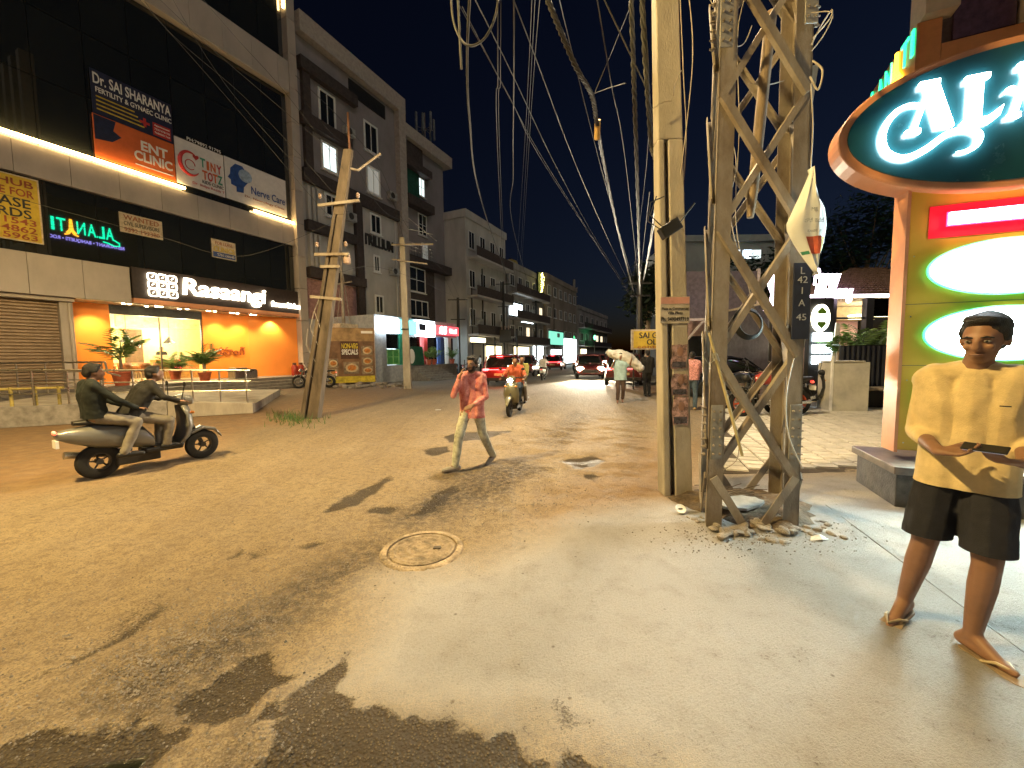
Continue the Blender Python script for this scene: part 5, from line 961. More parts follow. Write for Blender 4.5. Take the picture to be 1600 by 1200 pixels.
# transformer tangle
tfm = thing('pole_transformer', 'dark transformer tangle hung between poles before the pale house', 'transformer', AY(790, 560, 41.5).xy.to_3d()); zz = AY(790, 520, 41.5).z; MB().box((-.6, -.3, zz - .9), (.6, .3, zz + .3)).build('tank', 'black', tfm, bevel=.03); MB().box((-1.2, -.2, zz - 1.05), (1.3, .2, zz - .92)).build('platform', 'darkframe', tfm); MB().tube([(-1.1, 0, 0), (-1.1, 0, zz + .4)], .1).tube([(1.2, 0, 0), (1.2, 0, zz + .4)], .1).build('support', 'darkframe', tfm)
for xx in (-.35, 0, .35): MB().lathe([(.05, 0), (.08, .1), (.05, .2), (.08, .3), (.03, .45)], 8, (xx, 0, zz + .3)).build('bushing', 'porcelain', tfm)
# ------------------------------------------------------------------ cables
mat('cabgrey', (.04, .04, .042), .6); mat('cabdark', (.05, .05, .05), .5)
def cable(label, pts, r, m_='cabgrey', twist=0, name='overhead_cable', group=None):
    P = smooth_([AY(*p) for p in pts]); o = P[0]
    if twist:
        t_ = thing(name, label, 'cable', o, 0, group)
        for s in range(3):
            Q = []
            P2 = smooth_([AY(*p) for p in pts], 40)
            for i, p in enumerate(P2): an = i * .42 + s * 2.094; Q.append(p - o + Vector((math.cos(an), math.sin(an), 0)) * r)
            MB().tube(Q, r * .95, 6).build('strand', m_, t_, True, fix=False)
        return t_
    ob = MB().tube([p - o for p in P], r, 6).build(name, m_, None, True, loc=o, fix=False); return tag(ob, label, 'cable', group)
TW = 'thick twisted bundle of cables dropping beside the concrete pole'; THN = 'thin overhead wire strung along the street'; GT = 'thin overhead wires along the street'
cable('second thick twisted cable bundle from the concrete pole', [(984, -60, 4.6), (989, 80, 4.9), (993, 200, 5.6), (997, 330, 8), (999, 420, 13), (1000, 460, 20.5)], .016, 'cabgrey', 1, group='twisted cable bundles')
cable('thick twisted cable bundle hanging right against the concrete pole', [(1000, -60, 4.4), (1008, 90, 4.5), (1017, 220, 5.0), (1024, 330, 6.5), (1005, 440, 20)], .016, 'cabgrey', 1, group='twisted cable bundles')
cable('thick kinked cable bundle with a yellow joint above the road', [(840, -40, 5.0), (868, 30, 5.3), (900, 105, 5.8), (925, 150, 6.3), (933, 195, 7), (945, 262, 9), (968, 370, 14), (990, 455, 20.5)], .02, 'cabgrey', 1)
jn = thing('cable_joint', 'small yellow taped joint on the kinked cable bundle', 'cable joint', AY(934, 196, 7)); MB().tube([(0, 0, .09), (.01, .08, 0), (.03, .2, -.12)], .05).build('tape', mat('tape', (.6, .4, .15)), jn)
cable('looped slack cable hanging in a U above the road', [(702, -40, 6), (708, 30, 6), (722, 64, 6), (740, 71, 6), (760, 56, 6), (775, 20, 6), (782, -40, 6)], .016, 'cabgrey')
cable('short cut cable end hanging above the road', [(714, -40, 6), (717, 30, 6), (721, 108, 6)], .018, 'cabgrey')
cable('long slack cable curving down to the far pole', [(736, -40, 5.5), (730, 90, 6.5), (734, 190, 8), (746, 290, 12), (770, 370, 22), (795, 440, 41)], .02, 'cabgrey')
for k, (pts, r) in enumerate(((((735, -15, 6), (800, 115, 8), (870, 262, 12), (930, 372, 18), (992, 470, 21)), .012), (((722, 10, 6), (790, 140, 8), (865, 275, 12), (985, 462, 21)), .009), (((716, 5, 6), (800, 160, 8), (862, 275, 12), (988, 466, 21)), .008),
    (((795, -20, 5), (835, 85, 6), (905, 270, 10), (960, 395, 17), (996, 468, 21)), .011), (((870, -20, 5), (890, 65, 6), (940, 265, 9), (975, 390, 15), (996, 460, 21)), .009), (((930, -20, 5), (955, 130, 6), (980, 275, 9), (998, 450, 20.5)), .01),
    (((935, -20, 4.6), (980, 75, 4.7), (1012, 142, 4.75)), .01), (((985, 10, 4.8), (950, 95, 6), (929, 146, 6.3)), .006), (((978, 130, 5), (950, 138, 5.8), (929, 146, 6.3)), .006),
    (((778, -30, 5.5), (778, 120, 7), (779, 270, 12), (788, 452, 42)), .012), (((783, -30, 5.5), (782, 120, 7), (782, 270, 12), (790, 455, 42)), .009), (((803, -30, 5.5), (803, 120, 7), (802, 270, 12), (805, 370, 24), (838, 488, 52)), .016),
    (((832, -20, 6), (825, 130, 9), (817, 270, 15), (806, 440, 42)), .008), (((837, -20, 6), (829, 130, 9), (821, 270, 15), (812, 430, 42)), .008), (((845, -20, 6), (833, 130, 9), (824, 270, 15), (815, 420, 42)), .008),
    (((1008, 20, 4.8), (1014, 200, 6), (1002, 330, 12), (985, 470, 21)), .006), (((1015, 300, 5), (1006, 380, 10), (998, 455, 20)), .007))): cable(THN, pts, r * .75, 'cabgrey', group=GT)
TB = 'thin wire crossing in front of the clinic building to the leaning pole'; GB_ = 'wires before the clinic building'
for pts, r in ((((205, -15, 7), (300, 90, 8.4), (400, 205, 10), (480, 300, 11), (545, 372, 11.2)), .007), (((235, -15, 7), (330, 75, 8.4), (440, 170, 10), (548, 262, 11.2)), .007), (((305, -15, 7), (370, 60, 8.2), (450, 150, 9.6), (548, 280, 11.2)), .007), (((262, -15, 7), (330, 100, 8.4), (400, 190, 9.8), (530, 330, 11.2)), .006), (((218, -10, 7), (270, 55, 8), (380, 150, 9.6), (462, 235, 10.5), (530, 312, 11.2)), .006),
               (((462, 118, 12), (540, 195, 14), (600, 275, 17), (632, 378, 20)), .012), (((462, 140, 12), (520, 210, 14), (570, 250, 17), (640, 360, 20)), .01), (((0, 302, 9), (100, 330, 9.5), (250, 370, 10.2), (380, 400, 10.8), (515, 350, 11.2)), .008), (((552, 245, 11.2), (600, 330, 15), (660, 368, 26), (712, 470, 33)), .01), (((640, 380, 20), (700, 430, 28), (718, 466, 33)), .01), (((530, 425, 11.2), (620, 425, 15), (720, 468, 33)), .008)): cable(TB, pts, r * .6, 'cabgrey', group=GB_)
GW = 'stray wire tangled along the tower and pole'; GG = 'stray wires at the tower'
for pts, r in ((((1062, -20, 4.2), (1068, 120, 4.2), (1072, 220, 4.3), (1062, 330, 4.3), (1050, 350, 4.2)), .005), (((1075, -20, 4.2), (1082, 100, 4.2), (1060, 300, 4.3)), .005), (((1110, 0, 3.9), (1135, 60, 3.9), (1125, 150, 3.9), (1150, 250, 3.9), (1140, 330, 3.9), (1165, 440, 3.9)), .004), (((1165, -10, 4), (1152, 60, 4), (1155, 200, 4), (1150, 350, 4), (1175, 470, 4)), .004), (((1268, 20, 3.3), (1300, 20, 3.2), (1290, 50, 3.2), (1268, 80, 3.3)), .004), (((1270, 95, 3.3), (1285, 110, 3.2), (1278, 140, 3.2), (1266, 120, 3.3)), .007), (((1270, 60, 3.3), (1296, 30, 3.2), (1299, 16, 3.2), (1280, 45, 3.3), (1268, 70, 3.3)), .005), (((1267, 130, 3.35), (1270, 200, 3.35), (1266, 270, 3.35)), .005), (((1240, 560, 3.35), (1228, 620, 3.35), (1232, 680, 3.35), (1254, 732, 3.35)), .006), (((1155, 690, 3.3), (1150, 720, 3.4), (1120, 740, 3.5)), .004), (((1065, 110, 4.0), (1055, 130, 4.1), (1052, 150, 4.2)), .004), (((1170, 130, 4), (1200, 132, 4), (1225, 126, 4.1)), .004), (((1130, 72, 3.9), (1160, 70, 3.9), (1175, 40, 3.95)), .004), (((1020, 170, 4.22), (1035, 160, 4.22), (1050, 158, 4.24)), .004)): cable(GW, pts, r, 'wire', name='stray_wire', group=GG)
# small hanging wood post seen inside the tower top
hp = thing('hanging_timber', 'rounded timber post hanging inside the lattice tower', 'timber', AY(1172, 340, 3.95)); q_ = AY(1205, 20, 4.0) - AY(1172, 340, 3.95); MB().tube([(0, 0, 0), q_ * .1, q_ * .5, q_], [.03, .045, .05, .05], 10).build('post', 'woodpole', hp, True)
# ================================================================== people
def V3(*a): return Vector(a)
def limb(m, pts, rads, n=10):
    pts = [Vector(p) for p in pts]
    for p, r in zip(pts, rads): m.ell(p, (r, r, r), n, 7)
    for i in range(len(pts) - 1):
        if (pts[i] - pts[i + 1]).length > 1e-4: m.tube([pts[i], pts[i + 1]], [rads[i], rads[i + 1]], n)
def xf(m, M): m.v = [tuple(M @ Vector(p)) for p in m.v]; return m
cloudt = bpy.data.textures.new('folds', 'CLOUDS'); cloudt.noise_scale = .09; cloudt.noise_depth = 2
def blob(m, name, mt, parent, voxel=.012, it=5, fold=0.0, cuts=()):
    me = m.mesh('tmp', True); ob = bpy.data.objects.new('tmp', me); COL.objects.link(ob)
    r = ob.modifiers.new('r', 'REMESH'); r.mode = 'VOXEL'; r.voxel_size = voxel
    s = ob.modifiers.new('s', 'SMOOTH'); s.factor = .5; s.iterations = it
    if fold: d = ob.modifiers.new('d', 'DISPLACE'); d.texture = cloudt; d.strength = fold; d.mid_level = .5
    dg = bpy.context.evaluated_depsgraph_get(); out = bpy.data.meshes.new_from_object(ob.evaluated_get(dg)); bpy.data.objects.remove(ob); bpy.data.meshes.remove(me)
    if cuts:
        bm = bmesh.new(); bm.from_mesh(out)
        for co, no in cuts: bmesh.ops.bisect_plane(bm, geom=bm.verts[:] + bm.edges[:] + bm.faces[:], plane_co=co, plane_no=no, clear_outer=True)
        bm.to_mesh(out); bm.free()
    out.name = name; out.materials.clear(); out.materials.append(MATS[mt] if isinstance(mt, str) else mt); out.polygons.foreach_set('use_smooth', [True] * len(out.polygons))
    o = bpy.data.objects.new(name, out); COL.objects.link(o); o.parent = parent; return o
def hand(m, wr, d, n, curl=.35, s=1.0, flip=1):
    d = Vector(d).normalized(); n = Vector(n); n = (n - d * n.dot(d)).normalized(); sd = d.cross(n).normalized() * flip; wr = Vector(wr)
    for i, ln in enumerate((.068, .078, .073, .056)):
        k = wr + d * (.088 - .006 * abs(i - 1.2)) * s + sd * (i - 1.5) * .021 * s; limb(m, [wr + sd * (i - 1.5) * .012 * s, k], [.017 * s, .0125 * s], 6)
        p = k; dd = d; rr = .0100
        for j, f in enumerate((.45, .3, .25)):
            ang = curl * (.7 + .5 * j); dd = (dd * math.cos(ang) + n * math.sin(ang)).normalized(); q = p + dd * ln * f * s; limb(m, [p, q], [rr * s, (rr - .0008) * s], 6); p = q; rr -= .0008; n_ = n; 
    t0 = wr + d * .03 * s - sd * .03 * s; t1 = t0 + (d * .6 - sd * .75 + n * .25).normalized() * .04 * s; t2 = t1 + (d * .85 - sd * .25 + n * .35).normalized() * .032 * s; limb(m, [wr + d * .01, t0, t1, t2], [.017 * s, .016 * s, .0125 * s, .0105 * s], 6)
BASE = dict(head=(0, -.02, 1.60), neck=(0, .01, 1.47), shL=(-.185, .01, 1.40), shR=(.185, .01, 1.40), elL=(-.24, .03, 1.12), elR=(.24, .03, 1.12), wrL=(-.25, -.05, .88), wrR=(.25, -.05, .88),
            hipL=(-.085, 0, .92), hipR=(.085, 0, .92), knL=(-.1, -.02, .50), knR=(.1, -.02, .50), anL=(-.1, .01, .085), anR=(.1, .01, .085), ftL=(-.05, -1, 0), ftR=(.05, -1, 0), hdL=(0, -.15, -1), hdR=(0, -.15, -1), pnL=(1, 0, 0), pnR=(-1, 0, 0))
def lerp(a, b, t): return Vector(a).lerp(Vector(b), t)
def torso(m, J, e=0.0, hem=0.0, bulk=1.0):
    pel = (J['hipL'] + J['hipR']) / 2; nk = J['neck']; ax = (nk - pel).normalized()
    for s in 'LR':
        h, sh = J['hip' + s], J['sh' + s]; w1 = lerp(h, sh, .35); w1 = lerp(w1, lerp(pel, nk, .35), .12); c1 = lerp(h, sh, .72); c1 = lerp(c1, lerp(pel, nk, .72), .25)
        limb(m, [h - ax * hem, h + ax * .02, w1, c1, lerp(sh, nk, .12)], [(.105 + e) * bulk + (.008 if hem else 0), (.105 + e) * bulk, (.092 + e) * bulk, (.102 + e) * bulk, .062 + e * .8], 12)
        limb(m, [sh, lerp(sh, nk, .7)], [.058 + e * .6, .05 + e * .5], 10)
    limb(m, [pel - ax * hem, lerp(pel, nk, .4), lerp(pel, nk, .75), lerp(pel, nk, .93)], [(.115 + e) * bulk, (.1 + e) * bulk, (.105 + e) * bulk, .06 + e * .6], 12)
def person(label, loc, rz=0.0, sc=1.0, J=None, shirt='white', sleeve=1.0, pants='black', leg=1.0, skin='skinfar', hair=True, shoes='black', hem=.02, voxel=.016, headrz=0.0, headtilt=0.0, sandals=False, beard=False, helmet=None, hand_detail=True, group=None, bulk=1.0, curlL=.35, curlR=.35, name='person', pant_r=0.0, fold=.02):
    T = thing(name, label, 'person', loc, rz, group); T.scale = (sc,) * 3
    j = dict(BASE); j.update(J or {}); j = {k: Vector(v) for k, v in j.items()}
    b = MB(); torso(b, j, 0, 0, bulk); limb(b, [j['neck'] - V3(0, 0, .03), lerp(j['neck'], j['head'], .55)], [.058, .052])
    for s in 'LR':
        limb(b, [j['sh' + s], lerp(j['sh' + s], j['el' + s], .5), j['el' + s], lerp(j['el' + s], j['wr' + s], .35), j['wr' + s]], [.052, .045, .037, .038, .026])
        if hand_detail: hand(b, j['wr' + s], j['hd' + s], j['pn' + s], curlL if s == 'L' else curlR, 1.0, 1 if s == 'L' else -1)
        else: limb(b, [j['wr' + s], j['wr' + s] + j['hd' + s].normalized() * .1], [.03, .03])
        limb(b, [j['hip' + s], lerp(j['hip' + s], j['kn' + s], .5), j['kn' + s], lerp(j['kn' + s], j['an' + s], .3), j['an' + s]], [.092, .076, .055, .056, .036])
        f = j['ft' + s].normalized(); a = j['an' + s]; heel = a - f * .045 + V3(0, 0, -.05); ball = a + f * .12 + V3(0, 0, -.06); toe = a + f * .18 + V3(0, 0, -.065); limb(b, [a, heel, ball, toe], [.036, .032, .028, .018]); limb(b, [a, ball], [.034, .028])
    H = Matrix.Translation(j['head']) @ Matrix.Rotation(headrz, 4, 'Z') @ Matrix.Rotation(headtilt, 4, 'X'); h = MB()
    h.ell((0, .012, .03), (.074, .092, .09), 16, 12); h.ell((0, -.022, -.03), (.058, .066, .085), 14, 10); h.ell((0, -.05, -.075), (.034, .034, .032)); h.ell((0, -.096, -.012), (.014, .02, .03)); h.ell((0, -.108, -.026), (.017, .013, .012)); h.ell((0, -.078, .022), (.055, .016, .014))
    for s in (-1, 1): h.ell((s * .076, .012, -.008), (.010, .024, .033)); h.ell((s * .037, -.072, -.022), (.02, .018, .018))
    h.ell((0, -.086, -.058), (.024, .012, .010)); xf(h, H); b.v, fs = b.v + h.v, [tuple(i + len(b.v) for i in f) for f in h.f]; b.f += fs
    body = blob(b, 'body', skin, T, voxel, 4)
    if voxel < .012:
        for s in (-1, 1):
            e = xf(MB().ell((s * .031, -.081, .004), (.013, .008, .0075), 10, 6), H).build('eye', mat('eyew', (.22, .2, .18), .3, var=.02), body, True); xf(MB().ell((s * .031, -.0865, .004), (.0055, .004, .0055), 8, 6), H).build('iris', 'black', e, True)
            xf(MB().tube([(s * .012, -.091, .022), (s * .032, -.092, .027), (s * .052, -.08, .020)], [.003, .005, .003], 6), H).build('eyebrow', 'hair', body, True)
        xf(MB().tube([(-.024, -.094, -.058), (0, -.1, -.057), (.024, -.094, -.058)], [.002, .005, .002], 6), H).build('lips', mat('lip', (.18, .07, .055), .5), body, True)
    if helmet: xf(MB().ell((0, .01, .03), (.13, .15, .145), 18, 12), H).build('helmet', helmet, T, True); xf(MB().ell((0, -.07, .0), (.105, .08, .055), 14, 8), H).build('visor', 'tint', T, True)
    elif hair:
        hm = MB(); hm.ell((0, .028, .055), (.084, .094, .082), 16, 10); hm.ell((0, -.022, .1), (.066, .06, .032), 12, 8); hm.ell((0, .07, .0), (.07, .055, .075), 12, 8)
        for s in (-1, 1): hm.ell((s * .07, .01, .03), (.016, .035, .045))
        xf(hm, H); blob(hm, 'hair', 'hair', T, max(voxel * .8, .008), 2, .018)
        if beard: bm_ = MB(); bm_.ell((0, -.052, -.085), (.042, .036, .03)); [bm_.ell((s * .05, -.03, -.055), (.018, .04, .045)) for s in (-1, 1)]; bm_.ell((0, -.094, -.047), (.028, .01, .006)); xf(bm_, H); blob(bm_, 'beard', 'hair', T, .008, 2)
    pel = (j['hipL'] + j['hipR']) / 2; ax = (j['neck'] - pel).normalized()
    if shirt:
        m = MB(); torso(m, j, .02, hem + .1, bulk)
        for s in 'LR':
            sh, el, wr = j['sh' + s], j['el' + s], j['wr' + s]
            if sleeve <= .5: e_ = lerp(sh, el, min(1, sleeve * 2)); limb(m, [sh, lerp(sh, e_, .5), e_], [.062, .058, .055])
            else: limb(m, [sh, lerp(sh, el, .5), el, lerp(el, wr, (sleeve - .5) * 2)], [.062, .054, .047, .042])
        blob(m, 'shirt', shirt, T, voxel, 4, fold, [(pel - ax * hem, -ax)])
    if pants:
        m = MB(); hr = .105 * bulk + .006; limb(m, [j['hipL'] + ax * .07, j['hipL']], [hr, hr]); limb(m, [j['hipR'] + ax * .07, j['hipR']], [hr, hr]); limb(m, [pel + ax * .07, pel], [.115 * bulk + .006] * 2); cuts = []
        for s in 'LR':
            h_, k_, a_ = j['hip' + s], j['kn' + s], j['an' + s]
            if leg <= .5: e_ = lerp(h_, k_, leg * 2.0); e2 = lerp(h_, k_, leg * 2 + .12); limb(m, [h_, lerp(h_, e_, .5), e_, e2], [hr, .104 + pant_r * .8, .104 + pant_r, .104 + pant_r])
            else: e_ = lerp(k_, a_, (leg - .5) * 2); limb(m, [h_, lerp(h_, k_, .5), k_, lerp(k_, e_, .5), e_], [hr, .088 * (.5 + .5 * bulk) + pant_r, .071 + pant_r, .066 + pant_r, .058 + pant_r])
        if leg <= .5: zc = min(lerp(j['hip' + s], j['kn' + s], leg * 2).z for s in 'LR'); cuts = [(V3(0, 0, zc), V3(0, 0, -1))]
        blob(m, 'shorts' if leg <= .5 else 'trousers', pants, T, voxel, 4, fold, cuts)
    for s in 'LR':
        f = j['ft' + s].normalized(); a = j['an' + s]; c = a + f * .07 + V3(0, 0, -.0); ang = math.atan2(f.x, -f.y)
        if sandals:
            so = MB(); out = [(-.045, .085), (-.03, .105), (.03, .105), (.045, .085), (.04, 0), (.05, -.1), (.045, -.15), (.02, -.18), (-.02, -.18), (-.045, -.15), (-.05, -.1), (-.04, 0)]; so.prism(out, 0, .016, 'xy')
            o = so.build('sandal', mat('sole', (.3, .22, .15), .8), T, bevel=.003); o.location = (c.x, c.y, a.z - .098); pit = math.asin(max(-1, min(1, f.z))); o.rotation_euler = (-pit, 0, ang); MB().tube([(-.044, -.01, .016), (-.03, -.06, .045), (0, -.115, .04), (.03, -.06, .045), (.044, -.01, .016)], .008, 6).build('strap', mat('strap', (.45, .36, .22), .6), o, True)
        elif shoes:
            so = MB(); limb(so, [a - f * .05 + V3(0, 0, -.04), a + f * .1 + V3(0, 0, -.045), a + f * .19 + V3(0, 0, -.05)], [.045, .042, .034]); so.ell(a + V3(0, 0, -.01), (.042, .042, .04)); blob(so, 'shoe', shoes, T, max(.012, voxel * .8), 3)
    return T
def fmat(n, c, r=.85, **k): return mat(n, c, r, 0, k.pop('var', .1), k.pop('scale', 8), .25, 240, **k)
fmat('yshirt', (.72, .57, .31)); fmat('shorts', (.012, .013, .022)); fmat('pinkshirt', (.66, .30, .27), var=.35, scale=11, dirt=(.45, .08, .09)); fmat('palejeans', (.6, .62, .52), var=.25, scale=12); fmat('teal', (.006, .011, .010)); fmat('darkcloth', (.008, .0075, .0075)); fmat('palecloth', (.22, .2, .17)); fmat('rust_shirt', (.5, .11, .05)); fmat('olivecloth', (.3, .28, .08)); fmat('jeans', (.07, .11, .16), var=.2); fmat('skyblue', (.35, .52, .58)); fmat('creamcloth', (.6, .5, .36)); fmat('brownpants', (.09, .06, .05)); fmat('check', (.6, .28, .28), var=.35, scale=30); fmat('whitecloth', (.7, .7, .68))
# man in the cream shirt before the sign
yp = person('man in cream yellow shirt and dark shorts holding a phone before the oval sign', (2.29, 1.97, 0), math.radians(-50), 1.0,
    dict(head=(.03, -.03, 1.60), neck=(.01, 0, 1.46), shL=(-.145, .01, 1.40), shR=(.145, .01, 1.40), elL=(-.185, .03, 1.12), wrL=(-.09, -.24, 1.07), hdL=(1, -.25, .1), pnL=(.1, -.3, 1), elR=(.185, .03, 1.12), wrR=(.17, -.19, 1.05), hdR=(-.7, -.6, .1), pnR=(-.3, 0, .8),
         hipL=(-.082, 0, .93), hipR=(.082, 0, .93), knL=(-.13, .03, .51), anL=(-.20, .15, .11), ftL=(-.25, -1, -.25), knR=(.09, -.04, .50), anR=(.06, .03, .095), ftR=(.75, -.65, 0)),
    'yshirt', .72, 'shorts', .42, 'skin', hem=.07, voxel=.0085, headrz=math.radians(-14), sandals=True, shoes=None, pant_r=-.004, fold=.009, bulk=.78, headtilt=.16, curlL=.5, curlR=.5)
ph = thing('phone', 'dark smartphone held in the right hand of the cream shirted man', 'phone', yp.matrix_basis @ Vector((.055, -.275, 1.113)), math.radians(-60)); o = MB().box((-.07, -.004, -.034), (.07, .005, .034)).build('case', 'black', ph, bevel=.006); o.rotation_euler.x = -1.25; o2 = MB().box((-.064, .0055, -.03), (.064, .0065, .03)).build('screen', emat('screen', (.5, .6, .8), .3), ph); o2.rotation_euler.x = -1.25
MB().box((.09, -.137, 1.29), (.125, -.133, 1.295)).build('chest_logo', 'txtk', yp)
# man on the phone in the road
pp_ = person('man in blotched pink shirt and pale jeans crossing the road with phone to ear', (-.56, 5.46, 0), 0, .90,
    dict(head=(.02, -.03, 1.60), shL=(-.15, -.03, 1.40), shR=(.165, .03, 1.40), elL=(-.26, -.16, 1.14), wrL=(-.155, -.16, 1.42), hdL=(.35, .1, 1), pnL=(1, .3, 0), elR=(.22, -.02, 1.10), wrR=(.03, -.2, .99), hdR=(-.8, -.2, -.3), pnR=(0, .6, -.4),
         hipL=(-.08, 0, .91), hipR=(.09, 0, .91), knL=(-.19, -.16, .51), anL=(-.245, -.20, .09), ftL=(-.85, -.5, .0), knR=(.16, .08, .49), anR=(.29, .30, .12), ftR=(-.45, -.75, -.35)),
    'pinkshirt', .9, 'palejeans', 1.0, 'skin', beard=True, shoes=mat('greyshoe', (.4, .38, .36)), hem=.13, voxel=.011, headrz=math.radians(-30), headtilt=.1, fold=.018, bulk=.84)
p2_ = thing('phone', 'phone pressed to the ear of the pink shirted man', 'phone', (-.56 - .075, 5.46 - .10, 1.435), .2); MB().box((-.006, -.035, -.07), (.006, .035, .07)).build('case', 'black', p2_, bevel=.005); MB().box((.0065, -.03, -.06), (.0075, .03, .06)).build('screen', 'screen', p2_)
person('man in pale blue tee carrying a white sack on his shoulder', (3.45, 12.6, 0), math.radians(-12), .93, dict(elR=(.3, -.02, 1.3), wrR=(.36, -.1, 1.52), hdR=(.1, 0, 1), elL=(-.3, -.05, 1.2), wrL=(-.22, -.12, 1.42), hdL=(.2, 0, 1), knL=(-.08, -.1, .5), anL=(-.09, -.04, .09), anR=(.08, .15, .1)), 'skyblue', .4, 'brownpants', .92, voxel=.018, hem=.12, shoes=None)
sk = thing('white_sack', 'large pale sack carried across the shoulder of the man in pale blue', 'sack', (3.45, 12.6, 1.3)); m = MB(); limb(m, [(-.3, .12, .3), (0, .1, .22), (.3, .06, .08), (.62, .0, -.18)], [.12, .2, .21, .13]); o = blob(m, 'bag', 'whitecloth', sk, .025, 4, .06)
MB().tube([(-.32, .12, .3), (-.4, .12, .36)], [.05, .09], 8).build('tied_end', 'whitecloth', sk)
person('person all in black walking along the road edge behind the concrete pole', (4.95, 14.5, 0), math.radians(170), .98, dict(knL=(-.08, -.15, .5), anL=(-.08, -.02, .09), knR=(.09, .03, .5), anR=(.09, .2, .12), elL=(-.24, -.02, 1.12), wrL=(-.2, -.2, 1.1)), 'darkcloth', 1, 'darkcloth', 1, voxel=.018)
person('person in pink checked shirt and blue jeans behind the concrete pole', (4.95, 10.9, 0), math.radians(150), .93, dict(elL=(-.25, -.1, 1.15), wrL=(-.2, -.3, 1.1), elR=(.25, -.1, 1.15), wrR=(.2, -.3, 1.1)), 'check', .9, 'jeans', 1, voxel=.018, shoes=mat('tanshoe', (.45, .3, .15)))
# ================================================================== two wheelers
def rev(m, c, r, w_, n=28): # tyre
    pr = []
    for k in range(9): a = -math.pi * .5 + math.pi * k / 8 * 1.0; pr.append((r - w_ * .5 + w_ * .5 * math.cos(a), w_ * .55 * math.sin(a)))
    pr = [(r - w_ * 1.05, -w_ * .45)] + pr + [(r - w_ * 1.05, w_ * .45)]; m.lathe(pr + [pr[0]], n, c, 'x'); return m
def wheel(parent, c, r, w_, rim='steel', spokes=8):
    t = MB(); pr = [(r - w_ * 1.05, -w_ * .42), (r - w_ * .6, -w_ * .5), (r - w_ * .2, -w_ * .38), (r, 0), (r - w_ * .2, w_ * .38), (r - w_ * .6, w_ * .5), (r - w_ * 1.05, w_ * .42), (r - w_ * 1.05, -w_ * .42)]
    base = MB().lathe(pr, 28, c, 'x', False); o = base.build('tyre', 'rubber', parent, True, fix=False); m = MB(); ri = r - w_ * 1.04
    m.lathe([(ri - .02, -w_ * .34), (ri, -w_ * .34), (ri, w_ * .34), (ri - .02, w_ * .34), (ri - .02, -w_ * .34)], 28, c, 'x', False); m.lathe([(.001, -w_ * .5), (.04, -w_ * .5), (.04, w_ * .5), (.001, w_ * .5)], 12, c, 'x')
    for k in range(spokes): a = 2 * math.pi * k / spokes; m.tube([(c[0], c[1] + .03 * math.cos(a), c[2] + .03 * math.sin(a)), (c[0], c[1] + (ri - .01) * math.cos(a + .15), c[2] + (ri - .01) * math.sin(a + .15))], (.02 if rim is MATS.get('orangerim') else .011) if spokes < 12 else .004, 5)
    m.build('rim', rim, o, True); return o
def ringloft(rings, name, m_, parent, n=16, sub=True):
    m = MB(); base = 0
    for (y, cx, cz, rx, rz_) in rings:
        for k in range(n): a = 2 * math.pi * k / n; cs, sn = math.cos(a), math.sin(a); m.v.append((cx + rx * math.copysign(abs(cs) ** .75, cs), y, cz + rz_ * math.copysign(abs(sn) ** .75, sn)))
    for i in range(len(rings) - 1):
        for k in range(n): a = i * n + k; b = i * n + (k + 1) % n; m.f.append((a, b, b + n, a + n))
    m.f.append(tuple(range(n))); m.f.append(tuple((len(rings) - 1) * n + k for k in reversed(range(n)))); return m.build(name, m_, parent, True)
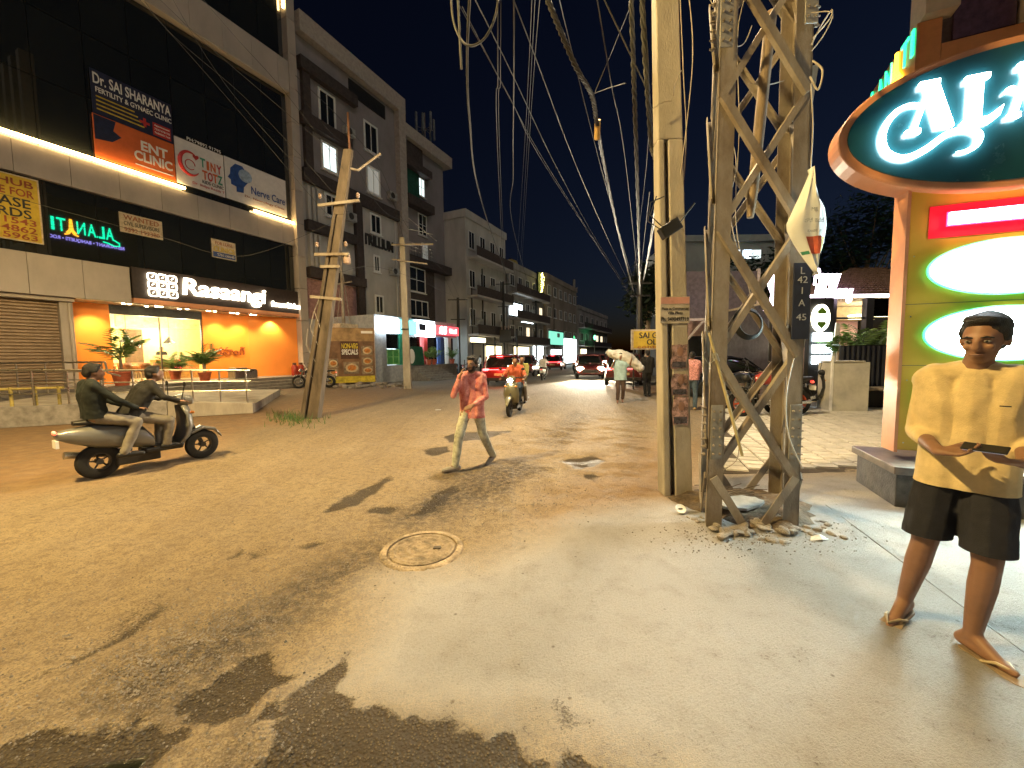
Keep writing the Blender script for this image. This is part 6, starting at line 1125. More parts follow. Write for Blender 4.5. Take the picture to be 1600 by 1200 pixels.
def scooter(label, loc, rz, paint, lit=False, sc=1.0, group=None, seatm='black', steer=0, energy=120):
    T = thing('scooter', label, 'scooter', loc, rz, group); T.scale = (sc,) * 3
    wheel(T, (0, -.66, .24), .24, .1, 'darkframe', 5); wheel(T, (0, .56, .24), .24, .11, 'darkframe', 5)
    ringloft([(.95, 0, .66, .05, .04), (.85, 0, .64, .11, .09), (.6, 0, .6, .17, .16), (.3, 0, .56, .18, .18), (.08, 0, .5, .16, .16), (-.02, 0, .42, .13, .1)], 'tail_body', paint, T)
    MB().box((-.16, -.36, .26), (.16, .1, .33)).build('floorboard', 'black', T, bevel=.02)
    ap = MB(); rows_ = [(-.30, .30, .17), (-.40, .42, .20), (-.45, .60, .22), (-.44, .78, .20), (-.40, .92, .13)]
    for y, z, w_ in rows_:
        for k in range(9): u = k / 8 * 2 - 1; ap.v.append((u * w_, y + .12 * u * u - .10, z))
    for i in range(4):
        for k in range(8): a = i * 9 + k; ap.f.append((a, a + 1, a + 10, a + 9))
    o = ap.build('front_apron', paint, T, True, fix=False); md = o.modifiers.new('s', 'SOLIDIFY'); md.thickness = .03
    ringloft([(.78, 0, .80, .06, .03), (.55, 0, .80, .14, .05), (.2, 0, .78, .14, .06), (-.06, 0, .76, .1, .04)], 'seat', seatm, T)
    m = MB(); m.tube([(0, -.66, .26), (0, -.52, .62), (0, -.42, .98)], .03); m.build('fork', 'darkframe', T, True); m = MB(); m.tube([(-.34, -.30, 1.02), (-.16, -.40, 1.03), (.16, -.40, 1.03), (.34, -.30, 1.02)], .016); m.build('handlebar', 'black', T, True)
    hc = ringloft([(-.56, 0, .98, .06, .05), (-.52, 0, .99, .12, .08), (-.42, 0, 1.0, .13, .09), (-.34, 0, 1.01, .09, .06)], 'handlebar_cowl', paint, T); o = MB().ell((0, -.545, .97), (.075, .03, .06), 14, 8).build('headlight', emat('headlit', (1, .9, .68), 90) if lit else mat('lens', (.5, .5, .48), .1), T, True)
    if lit: lamp('headlight_beam', 'SPOT', (0, -.6, .97), energy, (1, .86, .6), T, .06, 80, (0, -6, .3), 1.0)
    ringloft([(-.94, 0, .34, .03, .02), (-.84, 0, .47, .075, .03), (-.66, 0, .52, .08, .035), (-.5, 0, .45, .07, .03)], 'front_mudguard', paint, T)
    for s in (-1, 1): m = MB(); m.tube([(s * .24, -.34, 1.03), (s * .3, -.36, 1.22)], .007, 5); m.ell((s * .31, -.36, 1.26), (.05, .012, .04)); m.build('mirror', 'black', T, True); MB().ell((s * .15, -.5, .8), (.035, .03, .025)).build('indicator', mat('amber', (.6, .2, .02), .3), T, True)
    MB().box((-.08, .93, .5), (.08, .96, .6)).build('number_plate', 'white', T); MB().ell((0, .95, .7), (.08, .02, .03)).build('tail_light', emat('taildim', (1, .03, .02), .8), T, True); MB().tube([(.14, .1, .24), (.18, .5, .3), (.18, .85, .36)], [.02, .04, .05]).build('exhaust', 'steel', T, True); MB().box((-.08, -.1, .14), (.08, .4, .3)).build('engine', 'darkframe', T, bevel=.02)
    return T
def motorbike(label, loc, rz, paint, rim='chrome', sc=1.0, group=None, spokes=20, classic=True):
    T = thing('motorcycle', label, 'motorcycle', loc, rz, group); T.scale = (sc,) * 3
    wheel(T, (0, -.72, .32), .32, .1, rim, spokes); wheel(T, (0, .66, .31), .31, .12, rim, spokes)
    ringloft([(.12, 0, .80, .10, .07), (.0, 0, .83, .15, .12), (-.2, 0, .86, .16, .14), (-.36, 0, .85, .10, .09), (-.42, 0, .84, .05, .05)], 'fuel_tank', paint, T); ringloft([(.95, 0, .86, .06, .03), (.7, 0, .84, .12, .05), (.4, 0, .79, .13, .06), (.12, 0, .78, .1, .05)], 'seat', 'black', T)
    m = MB(); m.box((-.12, -.25, .28), (.12, .22, .5)); [m.box((-.1 - .02 * (k % 2), -.2, .5 + .035 * k), (.1 + .02 * (k % 2), .02, .525 + .035 * k)) for k in range(6)]; m.build('engine', 'steel', T, bevel=.008)
    m = MB(); [m.tube([(s * .09, -.72, .32), (s * .09, -.5, .9)], .024) for s in (-1, 1)]; m.build('fork', 'chrome', T, True); MB().tube([(-.36, -.3, 1.02), (-.2, -.44, 1.04), (0, -.46, .98), (.2, -.44, 1.04), (.36, -.3, 1.02)], .013).build('handlebar', 'chrome', T, True); MB().ell((0, -.62, .88), (.09, .09, .09)).build('headlight', 'chrome' if classic else 'black', T, True)
    for c, r in ((-.72, .36), (.66, .36)):
        g = MB(); n_ = 10
        for k in range(n_ + 1):
            a = math.radians(40 + 110 * k / n_) if c < 0 else math.radians(20 + 120 * k / n_)
            for s in (-1, -.5, .5, 1): g.v.append((s * .07, c + r * math.cos(a) * (1 if abs(s) < .9 else .95), .32 + r * math.sin(a) * (1 if abs(s) < .9 else .95)))
        for k in range(n_):
            for s in range(3): a = k * 4 + s; g.f.append((a, a + 1, a + 5, a + 4))
        o = g.build('mudguard', 'chrome' if classic else 'black', T, True, fix=False); md = o.modifiers.new('s', 'SOLIDIFY'); md.thickness = .008
    MB().tube([(.12, -.2, .42), (.16, .1, .28), (.17, .8, .34)], [.025, .03, .05]).build('exhaust', 'chrome', T, True); MB().box((-.13, .12, .5), (.13, .45, .7)).build('side_panel', paint, T, bevel=.02); MB().tube([(0, -.45, .92), (0, -.3, .35), (0, .2, .28), (0, .66, .31)], .025).tube([(0, .1, .76), (0, .66, .33)], .02).build('frame', 'black', T)
    for s in (-1, 1): m = MB(); m.tube([(s * .26, -.36, 1.04), (s * .32, -.36, 1.2)], .006, 5); m.ell((s * .33, -.36, 1.23), (.05, .012, .035)); m.build('mirror', 'black', T, True); MB().tube([(s * .09, .66, .31), (s * .1, .5, .74)], .025).build('shock_absorber', 'chrome', T, True)
    MB().box((-.09, 1.0, .58), (.09, 1.02, .68)).build('number_plate', 'white', T); MB().ell((0, 1.0, .76), (.05, .03, .03)).build('tail_light', 'taildim', T, True); MB().tube([(-.1, .1, .3), (-.24, .18, .02)], .012, 5).build('side_stand', 'steel', T)
    return T
mat('paintgrey', (.16, .16, .155), .3, .2, .05, coat=.5); mat('paintdark', (.02, .022, .025), .3, 0, .05, coat=.5); mat('paintolive', (.16, .15, .09), .3, .1, .05, coat=.5); mat('paintwhite', (.6, .6, .62), .3, 0, .05, coat=.5)
RIDE = dict(hipL=(-.1, .22, .86), hipR=(.1, .22, .86), knL=(-.19, -.2, .74), knR=(.19, -.2, .74), anL=(-.14, -.16, .38), anR=(.14, -.16, .38), shL=(-.19, .1, 1.34), shR=(.19, .1, 1.34), neck=(0, .08, 1.40), head=(0, .03, 1.53), elL=(-.32, -.1, 1.12), elR=(.32, -.1, 1.12), wrL=(-.33, -.27, 1.05), wrR=(.33, -.27, 1.05), hdL=(0, -1, -.1), hdR=(0, -1, -.1), pnL=(0, -.2, -1), pnR=(0, -.2, -1))
PILL = dict(hipL=(-.1, .58, .90), hipR=(.1, .58, .90), knL=(-.24, .2, .78), knR=(.24, .2, .78), anL=(-.23, .36, .36), anR=(.23, .36, .36), shL=(-.19, .52, 1.38), shR=(.19, .52, 1.38), neck=(0, .5, 1.44), head=(0, .46, 1.57), elL=(-.28, .4, 1.12), elR=(.28, .4, 1.12), wrL=(-.2, .18, .98), wrR=(.2, .18, .98), hdL=(0, -1, -.1), hdR=(0, -1, -.1), pnL=(0, 0, -1), pnR=(0, 0, -1))
r = math.radians
a_ = ((-5.2, 5.62, 0), r(150)); scooter('grey white scooter carrying two riders past the restaurant railing', *a_, 'paintgrey', sc=.95)
person('dark clothed rider crouched at the handlebar of the grey white scooter', *a_, .92, dict(RIDE, shL=(-.19, -.02, 1.28), shR=(.19, -.02, 1.28), neck=(0, -.05, 1.35), head=(0, -.12, 1.47)), 'darkcloth', 1, 'palecloth', 1, 'skin', voxel=.016, headtilt=-.1); person('pillion rider in dark green jacket behind the crouched scooter rider', *a_, .92, dict(PILL, shL=(-.2, .62, 1.34), shR=(.2, .62, 1.34), neck=(0, .6, 1.4), head=(0, .55, 1.52)), 'teal', 1, 'palecloth', 1, 'skin', voxel=.016)
b_ = ((.08, 10.6, 0), r(-14)); scooter('olive grey scooter coming with its headlight on and two riders', *b_, 'paintolive', True, .96, energy=70); person('rider in rust red shirt and blue jeans on the oncoming scooter', *b_, .92, RIDE, 'rust_shirt', .45, 'jeans', 1, voxel=.018); person('pillion in olive sleeves leaning out behind the rust shirted rider', *b_, .92, dict(PILL, shL=(-.14, .5, 1.38), shR=(.26, .5, 1.38), neck=(.09, .48, 1.44), head=(.12, .44, 1.57)), 'olivecloth', .6, 'palecloth', 1, voxel=.018)
q_ = AY(849, 592, 25); c_ = ((q_.x, 25, 0), r(168)); scooter('white scooter riding away beyond the red car', *c_, 'paintwhite'); person('rider in white shirt on the scooter riding away', *c_, .95, RIDE, 'whitecloth', .5, 'brownpants', 1, voxel=.03, hand_detail=False)
q_ = AY(898, 585, 33); scooter('far oncoming scooter with a bright headlight left of the glaring car', (q_.x, 33, 0), r(-8), 'paintdark', True, 1.0, energy=300)
mb1 = motorbike('classic chrome and black motorcycle parked beside the non veg poster', (-10.25, 20.6, 0), r(-78), 'paintdark', sc=1.05)
motorbike('black motorcycle with orange wheels parked behind the lattice tower', (6.3, 9.6, 0), r(-84), mat('paintred', (.45, .05, .03), .3, coat=.5), mat('orangerim', (.75, .12, .03), .4), 1.08, spokes=6, classic=False)
motorbike('dark motorcycle parked beyond the orange wheeled one', (6.6, 11.2, 0), r(-70), 'paintdark', 'steel', 1.0, spokes=6, classic=False)
motorbike('silver black motorcycle parked third in the line behind the lattice tower', (7.3, 10.4, 0), r(-65), 'paintdark', 'steel', 1.0, spokes=6, classic=False)
scooter('dark scooter parked beside the totem sign', (8.0, 10.9, 0), r(60), 'paintdark')
for k, px in enumerate((676, 687, 697, 707, 716)):
    q_ = AY(px, 580, 31 + k * 1.0); o = copy_tree(mb1); o.location = (q_.x, q_.y, 0); o.rotation_euler.z = r(-60); o.scale = (.95,) * 3; tag(o, 'dark motorcycle in the row parked below the lit shops', 'motorcycle', 'motorcycles parked below the shops')
# ================================================================== cars
def car(label, loc, rz, paint, kind='suv', lights=None, name='car', e=0, sc=1.0):
    T = thing(name, label, 'car', loc, rz); T.scale = (sc,) * 3; H = 1.62 if kind == 'suv' else 1.45; n = 20
    def secs(st, nm, m_, smooth=True):
        m = MB()
        for y, hw, z0, z1, tp in st:
            for k in range(n):
                a = 2 * math.pi * (k + .5) / n; cs, sn = math.cos(a), math.sin(a); px_ = math.copysign(abs(cs) ** .32, cs); pz = math.copysign(abs(sn) ** .42, sn); f = (pz + 1) / 2; m.v.append((px_ * hw * (1 - tp * f), y, z0 + (z1 - z0) * f))
        for i in range(len(st) - 1):
            for k in range(n): a = i * n + k; b = i * n + (k + 1) % n; m.f.append((a, b, b + n, a + n))
        m.f.append(tuple(range(n))); m.f.append(tuple((len(st) - 1) * n + k for k in reversed(range(n)))); return m.build(nm, m_, T, smooth)
    belt = .98 if kind == 'suv' else .9
    secs([(2.12, .72, .42, belt - .1, .06), (2.05, .86, .32, belt, .05), (1.6, .9, .26, belt + .02, .04), (0, .91, .24, belt, .03), (-1.0, .9, .24, belt - .03, .04), (-1.7, .87, .26, belt - .1, .06), (-2.05, .8, .3, belt - .2, .08), (-2.15, .62, .38, belt - .3, .1)], 'body', paint)
    secs([(2.0, .72, belt - .04, belt + .06, .1), (1.85, .8, belt - .04, H - .18, .16), (1.5, .82, belt - .04, H - .06, .16), (.2, .83, belt - .04, H - .04, .17), (-.35, .82, belt - .04, H - .12, .18), (-1.0, .76, belt - .05, belt + .04, .1)], 'window_glass', 'tint')
    secs([(1.9, .6, H - .13, H - .07, .1), (1.5, .7, H - .1, H, .12), (.2, .71, H - .08, H + .02, .12), (-.3, .68, H - .14, H - .06, .1)], 'roof', paint)
    for s in (-1, 1):
        [MB().bar((s * .83, y0, belt), (s * .70, y1, H - .08), .06, .05).build('pillar', paint, T) for y0, y1 in ((1.9, 1.75), (.55, .5), (-.95, -.3))]; MB().ell((s * .98, -.6, belt + .05), (.1, .07, .07)).build('mirror', paint, T, True)
        for y in (1.35, -1.35): wheel(T, (s * .82, y, .34), .34, .22, 'steel', 5)
        for y in (.35, -.5): MB().box((s * .905, y, belt - .17), (s * .93, y + .18, belt - .13)).build('door_handle', 'chrome', T)
        MB().ell((s * .62, -2.08, .68), (.22, .08, .12)).build('headlight', lights[0] if lights and lights[0] else 'lens', T, True); MB().ell((s * .68, 2.09, belt - .12), (.2, .05, .07)).build('tail_light', lights[1] if lights and lights[1] else mat('taillens', (.25, .01, .01), .2), T, True)
    if lights and lights[1]: MB().box((-.55, 2.12, belt - .13), (.55, 2.15, belt - .10)).build('light_bar', lights[1], T); MB().box((-.16, 1.9, H - .12), (.16, 1.96, H - .07)).build('brake_light', lights[1], T)
    MB().box((-.26, 2.13, .56), (.26, 2.15, .68)).build('number_plate', mat('plate', (.55, .45, .2), .5), T); MB().box((-.8, 2.06, .3), (.8, 2.16, .46)).build('bumper', 'black', T, bevel=.02); MB().box((-.5, -2.16, .42), (.5, -2.1, .6)).build('grille', 'black', T, bevel=.01)
    if e: [lamp('headlight_beam', 'SPOT', (s * .62, -2.2, .68), e, (1, .86, .62), T, .1, 80, (s * .62, -8, .2), .7) for s in (-1, 1)]
    return T
emat('tailred', (1, .04, .05), 7); emat('headcar', (1, .86, .55), 300); mat('carred', (.28, .012, .015), .3, .1, .05, coat=.6); mat('carblack', (.01, .011, .016), .2, 0, .05, coat=1.0); mat('cardk', (.12, .02, .02), .3, coat=.6)
car('dark red car with a full width glowing tail light bar driving away', (-.3, 22.0, 0), r(171), 'carred', 'suv', (None, 'tailred')); lamp('tail_glow', 'POINT', (0, 2.5, .9), 9, (1, .05, .06), [o for o in COL.objects if o.get('label', '').startswith('dark red car with a full')][0], .2)
car('small maroon van ahead of the dark red car', AY(822, 580, 31).xy.to_3d(), r(168), 'cardk', 'suv', None, name='van'); car('far dark red car driving away with lit tail lamps', AY(868, 578, 42).xy.to_3d(), r(165), 'carred', 'suv', (None, 'tailred'))
car('oncoming car with glaring headlights in the middle of the street', AY(920, 580, 27).xy.to_3d(), r(-8), 'cardk', 'suv', ('headcar', None), e=3500); car('second oncoming car with headlights far down the street', AY(935, 575, 48).xy.to_3d(), r(-10), 'cardk', 'suv', ('headcar', None), e=900)
car('maroon car with lit tail lamps parked beyond the man with the sack', (5.9, 21.0, 0), r(165), 'cardk', 'suv', (None, 'tailred')); car('glossy black car parked side on behind the lattice tower', (8.0, 15.0, 0), r(100), 'carblack', 'sedan', name='parked_car')
# ================================================================== planting and small things
def frond(l, n_=11, droop=1.0, w_=.16):
    m = MB(); P = [Vector((l * t, 0, l * (.75 * t - droop * .75 * t * t))) for t in [k / 10 for k in range(11)]]; m.tube(P, [.012 * (1 - .08 * k) for k in range(11)], 4)
    for k in range(1, n_):
        t = k / n_; i = min(int(t * 10), 9); p = P[i].lerp(P[i + 1], t * 10 - i); ll = w_ * l * 2 * math.sin(math.pi * (t * .8 + .15)) + .04
        for s in (-1, 1): e = p + Vector((ll * .55, s * ll, -ll * .35)); q = p.lerp(e, .5) + Vector((0, 0, .02)); wv = Vector((.022 * l + .008, 0, 0)); m.add([p, q - wv, e, q + wv], [(0, 1, 2, 3)])
    return m.mesh('frond', False)
frm = []
for l, d in ((.7, 1.1), (.85, .9), (.6, 1.4)): me = frond(l, 12, d); me.materials.append(MATS['leaf']); frm.append(me)
def palm(label, loc, h=.45, n_=11, sc=1.0, pot=True, group=None):
    T = thing('potted_palm', label, 'potted plant', loc, random.uniform(0, 6), group); T.scale = (sc,) * 3
    if pot: MB().lathe([(.14, 0), (.2, .32), (.22, .33), (.22, .37), (.18, .37), (.17, .3), (.001, .3)], 16).build('pot', 'pot', T, True)
    MB().tube([(0, 0, .25), (.02, 0, .3 + h)], [.04, .03]).build('stem', 'woodpole', T)
    for k in range(n_):
        o = bpy.data.objects.new('frond', frm[k % 3]); COL.objects.link(o); o.parent = T; o.location = (.02, 0, .3 + h * random.uniform(.6, 1)); o.rotation_euler = (random.uniform(-.2, .2), random.uniform(-1.15, -.3), k * 2.4 + random.uniform(-.3, .3))
    return T
def onfl(px, py, z): q = G(px, py, z); return q
for px, py, sc, lb in ((227, 604, 1.5, 'largest bushy potted palm in red pot by the restaurant glass'), (342, 596, 1.1, 'potted palm at the right edge of the restaurant glass'), (383, 597, 1.1, 'slim potted palm before the orange restaurant wall')): x, y = LOC(onfl(px, py, FZ)); p = FW(x, min(y, 1.2), FZ); palm(lb, p, .5, 12, sc)
palm('low spreading palm inside the restaurant window', FW(-5.6, -1.6, FZ), .1, 14, 1.2)
for k, (a, lb) in enumerate(((6.5, 'leafy potted plant beside the red shop pier'), (9.4, 'potted plant by the pale shop wall'), (7.1, 'second leafy pot next to the shop steps'))): palm(lb, FW(a, SD + .25, 1.0), .2, 10, 1.0)
for k in range(7): palm('bushy green palm planted behind the navy fence', (fx0 + .4 + k * .62, FY + .6, 1.05), .25, 9, .95 + .2 * (k % 2), False, 'palms behind the navy fence')
palm('lit yellow green bush by the dark shop doorway', AY(1195, 600, 22).xy.to_3d(), .3, 14, 1.8)
# restaurant furniture and the man at the counter
ct = thing('service_counter', 'wooden service counter with pale top inside the restaurant', 'counter', FW(-4.9, -3.2, FZ), ST); MB().box((-.9, -.3, 0), (1.0, .3, 1.0)).build('front', mat('counterwood', (.35, .22, .06), .5), ct); MB().box((-.95, -.35, 1.002), (1.05, .35, 1.25)).build('top', 'cream', ct, bevel=.01)
person('man standing behind the restaurant counter', FW(-5.1, -3.9, FZ), ST, .98, None, 'darkcloth', .5, 'darkcloth', 1, voxel=.03, hand_detail=False)
def chair(loc, rz):
    T = thing('cafe_chair', 'wooden restaurant chair with curved back and pale legs', 'chair', loc, rz, 'chairs inside the restaurant'); MB().box((-.22, -.22, .43), (.22, .22, .48)).build('seat', 'wood', T, bevel=.01); ap = MB()
    for k in range(9): a = math.radians(20 + 140 * k / 8); ap.v += [(.24 * math.cos(a), .05 + .2 * math.sin(a), .55), (.27 * math.cos(a), .06 + .22 * math.sin(a), .88)]
    ap.f += [(2 * k, 2 * k + 2, 2 * k + 3, 2 * k + 1) for k in range(8)]; o = ap.build('backrest', 'wood', T, True, fix=False); md = o.modifiers.new('s', 'SOLIDIFY'); md.thickness = .025
    for sx in (-1, 1):
        for sy in (-1, 1): MB().tube([(sx * .18, sy * .18, .43), (sx * .22, sy * .22, 0)], .015, 6).build('leg', mat('legpale', (.6, .5, .3)), T)
    return T
ch0 = chair(FW(-7.3, -2.2, FZ), ST + r(170))
for x, d, a in ((-6.6, -2.2, 185), (-5.95, -2.3, 170), (-7.2, -3.6, 10), (-6.4, -3.6, -5)): o = copy_tree(ch0); o.location = FW(x, d, FZ); o.rotation_euler.z = ST + r(a)
for k, (x, d) in enumerate(((-7.0, -2.9), (-6.1, -2.9))): T = thing('cafe_table', 'small pale restaurant table between the wooden chairs', 'table', FW(x, d, FZ), ST, 'tables inside the restaurant'); MB().box((-.32, -.32, .72), (.32, .32, .76)).build('table_top', 'cream', T, bevel=.008); MB().tube([(0, 0, 0), (0, 0, .72)], .03).build('column', 'black', T); MB().lathe([(.24, 0), (.22, .03), (.03, .04)], 16).build('base', 'black', T)
for x, d in ((-7.05, -2.4), (-5.3, -2.6)): T = thing('pendant_lamp', 'black conical pendant lamp hanging inside the restaurant', 'lamp', FW(x, d, 2.4), ST, 'pendant lamps inside the restaurant'); MB().lathe([(.28, 0), (.06, .28), (.03, .32)], 18).build('shade', 'black', T, True, fix=False); MB().tube([(0, 0, .3), (0, 0, 1.5)], .01, 5).build('cord', 'black', T); MB().ell((0, 0, .05), (.06, .06, .06)).build('bulb', emat('bulb', (1, .8, .45), 12), T)
for k, (px, w_, h_) in enumerate(((398, .35, .5), (412, .5, .42), (427, .5, .42))): x, y = LOC(onfl(px, 600, .3)); T = thing('steel_container', ['round lidded steel container by the orange wall', 'wide pale steel container by the orange wall', 'pale steel container next to the gas cylinder'][k], 'container', FW(x, .5, FZ), ST); MB().box((-w_, -.3, 0), (w_, .3, h_)).build('case', 'steel', T, bevel=.03); MB().box((-w_ * .9, -.27, h_ + .002), (w_ * .9, .27, h_ + .06)).build('lid', 'steel', T, bevel=.02)
for k, x in enumerate((-.75, -.35)): T = thing('gas_cylinder', 'red gas cylinder standing at the end of the orange wall', 'gas cylinder', FW(x, .55, FZ), 0, 'gas cylinders by the orange wall'); MB().lathe([(.15, 0), (.17, .05), (.17, .5), (.12, .6), (.04, .63)], 16).build('tank', mat('cylred', (.4, .04, .02), .4), T, True); MB().lathe([(.1, .62), (.1, .74), (.09, .74), (.09, .62)], 12).build('collar', 'rust', T)
# non-veg poster on the boundary
pA, pB = G(513, 603), G(587, 600); d_ = pB - pA; W_ = d_.length; T = thing('food_poster', 'large brown non veg specials food poster on the boundary wall', 'poster', pA, math.atan2(d_.y, d_.x)); hz = AY(586, 513, pB.y).z
mat('postbrown', (.20, .10, .045), .6, var=.25, scale=2); mat('curry', (.55, .2, .03), .6, var=.3, scale=9); mat('plate2', (.55, .42, .25), .5); mat('postyel', (.65, .5, .03), .6)
MB().box((0, 0, .12), (W_, .05, hz)).build('sheet', 'postbrown', T); MB().box((.02, -.012, .14), (W_ - .02, -.001, .5)).build('yellow_strip', 'postyel', T); MB().box((.02, -.01, hz - .75), (W_ - .02, -.001, hz - .02)).build('top_band', mat('postgold', (.36, .22, .09), .6, var=.2, scale=3), T); MB().box((W_ * .28, -.014, hz - 1.75), (W_ * .66, -.002, hz - .76)).build('title_panel', mat('postdark', (.1, .04, .02)), T)
text('NON-VEG', .4, 'postyel', T, (W_ * .47, -.03, hz - 1.02), width=W_ * .34, height=.3, bold=.01); text('SPECIALS', .4, 'txtw', T, (W_ * .47, -.03, hz - 1.36), width=W_ * .34, height=.3, bold=.01); MB().box((W_ * .72, -.013, hz - .3), (W_ * .97, -.011, hz - .16)).build('white_line', 'txtw', T)
for cx, cz, rx, rz_ in ((.5, .98, .4, .32), (.84, 1.95, .3, .26), (.84, 1.35, .3, .24), (.84, .82, .3, .22), (.12, 1.25, .26, .25), (.12, .75, .24, .2)): MB().box((cx * W_ - rx * 1.08, -.016, cz - rz_ * 1.05), (cx * W_ + rx * .98, -.012, cz + rz_ * 1.05)).build('photo_panel', mat('photobg', (.33, .24, .15), var=.3), T); MB().ell((cx * W_, -.02, cz), (rx * .85, .02, rz_ * .8), 18, 6).build('dish_plate', 'plate2', T); MB().ell((cx * W_, -.035, cz), (rx * .6, .025, rz_ * .52), 14, 6).build('dish_food', 'curry', T)
for xx in (-.04, W_ + .01): MB().box((xx, -.03, 0), (xx + .03, .06, hz + .04)).build('frame_post', 'steel', T)
bw = thing('boundary_wall', 'low cream gate pier and wall behind the parked motorcycle', 'wall', FW(.7, 2.9, 0), ST); MB().box((0, 0, 0), (.5, .5, 3.2)).build('pier', 'cream', bw, bevel=.02); MB().box((-.3, -.2, 3.202), (3.2, .7, 3.55)).build('lintel', 'cream', bw, bevel=.02); MB().box((.5, .2, 0), (3.0, .4, 3.19)).build('gate_panel', 'darkframe', bw)
for k in range(40):
    q_ = G(520 + 115 * random.random(), 602 + random.uniform(-1, 5)); rock(q_.x, q_.y, random.uniform(.06, .16), 0, None, 'brown rubble stone along the foot of the food poster', 'rubble along the poster wall')
# railings and ramp of the restaurant forecourt
Q0, Q1 = G(397, 645), G(5, 668); d_ = (Q1 - Q0); Wd = d_.length
rw = thing('ramp_wall', 'low rendered ramp wall along the restaurant forecourt', 'wall', Q0, math.atan2(d_.y, d_.x)); MB().prism([(0, 0), (Wd * .38, 0), (Wd * .38, .46), (0, .3)], -.15, .15).build('wall', 'concrete', rw, bevel=.02); MB().prism([(Wd * .38 + .01, 0), (Wd * 1.3, 0), (Wd * 1.3, .5), (Wd * .38 + .01, .46)], -.14, .14).build('wall', mat('wallgrey', (.3, .28, .26), .8), rw, bevel=.01); MB().prism([(0, .0), (Wd * 1.3, .0), (Wd * 1.3, .42), (0, .25)], -6.0, -.16).build('ramp_slab', 'concrete', rw)
ra = thing('steel_railing', 'tubular steel railing climbing beside the restaurant ramp', 'railing', Q0 + Vector((0, 0, .3)), math.atan2(d_.y, d_.x)); m = MB(); nP = 9
for k in range(nP): x = .15 + k * .62; MB().tube([(x, 0, -.02), (x, 0, .92 + .05 * k * .3)], .022, 8).build('post', 'steel', ra, True)
for z_, r_ in ((.93, .026), (.62, .014), (.36, .014)): MB().tube([(.05, 0, z_), (nP * .62, 0, z_ + .14)], r_, 8).build('rail', 'steel', ra, True)
Ra, Rb = G(168, 612, FZ), G(-20, 616, FZ); d_ = Rb - Ra; rb = thing('steel_railing', 'upper steel railing on the platform before the shutter', 'railing', Ra, math.atan2(d_.y, d_.x)); ln_ = d_.length
for k in range(5): x = .1 + k * ln_ / 4.2; MB().tube([(x, 0, 0), (x, 0, .95)], .022, 8).build('post', 'steel', rb, True)
for z_, r_ in ((.95, .028), (.65, .014), (.4, .014), (.15, .014)): MB().tube([(0, 0, z_), (ln_ + .5, 0, z_)], r_, 8).build('rail', 'steel', rb, True)
MB().tube([(0, 0, .95), (-.05, 0, .6), (-.4, 0, .5)], .026, 8).build('rail_bend', 'steel', rb, True)
yr = thing('yellow_railing', 'worn yellow painted barrier at the road side left of the scooter', 'railing', G(95, 664), math.atan2((G(-30, 672) - G(95, 664)).y, (G(-30, 672) - G(95, 664)).x)); ln_ = (G(-30, 672) - G(95, 664)).length
for k in range(4): MB().tube([(.1 + k * ln_ / 3.2, -.3, 0), (.1 + k * ln_ / 3.2, -.3, .95)], .035, 8).build('post', mat('yellowpaint', (.5, .4, .12), .6, var=.25), yr, True)
for z_ in (.9, .12): MB().tube([(0, -.3, z_), (ln_ * 1.1, -.3, z_)], .03, 8).build('rail', 'yellowpaint', yr, True)
# boy in the cafe
person('young person in grey top standing inside the pink walled cafe', (AY(1378, 560, CY + 1.0).x, CY + 1.0, .32), r(-60), .98, None, fmat('greytop', (.12, .12, .13)), .5, 'darkcloth', 1, voxel=.03, hand_detail=False)
person('small figure in white shirt standing before the far shops', AY(751, 582, 37).xy.to_3d(), r(120), .95, None, 'whitecloth', .5, 'darkcloth', 1, voxel=.035, hand_detail=False)
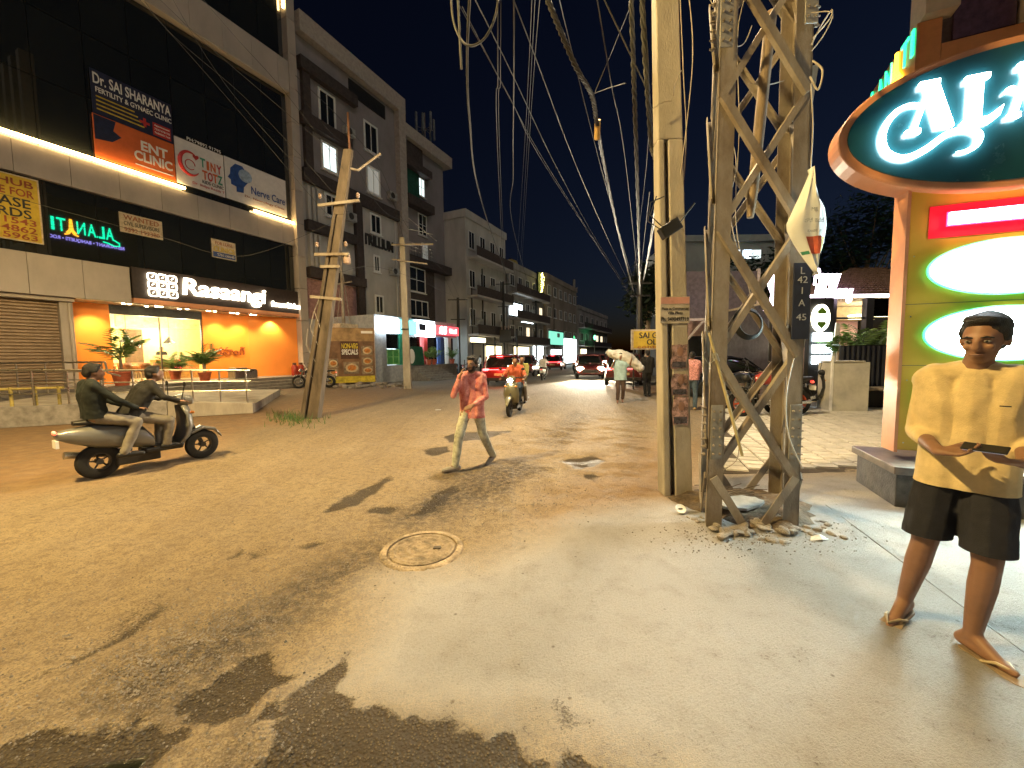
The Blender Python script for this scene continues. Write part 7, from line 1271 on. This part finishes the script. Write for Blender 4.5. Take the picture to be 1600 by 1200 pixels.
# ------------------------------------------------------------------ trees
def tree(name, label, loc, h, rx, rz_, nl, m_='leafdark', ls=.22, seed=1):
    rnd = random.Random(seed); T = thing(name, label, 'tree', loc); t = MB(); t.tube([(0, 0, 0), (.1, .05, h * .35), (.05, 0, h * .7)], [.2, .15, .07]); tips = []
    for k in range(9): a = k * 2.4; z0 = h * rnd.uniform(.3, .6); e = Vector((rx * .75 * math.cos(a) * rnd.uniform(.5, 1), rx * .75 * math.sin(a) * rnd.uniform(.5, 1), h * rnd.uniform(.6, .98))); t.tube([(.08, .03, z0), e * .5 + Vector((0, 0, z0 * .5)), e], [.07, .045, .015], 5); tips.append(e)
    t.build('trunk', 'woodpole', T, True); c = MB(); cl = tips + [Vector((rnd.gauss(0, rx * .45), rnd.gauss(0, rx * .45), h * .8 + rnd.gauss(0, rz_ * .4))) for _ in range(14)]
    for k in range(nl):
        b_ = rnd.choice(cl); p = b_ + Vector((rnd.gauss(0, rx * .2), rnd.gauss(0, rx * .2), rnd.gauss(0, rz_ * .18))); u = Vector((rnd.gauss(0, 1), rnd.gauss(0, 1), rnd.gauss(0, .6))).normalized() * ls * rnd.uniform(.6, 1.3); v = u.orthogonal().normalized() * u.length * .4; c.add([p - u, p + v, p + u, p - v], [(0, 1, 2, 3)])
    c.build('crown', m_, T, fix=False); return T
q_ = AY(1345, 560, 26); tree('broadleaf_tree', 'dark leafy tree rising behind the tiled cafe roof', (q_.x, q_.y, 0), 11, 3.2, 3.2, 3200, seed=3); q_ = AY(1290, 560, 30); tree('broadleaf_tree', 'dim broad tree between the tower and the cafe', (q_.x, q_.y, 0), 8.5, 2.6, 2.4, 2200, seed=5)
q_ = AY(1185, 560, 27); tree('broadleaf_tree', 'dark tree before the pale office block', (q_.x, q_.y, 0), 8.0, 1.8, 2.0, 1800, seed=8); q_ = AY(1010, 560, 24); tree('broadleaf_tree', 'dark narrow tree tangled with cables right of the street', (q_.x, q_.y, 0), 6.8, 1.1, 2.0, 1600, seed=9); q_ = AY(1040, 560, 30); tree('broadleaf_tree', 'dark tree behind the gold board', (q_.x, q_.y, 0), 7.5, 1.8, 2.2, 1600, seed=12)
